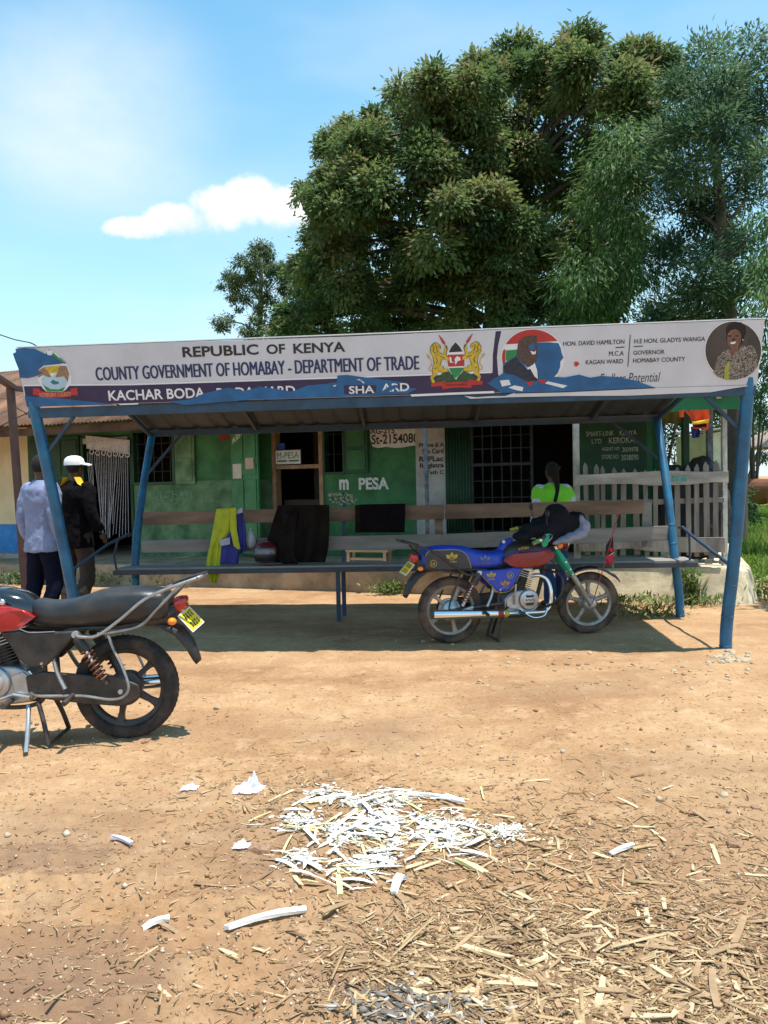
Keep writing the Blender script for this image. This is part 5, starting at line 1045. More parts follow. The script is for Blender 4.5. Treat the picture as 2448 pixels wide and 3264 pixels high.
# ================================================================== CLOTHES AND THINGS ON THE BENCH
def cloth(name, m, par, left, right, off, amp=.012, folds=3, n=16, solid=.006, plane=None, seed=0):
    plane = plane or (lambda px, py, o: bp(px, py, o)); rows = 26
    def samp(c, t):
        d = [0]; 
        for a, b in zip(c[:-1], c[1:]): d.append(d[-1]+math.hypot(b[0]-a[0], b[1]-a[1]))
        s_ = t*d[-1]; i = max(0, min(len(c)-2, next((j for j in range(len(c)-1) if d[j+1] >= s_), len(c)-2))); f_ = (s_-d[i])/max(1e-6, d[i+1]-d[i]); return (c[i][0]+(c[i+1][0]-c[i][0])*f_, c[i][1]+(c[i+1][1]-c[i][1])*f_)
    mb = MB(); rr = []
    for r in range(rows+1):
        t = r/rows; L_, R_ = samp(left, t), samp(right, t); row = []
        for c in range(n+1):
            q = c/n; px, py = L_[0]+(R_[0]-L_[0])*q, L_[1]+(R_[1]-L_[1])*q
            o = off + amp*(.35+t)*math.sin(folds*2*math.pi*q + 2.2*t + seed) + amp*.5*math.sin(7*t+5*q+seed*2)
            row.append(plane(px, py, o))
        rr.append(row)
    mb.loft(rr, False, False); return mb.build(name, m, par, smooth=180, solid=solid)
lime_c = mat('lime_cloth', (.42,.46,.02), .75, var=.15, scale=8); royal = mat('royal_blue_cloth', (.022,.030,.22), .75, var=.15, scale=8); greyp = mat('grey_reflective', (.38,.38,.46), .6, var=.1); darkcl = mat('dark_brown_cloth', (.013,.010,.009), .95, spec=.1, var=.4, scale=6); blackcl = mat('black_bag_cloth', (.006,.005,.0065), .95, spec=.1, var=.25, scale=8)
j = thing('work_jacket', 'lime and royal blue work jacket hung over the bench backrest', 'jacket', bp(720,1700,-.2), 0)
cloth('lime_body', lime_c, j, [(690,1622),(676,1700),(662,1770),(657,1800),(660,1830),(672,1858)], [(747,1618),(738,1690),(706,1735),(701,1795),(699,1830),(690,1858)], -.20, .014, 2.2)
cloth('lime_strip', lime_c, j, [(732,1620),(734,1690),(745,1740),(757,1752)], [(752,1618),(755,1690),(762,1730),(767,1750)], -.235, .008, 1)
cloth('blue_body', royal, j, [(737,1688),(712,1730),(703,1780),(702,1797)], [(752,1688),(757,1740),(761,1765),(760,1797)], -.215, .012, 1.6, seed=1)
cloth('blue_sleeve', royal, j, [(752,1630),(755,1680),(760,1730),(762,1768)], [(773,1620),(783,1680),(786,1740),(783,1756)], -.185, .012, 1.5, seed=2)
cloth('grey_patch', greyp, j, [(700,1722),(702,1741)], [(733,1713),(733,1735)], -.25, .004, 1); cloth('grey_patch', greyp, j, [(752,1628),(754,1640)], [(772,1618),(774,1633)], -.21, .004, 1)
dt = thing('dark_coat', 'very dark brown coat draped over the bench back and seat', 'coat', bp(950,1700,-.2), 0)
cloth('body', darkcl, dt, [(886,1611),(868,1668),(846,1735),(858,1794)], [(1049,1609),(1050,1680),(1047,1745),(1036,1792)], -.20, .030, 3.6, n=34); cloth('sleeve', darkcl, dt, [(905,1640),(885,1710),(880,1780),(900,1797)], [(950,1630),(940,1700),(938,1770),(950,1797)], -.25, .018, 1.2, seed=2)
bg = thing('black_cloth', 'flat black cloth hung square over the middle of the backrest', 'cloth', bp(1220,1650,-.1), 0)
cloth('panel', blackcl, bg, [(1150,1608),(1150,1650),(1151,1697)], [(1292,1605),(1291,1650),(1290,1697)], -.06, .006, 2); cloth('worn_edge', darkcl, bg, [(1132,1610),(1132,1698)], [(1153,1608),(1153,1698)], -.045, .004, 1)
pb = thing('plastic_bag', 'small knotted white plastic bag hanging beside the lime jacket', 'bag', bp(800,1712,-.1), 0)
clr = mat('thin_white_plastic', (.60,.60,.62), .4, var=.1, trans=.35); c_ = bp(799,1715,-.10)
MB().loft([[c_ + Vector((r_*math.cos(2*math.pi*i/16)*(1+.15*math.sin(3*i)), r_*.7*math.sin(2*math.pi*i/16), z)) for i in range(16)] for z, r_ in ((-.115,.012),(-.10,.035),(-.06,.055),(-.01,.052),(.04,.036),(.075,.018),(.09,.008),(.115,.016))]).build('sack', clr, pb, smooth=180)
# helmet on the seat
hc = Vector((on_y(848,1760,8.42).x, 8.42, .615)); hm = thing('helmet', 'dark red full face helmet with smoky visor on the bench seat', 'helmet', hc, 0)
hs = mat('helmet_red_shell', (.10,.012,.016), .3, var=.2, coat=.5); hsm = MB(); rings = []
for i in range(15):
    t = -.62*math.pi/2 + (.62*math.pi/2+math.pi/2)*i/14; r_ = .132*math.cos(t)+.002; rings.append([hc + Vector((r_*math.cos(2*math.pi*k/24), r_*1.12*math.sin(2*math.pi*k/24), .118+.135*math.sin(t))) for k in range(24)])
ho = hsm.loft(rings).build('shell', hs, hm, smooth=180)
def hpt(an, el, r_): return hc + Vector((r_*math.cos(el)*math.sin(an), -r_*1.1*math.cos(el)*math.cos(an), .118+r_*math.sin(el)))
for nm, m_, e0, e1, r_ in (('visor', mat('visor_grey', (.12,.12,.14), .15, coat=.5), -.12, .42, .139), ('chin_bar', mat('helmet_black', (.015,.014,.016), .4), -.62, -.14, .142)):
    MB().loft([[hpt(-1.0+2.0*k/14, e0+(e1-e0)*i/6, r_) for k in range(15)] for i in range(7)], False, False).build(nm, m_, ho, smooth=180, solid=.008)
MB().torus(hc+Vector((0,0,.03)), (0,0,1), .110, .010, 24, 6).build('rim_trim', mat('helmet_black', (.015,.014,.016), .4), ho, smooth=60)
# ---- jacket thrown over the blue motorcycle's bars
jk = thing('draped_jacket', 'black jacket with grey lining thrown over the handlebars of the blue motorcycle', 'jacket', bw_(.9,0,.95), 0)
def lump(name, m, blobs, par, vox, amp, seed):
    mb = MB()
    for c, r_ in blobs: mb.ball(c, r_, 16, 10)
    o = mb.build(name, m, par, remesh=vox); t = bpy.data.textures.new(name, 'CLOUDS'); t.noise_scale = .11
    d = o.modifiers.new('folds', 'DISPLACE'); d.texture = t; d.strength = amp; d.texture_coords = 'GLOBAL'; return o
def jp(px, py, y): return on_y(px, py, y)
dkj = mat('charcoal_jacket', (.010,.010,.014), .9, var=.25, scale=8, spec=.15)
lump('jacket_body', dkj, [(jp(1772,1650,7.12),(0.128,0.115,0.128)),(jp(1745,1685,7.1),(0.154,0.141,0.115)),(jp(1800,1672,7.14),(0.141,0.128,0.109)),(jp(1835,1655,7.2),(0.090,0.102,0.077)),(jp(1700,1690,7.0),(0.115,0.128,0.070)),(jp(1775,1625,7.12),(0.064,0.064,0.064)),(jp(1665,1710,6.95),(0.090,0.102,0.051)),(jp(1750,1720,7.1),(0.115,0.128,0.064)),(jp(1720,1665,7.1),(0.077,0.090,0.064))], jk, .012, .05, 1)
lump('lining', mat('grey_lining', (.24,.24,.30), .8, var=.1), [(jp(1862,1680,7.12),(0.058,0.077,0.070)),(jp(1848,1700,7.08),(0.070,0.077,0.051)),(jp(1825,1712,7.05),(0.077,0.077,0.041)),(jp(1795,1722,7.03),(0.077,0.077,0.036)),(jp(1852,1658,7.14),(0.038,0.064,0.058)),(jp(1770,1728,7.03),(0.058,0.064,0.028))], jk, .01, .03, 2)

# ================================================================== PORCH THINGS
cj = thing('orange_jacket', 'orange safety jacket with yellow band hanging under the green fascia', 'jacket', B(.75, .0, 1.95), -BA)
def pp(w): return lambda px, py, o: on_plane(px, py, BP0 + BY*(w+o), BY)
org = mat('safety_orange', (.85,.085,.012), .75, var=.1); yb = mat('yellow_band', (.85,.62,.02), .5)
cloth('body', org, cj, [(2180,1307),(2200,1330),(2208,1350),(2208,1366)], [(2258,1305),(2262,1330),(2258,1355),(2256,1368)], .02, .03, 2, plane=pp(.0)); cloth('sleeve', org, cj, [(2165,1308),(2166,1330)], [(2180,1307),(2180,1330)], .0, .01, 1, plane=pp(.0)); cloth('hanging_cuff', org, cj, [(2246,1362),(2250,1370)], [(2256,1358),(2256,1370)], -.02, .004, 1, plane=pp(.0))
cloth('reflective_band', yb, cj, [(2206,1345),(2209,1353)], [(2260,1337),(2258,1347)], -.035, .008, 1, plane=pp(.0)); cloth('collar_opening', darkcl, cj, [(2212,1356),(2212,1362)], [(2252,1350),(2252,1360)], -.04, .004, 1, plane=pp(.0))
bc_ = thing('blue_garment', 'dark blue garment hanging below the orange jacket', 'garment', B(.75, .1, 1.8), -BA)
cloth('panel', mat('dark_blue_cloth', (.02,.035,.20), .8), bc_, [(2202,1360),(2204,1385),(2208,1397)], [(2228,1362),(2232,1375),(2230,1393)], .1, .015, 1.5, plane=pp(.0))
hp = thing('tarpaulin_heap', 'heap under a black tarpaulin behind the picket fence', 'tarpaulin', B(.72, .6, .42), -BA)
lump('cover', mat('black_tarp', (.018,.014,.014), .6, var=.3, scale=4), [(B(.55,.75,1.25),(.30,.25,.36)),(B(.85,.7,1.3),(.26,.25,.40)),(B(.7,.75,.85),(.42,.32,.45)),(B(1.0,.75,1.0),(.18,.22,.45))], hp, .025, .06, 4)
stl = thing('low_stool', 'low pale wooden stool on the porch edge seen under the bench', 'stool', B(-3.9, .25, .36), -BA)
wd = mat('pale_new_wood', (.50,.40,.27), .8, var=.2, scale=6, stretch=(.3,1,1))
su0, _ = on_b(1108, 1755, .25); su1, _ = on_b(1245, 1755, .25)
part('top', wd, (su0,su1,.12,.40,.53,.56), parent=stl, bevel=.004)
for u in (su0+.03, su1-.07):
    for w in (.14,.35): part('leg', wd, (u,u+.04,w,w+.03,.36,.53), parent=stl)
part('stretcher', wd, (su0+.07,su1-.07,.15,.17,.42,.45), parent=stl)
# bead curtain in the left doorway: lace valance and strands blown together
bcn = thing('bead_curtain', 'white lace valance with long strands hanging in the dark doorway', 'curtain', B(-8.4, 1.15, .5), -BA)
lace = mat('white_lace', (.50,.50,.53), .85, var=.2, scale=30); wpl = lambda px, py, o: on_plane(px, py, BP0 + BY*(1.13+o), BY)
cloth('valance', lace, bcn, [(273,1388),(276,1430)], [(414,1402),(414,1448)], .0, .012, 5, plane=wpl)
for i in range(7): 
    c = wpl(292+19*i, 1440+1.5*i+(2 if i % 2 else 0), -.02); MB().torus(c, BY, .040, .009, 20, 6, .4).build('lace_scallop', lace, bcn, smooth=60)
strand = mat('pale_strand', (.38,.38,.42), .5, var=.3, scale=30)
for i in range(24):
    x0 = 278+5.6*i; xe = 318+ (x0-278)*.38 + rnd.uniform(-7,7); ye = rnd.uniform(1660,1722)
    if i > 17: xe = 350+(i-17)*10; ye = rnd.uniform(1690,1716)
    if i < 5 : xe = x0+rnd.uniform(4,12); ye = rnd.uniform(1520,1600)
    mb = MB(); mb.tube(bend([wpl(x0,1440,.0), wpl(x0+(xe-x0)*.25,1440+(ye-1440)*.38,-.02), wpl(x0+(xe-x0)*.7,1440+(ye-1440)*.75,-.03), wpl(xe,ye,-.03)],3), .0055, 5); mb.build('strand', strand, bcn, smooth=60)
# brown steel post with arm at the far left, and the overhead wire
bs_ = mat('brown_steel', (.075,.04,.038), .55, var=.25, scale=6); bpst = thing('steel_post', 'brown square steel post with a bent arm at the far left', 'post', (on_y(80,1860,9.3).x, 9.3, 0), 0)
t0 = on_y(33,1235,9.0); b0 = on_y(78,1860,9.3); b0.z = -.05; b0.x += .02
mb = MB(); mb.bar(b0, t0, .075, .075, (0,1,0)); mb.build('shaft', bs_, bpst, bevel=.008); mb = MB(); mb.bar(t0+Vector((.03,0,.0)), on_y(-60,1170,8.2), .07, .06); mb.build('arm', bs_, bpst, bevel=.006)
mb = MB(); mb.bar(t0+Vector((0,.05,.0)), t0+Vector((.3,2.2,.10)), .06, .06); mb.build('arm', bs_, bpst, bevel=.006)
wr = MB(); wr.tube(bend([on_y(-400,930,16), on_y(0,1067,14), on_y(60,1085,13.2), on_y(118,1104,12.4), on_y(200,1190,12.2)]), .011, 6); tag(wr.build('overhead_wire', blkm), 'thin dark wire sagging into the roof at the left edge', 'wire')
# ================================================================== TREES AND PLANTS
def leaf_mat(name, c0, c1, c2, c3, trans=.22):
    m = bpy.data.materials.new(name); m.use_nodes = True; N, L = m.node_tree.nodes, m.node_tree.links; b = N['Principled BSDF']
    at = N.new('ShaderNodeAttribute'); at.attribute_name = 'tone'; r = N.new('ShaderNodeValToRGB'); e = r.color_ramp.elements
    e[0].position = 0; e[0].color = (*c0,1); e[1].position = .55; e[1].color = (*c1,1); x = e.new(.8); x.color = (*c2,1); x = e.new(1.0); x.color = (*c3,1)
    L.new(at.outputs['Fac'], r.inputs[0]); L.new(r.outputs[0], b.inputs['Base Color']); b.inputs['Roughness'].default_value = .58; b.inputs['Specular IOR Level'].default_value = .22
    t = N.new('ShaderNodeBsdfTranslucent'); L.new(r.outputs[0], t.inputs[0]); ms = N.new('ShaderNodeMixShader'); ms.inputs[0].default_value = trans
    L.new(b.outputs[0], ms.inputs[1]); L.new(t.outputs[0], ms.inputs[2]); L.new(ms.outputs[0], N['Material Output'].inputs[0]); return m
def nrmz(a): return a/np.maximum(np.linalg.norm(a, axis=1, keepdims=True), 1e-6)
def leaf_quads(C, D, Nn, Ln, Wd):
    S_ = nrmz(np.cross(D, Nn)); N2 = nrmz(np.cross(S_, D)); n = len(C); l, w = Ln[:,None], Wd[:,None]
    V = np.empty((n,4,3)); V[:,0] = C; V[:,1] = C + D*l*.45 + S_*w*.5 + N2*w*.12; V[:,2] = C + D*l - N2*l*.06; V[:,3] = C + D*l*.45 - S_*w*.5 + N2*w*.12
    return V.reshape(-1,3), np.arange(4*n).reshape(-1,4)
def crown(lobes, per, tuft, ln, wd, droop, tip=.16, hollow=.55, rng=NR, flat=1.0, sig=.5, pil=.46):
    """lobes: (centre, radius) > pillows on each lobe's shell > tufts over each pillow's outer side > hanging leaves"""
    Vs, Ts = [], []
    for c, r in lobes:
        npil = max(3, int(13*min(1.6, r)**.6)); dl = nrmz(rng.normal(size=(npil,3)) + np.array([0,-.35,.35])); pc = np.array(c) + dl*(r*(hollow+(1-hollow)*rng.random(npil)**.5))[:,None]
        pr = r*pil*rng.uniform(.65,1.25,npil); ptone = np.clip(rng.normal(.45,.17,npil), .05, .78)
        k = max(3, int(per*r*r/npil)); P = np.repeat(np.arange(npil), k); nt = npil*k
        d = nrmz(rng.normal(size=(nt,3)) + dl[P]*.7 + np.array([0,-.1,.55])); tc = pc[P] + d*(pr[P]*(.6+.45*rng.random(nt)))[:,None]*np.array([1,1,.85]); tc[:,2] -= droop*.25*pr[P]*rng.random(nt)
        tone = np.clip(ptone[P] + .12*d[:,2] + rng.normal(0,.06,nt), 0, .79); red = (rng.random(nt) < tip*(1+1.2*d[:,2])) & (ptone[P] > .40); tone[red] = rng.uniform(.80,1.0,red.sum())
        m = tuft; T = np.repeat(np.arange(nt), m); N_ = nt*m
        off = rng.normal(size=(N_,3))*np.array([sig,sig,sig*.7])*ln*1.5; off[:,2] -= np.abs(rng.normal(size=N_))*droop*ln
        C = tc[T] + off; D = nrmz(d[T]*.55 + off/ln*.35 + rng.normal(size=(N_,3))*.30 + np.array([0,0,-droop])); Nn = nrmz(d[T]*.75 + rng.normal(size=(N_,3))*.45 + np.array([0,-.1,.85]))
        V, F = leaf_quads(C, D, Nn, ln*rng.uniform(.5,1.4,N_), wd*rng.uniform(.55,1.3,N_)); Vs.append(V); Ts.append(np.repeat(np.clip(tone[T] + rng.normal(0,.05,N_), 0, 1), 4))
    V = np.concatenate(Vs); return V, np.arange(len(V)).reshape(-1,4), np.concatenate(Ts)
bark = mat('bark', (.075,.055,.042), .95, var=.4, scale=5, stretch=(1,1,.25), bump=.9, bscale=14); bark_pale = mat('bark_pale', (.22,.17,.13), .9, var=.4, scale=5, stretch=(1,1,.25), bump=.6, bscale=14)
def tree(label, base, trunk, lobes, per, tuft, ln, wd, droop, lm, tr0, bm=bark, group=None, limbs=True, **kw):
    t = thing('tree', label, 'tree', base, 0, group); M = Vector(base)
    V, F, T = crown(lobes, per, tuft, ln, wd, droop, **kw); V = V - np.array(base)
    me = np_mesh('crown', V, F, lm, T); o = bpy.data.objects.new('crown', me); COL.objects.link(o); o.parent = t; o['kind'] = 'stuff'
    mb = MB(); P = bend(trunk, 5); R = [tr0*(1-.72*i/(len(P)-1)) for i in range(len(P))]; mb.tube(P, R, 12)
    if limbs:
        for i, (c, r) in enumerate(lobes):
            c = Vector(c); zz = max(trunk[0][2] + .28*(trunk[-1][2]-trunk[0][2]), min(c.z-1.1*r, trunk[-1][2])); k = min(range(len(P)), key=lambda q: abs(P[q].z-zz)); a = P[k]
            mid = a.lerp(c, .5) + Vector((rnd.uniform(-.3,.3), rnd.uniform(-.3,.3), .22*(c-a).length*rnd.uniform(.2,1))); L_ = bend([a, mid, c], 4); mb.tube(L_, [max(.018, R[k]*.45*(1-.85*q/(len(L_)-1))) for q in range(len(L_))], 6)
    mb.build('trunk', bm, t, smooth=60, kind='stuff' if limbs else None); return t
def LB(lst, d, spread, rng, k=.78): return [(tuple(on_y(px, py, d + (rng.random()-.5)*2*spread)), r*k*d/FPX) for px, py, r in lst]
g1 = leaf_mat('leaf_broad_dark', (.045,.090,.034), (.135,.205,.065), (.26,.295,.095), (.28,.19,.115), .42); g2 = leaf_mat('leaf_feathery', (.034,.080,.046), (.090,.165,.080), (.17,.25,.10), (.25,.29,.13), .42); g3 = leaf_mat('leaf_narrow_light', (.035,.09,.025), (.09,.19,.05), (.16,.26,.085), (.27,.33,.15), .4)
g4 = leaf_mat('leaf_far_eucalypt', (.03,.065,.03), (.08,.125,.045), (.15,.17,.06), (.17,.14,.07)); g5 = leaf_mat('leaf_bush', (.015,.045,.012), (.045,.10,.025), (.10,.17,.045), (.17,.2,.07))
rT = np.random.default_rng(5)
L1 = [(1090,440,75),(1040,520,60),(985,590,38),(955,625,22),(1120,600,105),(1060,560,50),(1200,480,115),(1130,470,70),(1330,330,105),(1380,300,85),(1290,420,120),(1450,470,150),(1540,270,105),(1610,190,80),(1670,125,48),(1620,320,140),(1740,230,115),(1840,140,72),(1880,130,55),(1900,230,115),(1990,200,80),(2070,190,75),(1780,380,150),(1950,350,130),(2080,320,105),(1150,760,130),(1080,880,115),(1010,960,95),(955,1000,60),(1300,620,150),(1250,850,150),(1420,720,170),(1400,950,160),(1570,560,160),(1600,800,170),(1560,1000,150),(1720,620,160),(1750,850,160),(1720,1020,130),(1870,560,140),(1900,760,150),(1900,950,140),(2020,520,120),(1130,1000,115),(1250,1040,110),(1000,890,85),(1065,790,95),(945,1040,75),(1095,690,95),(1010,1050,80),(1480,330,100)]
L1 = [(a, b+max(0, (420-b)*.10), c) for a, b, c in L1]
b1 = on_y(1560,1560,22.5); b1.z = 0
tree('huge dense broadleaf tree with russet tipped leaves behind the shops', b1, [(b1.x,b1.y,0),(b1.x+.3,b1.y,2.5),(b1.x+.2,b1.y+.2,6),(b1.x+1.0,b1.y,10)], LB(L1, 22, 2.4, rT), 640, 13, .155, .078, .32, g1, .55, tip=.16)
L2 = [(a, b, c*1.15) for a, b, c in [(2190,260,60),(2235,165,42),(2300,150,45),(2375,130,40),(2405,110,26),(2410,230,60),(2290,280,70),(2200,380,70),(2340,350,70),(2430,360,50),(2150,480,75),(2230,540,70),(2335,500,55),(2430,540,55),(2170,680,75),(2270,700,65),(2400,740,50),(2150,840,80),(2240,880,80),(2340,930,70),(2435,900,45),(2200,1000,85),(2330,1040,75),(2110,1040,80),(2120,600,60),(2100,420,60),(2360,640,70),(2300,820,80),(2260,420,70),(2380,450,60)]]
L2 = [(a, b+max(0, (420-b)*.12), c) for a, b, c in L2]
b2 = on_y(2338,1560,16); b2.z = 0
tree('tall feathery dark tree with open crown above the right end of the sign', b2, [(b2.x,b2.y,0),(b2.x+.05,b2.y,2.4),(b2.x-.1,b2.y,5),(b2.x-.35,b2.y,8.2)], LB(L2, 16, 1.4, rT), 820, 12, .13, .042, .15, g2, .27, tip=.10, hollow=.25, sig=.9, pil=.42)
L3 = [(1960,415,45),(1985,480,70),(1950,580,85),(2015,610,75),(1925,700,85),(2025,730,75),(1890,840,75),(1850,900,55),(2000,860,75),(1930,940,65),(1880,1000,50)]
b3 = on_y(1965,1560,18.0); b3.z = 0
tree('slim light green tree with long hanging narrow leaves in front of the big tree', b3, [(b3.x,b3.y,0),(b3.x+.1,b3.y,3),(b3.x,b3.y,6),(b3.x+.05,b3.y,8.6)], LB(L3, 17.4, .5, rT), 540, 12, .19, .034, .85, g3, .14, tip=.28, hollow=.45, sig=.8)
L4 = [(850,805,48),(800,850,42),(735,895,36),(890,880,42),(760,960,30),(715,1030,28),(865,985,38),(820,1050,36),(925,905,38),(905,1045,50),(960,1040,55),(770,905,30),(830,920,26)]
b4 = on_y(835,1560,42); b4.z = 0
tree('small distant eucalyptus with open crown left of the big tree', b4, [(b4.x,b4.y,0),(b4.x-.2,b4.y,5),(b4.x+.1,b4.y,9.5),(b4.x+.3,b4.y,13.5)], LB(L4, 42, 1.5, rT, 1.05), 300, 12, .17, .075, .5, g4, .30, bark_pale, tip=.08, hollow=.3, pil=.36)
b6 = on_y(2520,1560,14); b6.z = 0
tree('bright leaved tree at the right edge of the picture', b6, [(b6.x,b6.y,0),(b6.x,b6.y,2.5),(b6.x-.1,b6.y,5.6)], LB([(2445,690,45),(2425,830,55),(2450,930,60),(2520,780,90),(2440,1010,45),(2540,900,90)], 14, .6, rT), 560, 12, .17, .036, .9, g3, .14, tip=.2, hollow=.3)
# bushes behind the building and along the field
def bush(label, lob, d, lm=g5, per=430, ln=.12, wd=.055, dens=11, group='bushes behind the shops'):
    L_ = LB(lob, d, .5, rT); c = L_[0][0]; t = thing('bush', label, 'bush', (c[0], c[1], 0), 0, group)
    V, F, T = crown(L_, per, dens, ln, wd, .3, tip=.05); V = V - np.array((c[0], c[1], 0)); me = np_mesh('foliage', V, F, lm, T); o = bpy.data.objects.new('foliage', me); COL.objects.link(o); o.parent = t; o['kind'] = 'stuff'
    mb = MB()
    for q, r in L_: mb.tube(bend([(c[0]+rnd.uniform(-.2,.2), c[1], -.1), (.5*(c[0]+q[0]), q[1], q[2]*.5), q], 3), [.05,.045,.04,.035,.03,.02,.012], 6)
    mb.build('stem', bark, t, smooth=60, kind='stuff'); return t
bush('light green bush topping the sign between the two portraits', [(1850,1010,60),(1790,1045,50),(1910,1040,50),(1860,1080,70),(1850,1200,80)], 18.5)
bush('dark bush filling the gap under the feathery tree', [(2060,1030,70),(2140,1050,70),(2100,1150,90),(2200,1150,90)], 19, g2)
bush('leafy bush seen through the porch opening', [(2120,1350,60),(2180,1300,60),(2090,1420,50),(2150,1440,60),(2250,1330,60)], 26, g5); bush('dark hedge tree behind the small outhouse', [(2250,1250,90),(2330,1330,90),(2290,1420,70),(2200,1230,80)], 30, g2, 330)
bush('bushy green tree right of the leaning front post', [(2400,1150,60),(2430,1230,60),(2390,1290,50),(2440,1320,50)], 24, g2, 430); bush('low hedge behind the far hut', [(2350,1420,60),(2420,1430,60),(2390,1380,50),(2460,1420,60),(2480,1300,90)], 34, g5, 300)
bush('shady shrub beside the brown cow', [(2375,1600,26),(2380,1640,24),(2362,1570,24),(2355,1630,22)], 19, g5)
# tall grass over the field
rg = np.random.default_rng(3); n = 26000
px = rg.uniform(2040, 2600, n); dd = 11.2 + 24*rg.random(n)**1.3; X = (px-1224)/FPX*dd*1.02; keep = ~((np.abs(X-8.3) < 0)); C = np.stack([X, dd, np.full(n,.0)], 1)
near = dd < 14; hgt = np.where(near, .08, .20)*rg.uniform(.5,1.4,n); D = nrmz(np.stack([rg.normal(0,.25,n), rg.normal(0,.25,n), np.ones(n)],1)); V, F = leaf_quads(C, D, nrmz(np.stack([rg.normal(0,.5,n), -np.ones(n), rg.normal(0,.3,n)],1)), hgt, rg.uniform(.015,.04,n))
gm = leaf_mat('grass_blade', (.09,.18,.02), (.19,.31,.045), (.32,.38,.08), (.45,.43,.16), .45)
o = bpy.data.objects.new('tall_grass', np_mesh('tall_grass', V, F, gm, np.repeat(rg.random(n),4))); COL.objects.link(o); tag(o, 'tall sunlit grass covering the field on the right', 'grass', kind='stuff')
# weeds along the porch kerb
wg = leaf_mat('weed_leaf', (.05,.10,.025), (.13,.21,.05), (.23,.29,.09), (.36,.34,.14), .3)
def weed(label, px, py, h, spread, nl, z=0.0, lw=.022, ll=.07, group='weeds along the porch kerb'):
    c = on_z(px, py, z); R_ = np.random.default_rng(int(px*7+py)); d = nrmz(np.stack([R_.normal(0,1,nl), R_.normal(0,1,nl), np.abs(R_.normal(0,.7,nl))+.15],1)); st = R_.random(nl)
    C = np.array(c) + np.stack([R_.normal(0,spread*.45,nl), R_.normal(0,spread*.22,nl), st*h*.85],1); D = nrmz(d + np.array([0,0,.25])); V, F = leaf_quads(C, D, nrmz(np.array([0,-.3,1.0]) + R_.normal(0,.4,(nl,3))), ll*R_.uniform(.6,1.4,nl), lw*R_.uniform(.7,1.3,nl))
    # thin stems
    S_ = []; 
    t = thing('weed', label, 'weed', c, 0, group); me = np_mesh('leaves', V-np.array(c), F, wg, np.repeat(R_.random(nl),4)); o = bpy.data.objects.new('leaves', me); COL.objects.link(o); o.parent = t; o['kind'] = 'stuff'
    mb = MB()
    for i in range(0, nl, max(1, nl//14)): mb.tube([(C[i][0]-c.x, C[i][1]-c.y, -.01), tuple(C[i]-np.array(c))], .003, 5)
    mb.build('stem', wg, t, world=False, kind='stuff'); return t
for lab, px, py, h, sp_, nl in (('low weeds at the kerb under the cream wall', 60,1862,.20,.5,260), ('low weed patch at the kerb beside the brown steel post',130,1862,.20,.35,200), ('weed patch on the kerb left of the rear left pole', 360,1862,.18,.5,260), ('weeds between the rear left pole and the lime jacket', 560,1862,.20,.5,300), ('weeds on the kerb below the lime jacket hem', 760,1864,.20,.5,280), ('thin weeds on the kerb below the dark coat', 960,1866,.14,.6,160),
        ('bright weed clump growing by the pale boulder', 1235,1895,.17,.28,260), ('weeds beside the tail of the blue motorcycle', 1345,1880,.20,.25,200), ('weeds at the kerb right of the pennant', 1985,1930,.12,.45,150), ('weeds at the kerb between the two right poles', 2085,1932,.12,.4,120), ('weed clump at the kerb near the front right pole', 2255,1930,.12,.35,120), ('weeds rounding the right end of the porch', 2385,1915,.18,.5,320), ('trodden weeds in the shelter shade by the rear right pole', 2085,1965,.09,.45,190), ('weeds in the grass right of the porch end', 2430,1870,.16,.4,260)):
    weed(lab, px, py, h, sp_, nl)
weed('tall leafy weed standing behind the rear right pole', 2200, 1926, .46, .13, 110, lw=.035, ll=.12)
# ================================================================== FAR THINGS ON THE RIGHT
oh = thing('outhouse', 'small pale yellow outhouse behind the porch posts', 'building', (on_y(2240,1500,21).x, 21, 0), 0); yw = mat('shaded_plaster', (.46,.38,.20), .9, var=.15); pw = mat('sunlit_plaster', (.60,.50,.36), .9, var=.1)  # shaded left face and sunlit right face put into two plaster colours
x0, x1, x2 = on_y(2178,1450,21).x, on_y(2246,1450,21).x, on_y(2308,1450,21).x; zt = on_y(2240,1388,21).z
MB().hexa([Vector(p) for p in ((x0,21.5,-.1),(x1,20.7,-.1),(x1+.7,21.7,-.1),(x0+.6,22.4,-.1),(x0,21.5,zt),(x1,20.7,zt+.05),(x1+.7,21.7,zt+.05),(x0+.6,22.4,zt))]).build('side_wall', yw, oh)
MB().hexa([Vector(p) for p in ((x1+.01,20.68,-.1),(x2,20.9,-.1),(x2,22.2,-.1),(x1+.6,22.2,-.1),(x1+.01,20.68,zt),(x2,20.9,zt+.1),(x2,22.2,zt+.1),(x1+.6,22.2,zt))]).build('front_wall', pw, oh)
MB().box((x1+.2,20.66,0),(x1+.42,20.72,1.8)).build('door', grime_wood, oh)
MB().hexa([Vector(p) for p in ((x0-.1,21.5,zt+.06),(x1,20.55,zt+.12),(x2+.1,20.7,zt+.16),(x0+.6,22.5,zt+.1),(x0-.1,21.5,zt+.09),(x1,20.55,zt+.15),(x2+.1,20.7,zt+.19),(x0+.6,22.5,zt+.13))]).build('roof', tin, oh)
ht = thing('open_hut', 'open hut with a rusty tin roof at the right edge of the field', 'hut', (on_y(2470,1500,25).x, 25, 0), 0); hx, hz = on_y(2375,1420,25).x, on_y(2400,1425,25).z; ax_, az_ = on_y(2480,1350,25).x, on_y(2480,1360,25).z
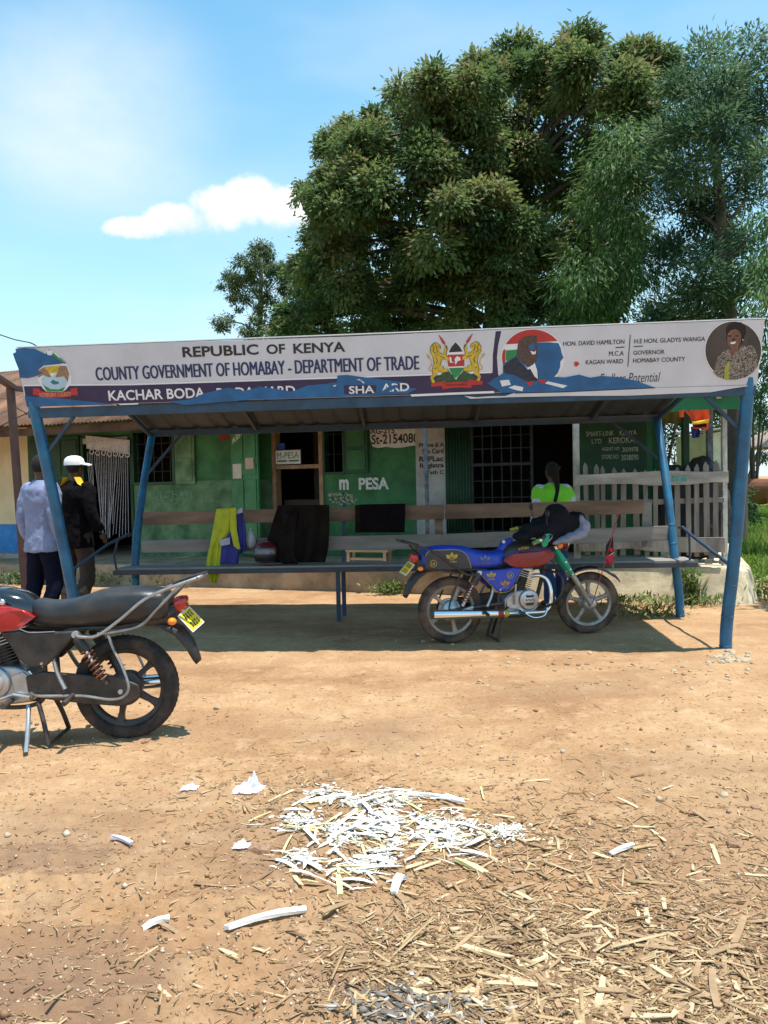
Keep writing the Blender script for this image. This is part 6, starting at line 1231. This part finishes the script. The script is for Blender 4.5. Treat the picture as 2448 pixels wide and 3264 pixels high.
R0 = [Vector((hx,23.8,hz)),Vector((hx+2.3,23.8,hz)),Vector((hx+2.3,26.2,hz)),Vector((hx,26.2,hz))]; mb = MB(); ap = Vector((hx+1.15,25,hz+.75)); mb.add(R0+[ap]+[p-Vector((0,0,.05)) for p in R0], [(0,1,4),(1,2,4),(2,3,4),(3,0,4),(5,6,1,0),(6,7,2,1),(7,8,3,2),(8,5,0,3)]); mb.build('roof', mat('tin_brown', (.36,.27,.22), .7, var=.3, scale=3), ht)
for x in (hx+.62, hx+2.0):
    for y in (24.1, 25.9): MB().tube([(x,y,-.1),(x,y,hz)], .06, 8).build('post', bark, ht, smooth=60)
for i in range(5): MB().tube([(hx+.55+.22*i,23.95,-.1),(hx+.5+.22*i,23.95,1.05+.1*(i % 2))], .05, 6).build('fence_stake', grime_wood, ht, smooth=60)
# brown cow grazing, facing the camera
cowm = mat('brown_cow_hide', (.17,.065,.028), .75, var=.25, scale=2.5); cb = on_z(2436,1672); cow = thing('cow', 'brown cow grazing with lowered head at the right edge', 'cow', (cb.x, cb.y, 0), rad(18)); mb = MB()
mb.tube(bend([(0,1.0,1.02),(0,.7,1.05),(0,.2,1.0),(0,-.35,1.02),(0,-.62,1.0)],4), [float(x) for x in np.interp(np.linspace(0,4,17), range(5), [.14,.31,.36,.33,.20])], 16)
mb.tube(bend([(0,-.45,1.08),(0,-.80,.92),(0,-1.0,.60),(0,-1.05,.40)],4), [float(x) for x in np.interp(np.linspace(0,3,13), range(4), [.24,.17,.13,.11])], 12); mb.tube([(0,-1.02,.50),(0,-1.10,.30),(0,-1.14,.12)], [.13,.10,.075], 12)
for s_ in (-1, 1):
    mb.tube(bend([(.17*s_,-.42,.95),(.17*s_,-.45,.62),(.16*s_,-.43,.40),(.16*s_,-.45,.08),(.16*s_,-.47,.0)],3), [float(x) for x in np.interp(np.linspace(0,4,13), range(5), [.15,.095,.065,.048,.06])], 10); mb.tube(bend([(.18*s_,.72,1.0),(.19*s_,.62,.68),(.18*s_,.80,.42),(.17*s_,.76,.10),(.17*s_,.74,.0)],3), [float(x) for x in np.interp(np.linspace(0,4,13), range(5), [.20,.13,.065,.048,.06])], 10)
    mb.tube([(.10*s_,-1.0,.56),(.24*s_,-.97,.54)], [.04,.025], 8)
mb.ball((0,.15,.78), (.27,.42,.20), 14, 8); mb.build('body', cowm, cow, world=False, remesh=.022)
for s_ in (-1, 1): MB().tube(bend([(.07*s_,-.98,.62),(.16*s_,-1.0,.70),(.20*s_,-1.04,.80)]), [float(x) for x in np.linspace(.028,.008,13)], 8).build('horn', mat('horn', (.35,.3,.24), .5), cow, world=False, smooth=60)
MB().tube(bend([(0,.98,1.1),(0,1.1,.9),(0,1.12,.5),(0,1.1,.3)]), [float(x) for x in np.linspace(.03,.02,19)], 8).build('tail', cowm, cow, world=False, smooth=60)
# a fallen shadow caster outside the frame: the neighbouring tree that shades the ground at the right edge
b7 = Vector((6.3, 7.4, 0))
tree('small roadside tree just right of the picture that shades the dirt', b7, [(b7.x,b7.y,0),(b7.x+.1,b7.y,1.6),(b7.x+.3,b7.y+.2,3.0)], [((b7.x+dx_, b7.y+dy_, z_), r_) for dx_, dy_, z_, r_ in ((-.7,.9,3.3,.7),(.1,.4,3.6,.9),(.9,.2,3.4,.8),(-.5,.6,2.9,.5),(.5,-.4,3.3,.7))], 420, 10, .14, .06, .3, g5, .11)
# ================================================================== LITTER ON THE GROUND
straw_m = [mat('dry_cane_%d' % i, c, .85, var=.3, scale=14, stretch=(1,.25,1)) for i, c in enumerate([(.55,.375,.20),(.47,.31,.16),(.64,.47,.28),(.36,.23,.125)])]
white_m = mat('bleached_husk', (.86,.84,.78), .8, var=.08, scale=20); whitey = mat('yellow_white_husk', (.80,.70,.30), .8, var=.12, scale=14)
def strip_mesh(name, m, L, Wd, T, curl, twist, seed, frayed=True):
    R_ = random.Random(seed); rings = []; nseg = 3; sl0, sl1 = R_.uniform(-.9,.9), R_.uniform(-.9,.9); kink = R_.uniform(-.25,.25)*Wd
    for i in range(nseg+1):
        t = i/nseg; w = Wd*R_.uniform(.82,1.08)*(1 if 0 < i < nseg else R_.uniform(.6,1)); a = twist*(t-.5); z = curl*math.sin(math.pi*t)+T*.5; sl = sl0 if i == 0 else sl1 if i == nseg else 0
        q = [(-w/2,-T/2),(w/2,-T/2),(w/2,T/2),(-w/2,T/2)]; rings.append([Vector(((t-.5)*L + sl*y, kink*math.sin(math.pi*t)+y*math.cos(a)-zz*math.sin(a), z+y*math.sin(a)+zz*math.cos(a))) for y, zz in q])
    mb = MB(); mb.loft(rings); me = bpy.data.meshes.new(name); me.from_pydata([tuple(p) for p in mb.v], [], mb.f); me.materials.append(m); me.update(); return me
def put(name, me, x, y, rz, sc, label, cat, group, tilt=0.0, dz=0.0):
    o = bpy.data.objects.new(name, me); COL.objects.link(o); z = float(gz(np.array([x]), np.array([y]))[0]); o.location = (x, y, z+.002+dz); o.rotation_euler = (tilt, rnd.uniform(-.12,.12), rz); o.scale = (sc, sc, sc); return tag(o, label, cat, group)
SM_ = [strip_mesh('cane_strip', straw_m[i % 4], .085+.02*(i % 4), .007+.0045*(i % 4), .003, rnd.uniform(.0,.004), rnd.uniform(-.5,.5), i) for i in range(12)]
WM_ = [strip_mesh('white_strip', white_m if i % 5 else whitey, .08+.03*(i % 3), .005+.004*(i % 4), .0014, rnd.uniform(0,.008), rnd.uniform(-.9,.9), 40+i) for i in range(8)]
def dens(px, py):
    a = 1.0*max(0, min(1, (py-2840)/160))*max(0, min(1, (px-850)/450))*(.30+.70*math.exp(-((px-1600)/460)**2))            # thick chaff at the lower right
    b = .55*math.exp(-((px-1500)/520)**2-((py-2700)/170)**2); c = .35*math.exp(-((px-900)/260)**2-((py-2520)/90)**2); d = .20*max(0, min(1, (py-2480)/300))*max(0, min(1, (px-1500)/500))
    return .025 + a + b + c + d
placed = 0
while placed < 285:
    px, py = rnd.uniform(0, 2448), 2280 + 984*rnd.random()**.7
    if rnd.random() > dens(px, py)/1.2: continue
    p = on_z(px, py); put('cane_piece', SM_[placed % 12], p.x, p.y, rnd.uniform(-1.57,1.57), rnd.uniform(.55,1.25), 'flat dry tan strip of cane lying on the dirt', 'cane strip', 'dry cane strips scattered on the dirt'); placed += 1
# finer chaff, too small to pick apart
def scatter(N_, fn, seed):
    R_ = np.random.default_rng(seed); out = []
    while len(out) < N_:
        px, py = R_.uniform(-100, 2550, 4000), 2150 + 1150*R_.random(4000)**.85; k = np.array([fn(a, b) for a, b in zip(px, py)]); ok = R_.random(4000) < k
        for a, b in zip(px[ok], py[ok]): p = on_z(a, b); out.append((p.x, p.y))
    return np.array(out[:N_])
def chaff(name, N_, fn, L, Wd, m, label, cat, seed, lift=.004, tilt=.35):
    XY = scatter(N_, fn, seed); R_ = np.random.default_rng(seed+1); Z = gz(XY[:,0], XY[:,1]) + lift*R_.random(N_)+.0015; C = np.stack([XY[:,0], XY[:,1], Z],1); an = R_.normal(0,.8,N_) + (R_.random(N_) < .4)*R_.uniform(-1.5,1.5,N_)
    D = np.stack([np.cos(an), np.sin(an), R_.normal(0,.10,N_)],1); Nn = nrmz(np.stack([R_.normal(0,tilt,N_), R_.normal(0,tilt,N_), np.ones(N_)],1)); D = nrmz(D); S_ = nrmz(np.cross(Nn, D)); l = L*R_.lognormal(0,.5,N_); w = Wd*R_.uniform(.5,1.5,N_); t = .0016
    V = np.empty((N_,8,3)); up = np.cross(D, S_)*t
    for k, (a, b) in enumerate(((-.5,-.5),(.5,-.35),(.5,.35),(-.5,.5))): q = C + D*(a*l)[:,None] + S_*(b*w)[:,None]; V[:,k] = q - up*.5; V[:,4+k] = q + up*.5
    F = np.array([(3,2,1,0),(4,5,6,7),(0,1,5,4),(1,2,6,5),(2,3,7,6),(3,0,4,7)]); F = (np.arange(N_)[:,None,None]*8 + F[None]).reshape(-1,4)
    o = bpy.data.objects.new(name, np_mesh(name, V.reshape(-1,3), F, m, np.repeat(R_.random(N_),8))); COL.objects.link(o); return tag(o, label, cat, kind='stuff')
cm = leaf_mat('chaff', (.20,.115,.06), (.39,.25,.13), (.50,.35,.19), (.58,.43,.26), 0.0)
chaff('cane_husks', 850, lambda a, b: min(1, dens(a, b)**1.4), .058, .011, cm, 'flat broken cane husks crowding the lower right dirt', 'husks', 131, .008, .25); chaff('ash_flakes', 260, lambda a, b: math.exp(-((a-1330)/150)**2-((b-3210)/60)**2), .03, .012, leaf_mat('ash', (.09,.075,.06), (.20,.165,.135), (.32,.28,.24), (.5,.46,.42), 0.0), 'dark ashy flakes at the bottom of the yard', 'ash', 141, .01, .8); chaff('cane_chaff', 5200, lambda a, b: min(1, dens(a, b)*.9), .034, .0055, cm, 'fine tan chaff spread over the dirt', 'chaff', 91); chaff('fine_chaff', 13000, lambda a, b: min(1, dens(a, b)*.8+.09), .014, .0035, cm, 'tiny straw bits over the whole yard', 'chaff', 95)
# white husk pile
def wd_(px, py): return max(math.exp(-((px-1230)/230)**2-((py-2640)/75)**2), .75*math.exp(-((px-1080)/140)**2-((py-2770)/45)**2), .6*math.exp(-((px-1430)/90)**2-((py-2700)/40)**2))
placed = 0
while placed < 210:
    px, py = rnd.uniform(780, 1600), rnd.uniform(2440, 2900)
    if rnd.random() > wd_(px, py): continue
    p = on_z(px, py); put('white_husk', WM_[placed % 8], p.x, p.y, rnd.gauss(-.1,.7)+(rnd.uniform(-1.5,1.5) if rnd.random() < .4 else 0), rnd.uniform(.4,1.5), 'thin white husk strip in the litter pile in front of the shelter', 'husk', 'white husk strips in the pile', dz=rnd.uniform(0,.014)); placed += 1
CL = [(rnd.gauss(1230,150), rnd.gauss(2635,48), rnd.uniform(28,75)) for _ in range(22)] + [(960,2735,45),(1150,2765,50),(1460,2690,45),(1250,2560,60)]
def wcl(a, b): return max(math.exp(-((a-x)/r)**2-((b-y)/(r*.42))**2) for x, y, r in CL)
chaff('white_crumbs', 2300, lambda a, b: wcl(a, b)**1.6*(.4 if (int(a/23)+int(b/11)) % 3 else 1), .021, .010, leaf_mat('white_crumb', (.50,.40,.28), (.84,.82,.77), (.88,.87,.84), (.80,.72,.42), 0.0), 'white crumbs and flakes filling the husk pile', 'crumbs', 77, .014, .9)
def longpiece(label, a, b, w, m, curl=.02, seed=0):
    A_, B_ = on_z(*a), on_z(*b); me_ = strip_mesh('husk_strip', m, (B_-A_).length, w, .012, curl, .5, seed); c = (A_+B_)/2; o = put('husk_strip', me_, c.x, c.y, math.atan2(B_.y-A_.y, B_.x-A_.x), 1, label, 'husk'); return o
def put(name, me, x, y, rz, sc, label, cat, group=None, tilt=0.0, dz=0.0):
    o = bpy.data.objects.new(name, me); COL.objects.link(o); z = float(gz(np.array([x]), np.array([y]))[0]); o.location = (x, y, z+.002+dz); o.rotation_euler = (tilt, 0, rz); o.scale = (sc, sc, sc); return tag(o, label, cat, group)
longpiece('long bleached split cane lying alone left of centre', (722,2952), (976,2893), .030, white_m, .012, 3); longpiece('short white husk on the damp soil at the lower left', (455,2968), (540,2935), .022, white_m, .008, 5); longpiece('small pale lilac scrap on the dirt at the left', (355,2663), (420,2685), .018, mat('pale_lilac_scrap', (.72,.70,.80), .7), .006, 6)
longpiece('yellow and white husk right of the pile', (1450,2745), (1550,2790), .022, whitey, .008, 8); longpiece('white husk scrap far right of the pile', (1945,2725), (2020,2695), .018, white_m, .006, 9); longpiece('upright curled white husk below the pile', (1255,2850), (1290,2800), .03, white_m, .03, 10); longpiece('yellow white stalk below the white pile', (1075,2790), (1085,2860), .022, whitey, .006, 12); longpiece('long thin white stalk along the top of the pile', (960,2560), (1120,2535), .02, white_m, .008, 14); longpiece('long white stalk at the right of the pile', (1310,2545), (1480,2570), .022, white_m, .008, 15)
# crumpled plastic
bagm = mat('crumpled_white_plastic', (.86,.84,.88), .35, var=.04, trans=.25)
def crumple(label, px, py, r, blobs):
    c = on_z(px, py); t = thing('plastic_scrap', label, 'plastic bag', (c.x, c.y, 0), 0); R_ = random.Random(int(px)); n_ = 13; mb = MB(); V_ = []
    for i in range(n_):
        for k in range(n_):
            a, b = (i/(n_-1)-.5)*2, (k/(n_-1)-.5)*2; h = 0
            for (bx0, by0, bz, sx_, sy_, sz_) in blobs: h = max(h, bz*1.6*math.exp(-((a*1.3-bx0)/sx_)**2-((b*.8-by0)/sy_)**2))
            edge = 1-max(abs(a), abs(b))**4; f_ = 1-.25*R_.random()
            V_.append(Vector((c.x+a*1.3*r*f_, c.y+b*.9*r*f_, .006+max(0, h*r*edge*R_.uniform(.55,1.25)))))
    F_ = []
    for i in range(n_-1):
        for k in range(n_-1): q = i*n_+k; F_ += [(q,q+1,q+n_+1),(q,q+n_+1,q+n_)]
    mb.add(V_, F_); mb.build('film', bagm, t); return t
crumple('crumpled white plastic bag on the dirt above the pile', 795, 2520, .062, [(-.5,0,.35,.7,.6,.35),(.25,.1,.7,.5,.5,.7),(.45,.15,.75,.34,.4,.6)]); crumple('small white plastic scrap near the left motorcycle shadow', 605, 2515, .035, [(0,0,.3,.9,.7,.3),(.4,0,.5,.4,.4,.4)]); crumple('tuft of white fibre left of the pile', 770, 2700, .03, [(0,0,.5,.7,.6,.5),(.4,.1,.6,.4,.4,.4)])
# stones
def stone_mesh(seed, m):
    bm = bmesh.new(); bmesh.ops.create_icosphere(bm, subdivisions=2, radius=1); R_ = random.Random(seed); ax = [Vector((R_.gauss(0,1),R_.gauss(0,1),R_.gauss(0,1))).normalized() for _ in range(7)]; cut = [R_.uniform(.55,.85) for _ in ax]
    for v in bm.verts:
        for a, c in zip(ax, cut):
            d = v.co.dot(a)
            if d > c: v.co -= a*(d-c)*.9
        v.co.z *= .6; v.co.y *= .8
    me = bpy.data.meshes.new('stone'); bm.to_mesh(me); bm.free(); me.materials.append(m); return me
st_m = [mat('stone_tan', (.46,.33,.21), .9, var=.25, scale=3, bump=.4), mat('stone_brown', (.33,.19,.11), .9, var=.3, scale=3, bump=.4), mat('stone_pale', (.48,.37,.25), .9, var=.2, scale=3, bump=.4)]
ST = [stone_mesh(i, st_m[i % 3]) for i in range(9)]
for i, (px, py, r) in enumerate([(693,2262,.030),(465,2370,.028),(1795,2398,.022),(1995,2395,.018),(2335,2695,.036),(1330,2412,.018),(1545,2160,.02),(380,2500,.022),(25,2670,.020),(370,2785,.024),(2410,2575,.026),(2310,2540,.03),(1600,2420,.02)]):
    p = on_z(px, py); put('stone', ST[i % 9], p.x, p.y, rnd.uniform(0,6), r, ['pale stone on the dirt right of the left motorcycle wheel','small stone touching the left motorcycle shadow','brown stone in the dirt right of centre','smaller brown stone beside another right of centre','tan stone at the right below the front pole','little stone straight below the blue motorcycle','small stone just ahead of the shelter shadow','small brown stone in the dirt at the left','brown pebble at the left picture edge','stone left of the white plastic','tan stone at the right picture edge','flat tan stone near the right edge','small tan stone above the right chaff'][i], 'stone')
cp_ = on_z(828,2712); put('clod', ST[1], cp_.x, cp_.y, .4, .055, 'brown clod of earth at the left end of the white pile', 'clod')
for i, (px, py) in enumerate([(1350,2045),(1372,2062),(1382,2040),(1442,2056),(1512,2060),(1880,2085),(1830,2075)]): p = on_z(px, py); put('stone', ST[i], p.x, p.y, i, .026, 'small stone in the shade by the blue motorcycle rear wheel' if i < 5 else 'small stone under the blue motorcycle front wheel', 'stone', 'stones by the rear wheel' if i < 5 else 'stones by the front wheel')
for i in range(70):
    px, py = rnd.uniform(1500, 2400), rnd.gauss(2140, 28); p = on_z(px, py); put('gravel_stone', ST[i % 9], p.x, p.y, rnd.uniform(0,6), rnd.uniform(.010,.028), 'small tan stone in the gravelly band before the shelter', 'stone', 'gravelly stones before the shelter')
for i in range(34):
    px, py = rnd.gauss(2335, 32), rnd.gauss(2100, 12); p = on_z(px, py); put('rubble_stone', ST[2+3*(i % 2)], p.x, p.y, rnd.uniform(0,6), rnd.uniform(.018,.05), 'pale rubble stone heaped at the foot of the front right pole', 'stone', 'rubble at the pole foot')
def pebbles(N_, seed):
    R_ = np.random.default_rng(seed); px, py = R_.uniform(-50,2500,N_), 2000+1280*R_.random(N_)**.9; P = np.array([tuple(on_z(a,b)) for a, b in zip(px, py)]); r = R_.lognormal(0,.5,N_)*.0042; base = np.array([(1,0,0),(-1,0,0),(0,1,0),(0,-1,0),(0,0,.8),(0,0,-.8)]); F = np.array([(0,2,4),(2,1,4),(1,3,4),(3,0,4),(2,0,5),(1,2,5),(3,1,5),(0,3,5)])
    V = base[None]*r[:,None,None]*R_.uniform(.6,1.3,(N_,6,1)); P[:,2] = gz(P[:,0], P[:,1]) + r*.2; V = V + P[:,None]; o = bpy.data.objects.new('pebbles', np_mesh('pebbles', V.reshape(-1,3), (np.arange(N_)[:,None,None]*6+F[None]).reshape(-1,3), leaf_mat('pebble', (.24,.13,.07), (.40,.25,.14), (.52,.38,.25), (.60,.50,.38), 0.0), np.repeat(R_.random(N_),6))); COL.objects.link(o); return tag(o, 'small pebbles and clods strewn over the dirt', 'pebbles', kind='stuff')
pebbles(5200, 9)
# boulder and broken slabs at the kerb
for lab, px, py, r, k in (('pale boulder at the kerb left of the blue motorcycle tail', 1240,1868,.19,0), ('broken concrete lump at the kerb below the bench leg', 1010,1850,.12,2), ('broken concrete lump at the kerb right of the bench leg', 1120,1848,.13,5), ('small rubble lump at the kerb near the dark coat', 900,1852,.08,2)):
    p = on_z(px, py); put('boulder' if r > .15 else 'rubble_lump', ST[k], p.x, p.y, k, r, lab, 'rock', dz=r*.25)
